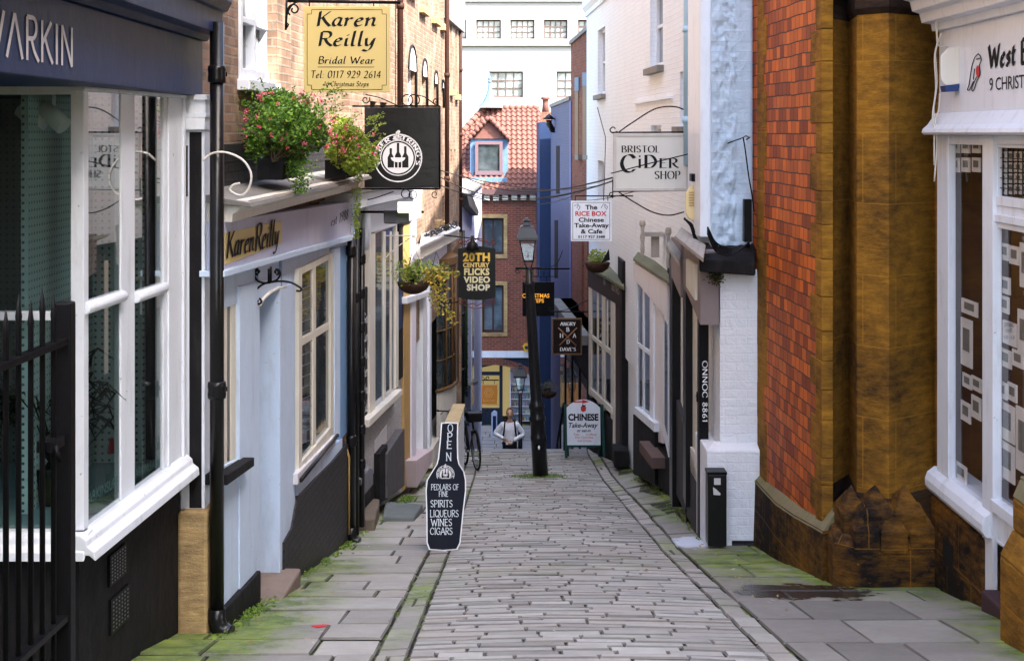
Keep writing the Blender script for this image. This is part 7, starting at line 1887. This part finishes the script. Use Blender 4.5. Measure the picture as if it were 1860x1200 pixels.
# --- person climbing the steps
M_skin = paint('skin', (.58, .34, .24), .5, .08, scale=20, grime=0, bump=.02)
M_shirt = paint('white knitted top', (.82, .84, .90), .8, .06, scale=12, grime=.1, bump=.3)
M_trouser = paint('dark trousers', (.015, .015, .02), .8, .2, bump=.3)
M_hair = paint('light brown hair', (.16, .085, .035), .6, .4, scale=60, bump=.6, grime=.1)
def skin_mesh(mb, verts, edges, radii, off, sub=2, root=0):
    me = bpy.data.meshes.new('s'); me.from_pydata([Vector(v) for v in verts], edges, [])
    ob = bpy.data.objects.new('s', me); COL.objects.link(ob)
    ob.modifiers.new('skin', 'SKIN').use_smooth_shade = True
    sv = me.skin_vertices[0].data if len(me.skin_vertices) else None
    if sv is None:
        bpy.context.view_layer.update(); sv = me.skin_vertices[0].data
    for i, r in enumerate(radii):
        sv[i].radius = r if isinstance(r, tuple) else (r, r); sv[i].use_root = (i == root)
    ss = ob.modifiers.new('sub', 'SUBSURF'); ss.levels = sub; ss.render_levels = sub
    dg = bpy.context.evaluated_depsgraph_get(); dg.update()
    e = ob.evaluated_get(dg); m2 = bpy.data.meshes.new_from_object(e)
    mb.add([v.co + off for v in m2.vertices], [tuple(p.vertices) for p in m2.polygons], True)
    bpy.data.objects.remove(ob); bpy.data.meshes.remove(m2)
Yh = 31.47; OFF = Vector((P(926, 0, Yh).x, Yh, ZB - 8 * STEP_H))
T = thing('person', 'person in a white long sleeved top with dark backpack straps climbing the steps', 'person', OFF)
torso = [(0, .02, .86), (0, .02, .98), (0, 0, 1.12), (0, .01, 1.24), (0, .01, 1.33), (0, 0, 1.40)]
arm = lambda s: [(s * .16, .01, 1.245), (-.335, .05, 1.04) if s < 0 else (.31, .05, 1.02), (-.13, -.22, .985) if s < 0 else (.075, -.24, .945), (-.10, -.30, .975) if s < 0 else (.04, -.32, .93)]
leg = lambda s: [(s * .085, .02, .80), (s * .10, -.20, .56) if s < 0 else (.10, .0, .43), (s * .10, -.16, .25) if s < 0 else (.10, .09, .09), (s * .10, -.28, .19) if s < 0 else (.10, -.03, .03)]
V = list(torso); E = [(i, i + 1) for i in range(5)]; Rr_ = [(.12, .09), (.11, .085), (.13, .09), (.10, .075), .052, .05]
for s in (-1, 1):
    k = len(V); V += arm(s); E += [(3, k), (k, k + 1), (k + 1, k + 2), (k + 2, k + 3)]; Rr_ += [.05, .038, .026, (.036, .016)]
    k2 = len(V); V += leg(s); E += [(0, k2), (k2, k2 + 1), (k2 + 1, k2 + 2), (k2 + 2, k2 + 3)]; Rr_ += [.075, .052, .035, .035]
m = MB(); skin_mesh(m, V, E, Rr_, OFF)
# fingers curled towards each other
for s in (-1, 1):
    h = Vector(arm(s)[3]); 
    for f in range(5):
        b_ = h + Vector((-s * .008, -.02, .024 - f * .014)); l = (.055, .07, .075, .068, .055)[f]
        d1 = Vector((-s * .6, -.7, -.1 + (.5 if f == 0 else 0))).normalized(); d2 = Vector((-s * .95, .1, -.2)).normalized()
        m.tube([b_ + OFF, b_ + d1 * l * .45 + OFF, b_ + d1 * l * .5 + d2 * l * .35 + OFF, b_ + d1 * l * .45 + d2 * l * .65 + OFF], [.0095, .009, .008, .006], 7)
# head
hc = OFF + Vector((0, -.01, 1.485)); k0 = len(m.v); NU, NV = 28, 22
for j in range(NV + 1):
    th = math.pi * j / NV; z = math.cos(th)
    for i in range(NU):
        a = 2 * math.pi * i / NU; x, y = math.sin(th) * math.sin(a), -math.sin(th) * math.cos(a)
        w = 1.0 if z > -.1 else 1.0 - .42 * ((-.1 - z) / .9) ** 1.3
        px_, py_, pz_ = x * .073 * w, y * .092 * (w if y > 0 else 1 - .12 * (1 - w)), z * .118
        if y < 0:
            f = max(0, -y)
            py_ -= .022 * math.exp(-((px_ / .013) ** 2)) * math.exp(-(((pz_ + .018) / .022) ** 2))
            py_ += .008 * math.exp(-(((abs(px_) - .03) / .016) ** 2)) * math.exp(-(((pz_ - .012) / .014) ** 2))
            py_ -= .005 * math.exp(-((px_ / .025) ** 2)) * math.exp(-(((pz_ + .062) / .008) ** 2))
            py_ -= .006 * math.exp(-((px_ / .02) ** 2)) * math.exp(-(((pz_ + .098) / .012) ** 2))
        m.v.append(hc + Vector((px_, py_, pz_)))
for j in range(NV):
    for i in range(NU):
        m.sm.add(len(m.f)); m.f.append((k0 + j * NU + i, k0 + (j + 1) * NU + i, k0 + (j + 1) * NU + (i + 1) % NU, k0 + j * NU + (i + 1) % NU))
for s in (-1, 1): m.ball(hc + Vector((s * .075, .005, .0)), (.01, .02, .03), 8, 6)
body = m.build('body', M_skin, T)
m = MB()
for s in (-1, 1): m.ball(hc + Vector((s * .028, -.082, .012)), (.012, .006, .006), 8, 6)
m.build('eyes', M_ink, body)
m = MB(); m.tube([hc + Vector((x, -.0875 + abs(x) * .25, -.052)) for x in (-.022, -.01, 0, .01, .022)], .003, 5); m.build('mouth', flat('lips', (.35, .10, .08)), body)
m = MB()
for s in (-1, 1): m.tube([hc + Vector((s * .014, -.092, .028)), hc + Vector((s * .042, -.08, .030))], .003, 5)
b = len(m.v)
for j in range(10):
    th = math.pi * .56 * j / 9
    for i in range(NU):
        a = 2 * math.pi * i / NU; fr = math.cos(a) > .25
        t2 = min(th, .60 if fr else 9) if fr else th
        x, y, z = math.sin(t2) * math.sin(a), -math.sin(t2) * math.cos(a), math.cos(t2)
        g_ = 1.10 + .07 * noise.noise(Vector((x * 5, y * 5, z * 5)))
        m.v.append(hc + Vector((x * .075 * g_, y * .094 * g_ + .004, z * .126 * g_ + .002)))
for j in range(9):
    for i in range(NU): m.sm.add(len(m.f)); m.f.append((b + j * NU + i, b + (j + 1) * NU + i, b + (j + 1) * NU + (i + 1) % NU, b + j * NU + (i + 1) % NU))
m.build('hair', M_hair, T)
V = [(0, .02, .80)] + torso[1:4] + [(0, .01, 1.30)]; E = [(i, i + 1) for i in range(4)]; Q = [(.155, .115), (.145, .105), (.165, .115), (.125, .09), .062]
for s in (-1, 1):
    k = len(V); V += arm(s)[:3]; E += [(3, k), (k, k + 1), (k + 1, k + 2)]; Q += [.070, .055, .038]
m = MB(); skin_mesh(m, V, E, Q, OFF, root=1); m.build('long_sleeved_top', M_shirt, T)
V = [(0, .02, .84)]; E = []; Q = [(.13, .10)]
for s in (-1, 1):
    k = len(V); V += [leg(s)[0], leg(s)[1], tuple(Vector(leg(s)[2]) + Vector((0, 0, .01)))]; E += [(0, k), (k, k + 1), (k + 1, k + 2)]; Q += [.09, .066, .05]
m = MB(); skin_mesh(m, V, E, Q, OFF); m.build('trousers', M_trouser, T)
for s in (-1, 1):
    a = Vector(leg(s)[2]); m = MB(); m.ball(OFF + Vector((a.x, a.y - .07, a.z - .045)), (.048, .135, .05), 12, 8); m.build('shoe', M_trouser, T)
m = MB()
for s in (-1, 1): m.tube([OFF + Vector(p) for p in ((s * .10, .10, 1.33), (s * .105, .0, 1.345), (s * .115, -.105, 1.24), (s * .13, -.125, 1.10), (s * .15, -.06, .98), (s * .14, .06, .92))], .016, 6)
m.build('backpack_strap', M_trouser, T)
m = MB(); m.box(OFF + Vector((0, .18, 1.12)), (.27, .14, .42)); m.build('backpack', M_trouser, T, bevel=.04)
m = MB(); q = OFF + Vector((-.02, -.35, .91)); m.box(q, (.13, .02, .05), .3); m.box(q + Vector((.05, .02, .02)), (.06, .02, .05), -.5); m.build('folded_paper', M_inkwhite, T)

# --- bicycle
def bicycle(cx, cy, yaw, label, cat='bicycle', lean=.08):
    c0 = Vector((cx, cy, 0)); f = Vector((math.sin(yaw), -math.cos(yaw), 0)); s_ = Vector((f.y, -f.x, 0)) * -1
    up = (Vector((0, 0, 1)) + s_ * lean).normalized()
    z0 = lambda d: gz(cx + f.x * d, cy + f.y * d)
    pitch = (z0(.52) - z0(-.52)) / 1.04
    F3 = (f + Vector((0, 0, pitch))).normalized()
    O = c0 + Vector((0, 0, gz(cx, cy) + .005))
    W3 = lambda a, h, w=0: O + F3 * a + up * h + s_ * w
    T = thing('bicycle', label, cat, O)
    for d, nm in ((.52, 'front_wheel'), (-.52, 'rear_wheel')):
        ty = MB(); ring_ = [W3(d + .335 * math.cos(2 * math.pi * k / 32), .345 + .335 * math.sin(2 * math.pi * k / 32)) for k in range(33)]; ty.tube(ring_, .019, 8, cap=False); w = ty.build(nm, flat('tyre rubber', (.012, .012, .012), .8), T)
        rm = MB(); rm.tube([W3(d + .312 * math.cos(2 * math.pi * k / 32), .345 + .312 * math.sin(2 * math.pi * k / 32)) for k in range(33)], .009, 6, cap=False); rm.build('rim', M_steel, w)
        sp = MB()
        for k in range(18):
            a = 2 * math.pi * k / 18; sp.tube([W3(d, .345, .03 * (-1) ** k), W3(d + .31 * math.cos(a), .345 + .31 * math.sin(a))], .0015, 4)
        sp.tube([W3(d, .345, -.06), W3(d, .345, .06)], .02, 8); sp.build('spokes', M_steel, w)
        mg = MB(); mg.tube([W3(d + .37 * math.cos(a), .345 + .37 * math.sin(a)) for a in [math.radians(x) for x in (range(30, 171, 14) if d < 0 else range(10, 131, 14))]], .016, 6); mg.build('mudguard', M_black, w)
    m = MB(); hd, hb, st_, bb = W3(.36, .88), W3(.40, .70), W3(-.20, .80), W3(-.08, .29)
    for a, b in ((W3(.365, .85), st_), (hb, bb), (bb, st_), (bb, W3(-.52, .345, .05)), (bb, W3(-.52, .345, -.05)), (W3(-.19, .76), W3(-.52, .345, .05)), (W3(-.19, .76), W3(-.52, .345, -.05))): m.tube([a, b], .014, 8)
    m.tube([hb, hd], .02, 8); m.build('frame', M_black, T)
    m = MB()
    for w in (-.045, .045): m.tube([W3(.41, .68, w), W3(.44, .55, w), W3(.52, .345, w)], .011, 8)
    m.tube([W3(.41, .68, -.05), W3(.41, .68, .05)], .014, 6); m.build('fork', M_black, T)
    m = MB(); m.tube([hd, W3(.35, .98), W3(.40, 1.02)], .014, 8); m.tube([W3(.30, 1.03, -.29), W3(.37, 1.03, -.20), W3(.40, 1.02, 0), W3(.37, 1.03, .20), W3(.30, 1.03, .29)], .012, 8); hbar = m.build('handlebar', M_black, T)
    for w in (-1, 1):
        m = MB(); m.tube([W3(.22, 1.03, w * .30), W3(.32, 1.03, w * .285)], .018, 8); m.build('grip', M_iron, hbar)
        m = MB(); m.tube([W3(.36, 1.01, w * .2), W3(.42, .97, w * .26)], .006, 6); m.build('brake_lever', M_iron, hbar)
    m = MB(); m.tube([st_, W3(-.22, .93)], .013, 8); m.build('seat_post', M_steel, T)
    m = MB(); m.tube([W3(-.38, .96), W3(-.28, .965), W3(-.15, .96), W3(-.06, .945)], [.05, .075, .04, .02], 10); m.build('saddle', M_iron, T)
    m = MB(); m.tube([bb + s_ * .07, bb - s_ * .07], .02, 8); m.tube([bb + s_ * .06, W3(-.02, .13, .07)], .011, 6); m.tube([bb - s_ * .06, W3(-.14, .45, -.07)], .011, 6); m.box(W3(-.02, .13, .12), (.1, .09, .02)); m.box(W3(-.14, .45, -.12), (.1, .09, .02))
    m.tube([W3(-.08 + .09 * math.cos(a), .29 + .09 * math.sin(a), .055) for a in [2 * math.pi * k / 18 for k in range(19)]], .006, 5, cap=False); m.build('crank', M_steel, T)
    m = MB(); m.box(W3(.50, .95, 0), (.26, .2, .16), yaw); m.build('handlebar_bag', M_iron, T, bevel=.02)
    m = MB(); m.tube([W3(-.2, .74, .05), W3(-.72, .73, .06)], .007, 6); m.tube([W3(-.2, .74, -.05), W3(-.72, .73, -.06)], .007, 6); m.build('rear_rack', M_iron, T)
    m = MB(); m.box(W3(-.5, .80, 0), (.18, .3, .1), yaw); m.build('saddle_bag', flat('dark blue cloth', (.02, .04, .12)), T, bevel=.02)
    return T
bicycle(-.74, 25.9, .24, 'black bicycle with handlebar bag, the farther one from the wall at the step top', lean=-.06)
bicycle(-.96, 26.3, .10, 'second black bicycle nearest the wall half hidden behind the other one', lean=-.12)
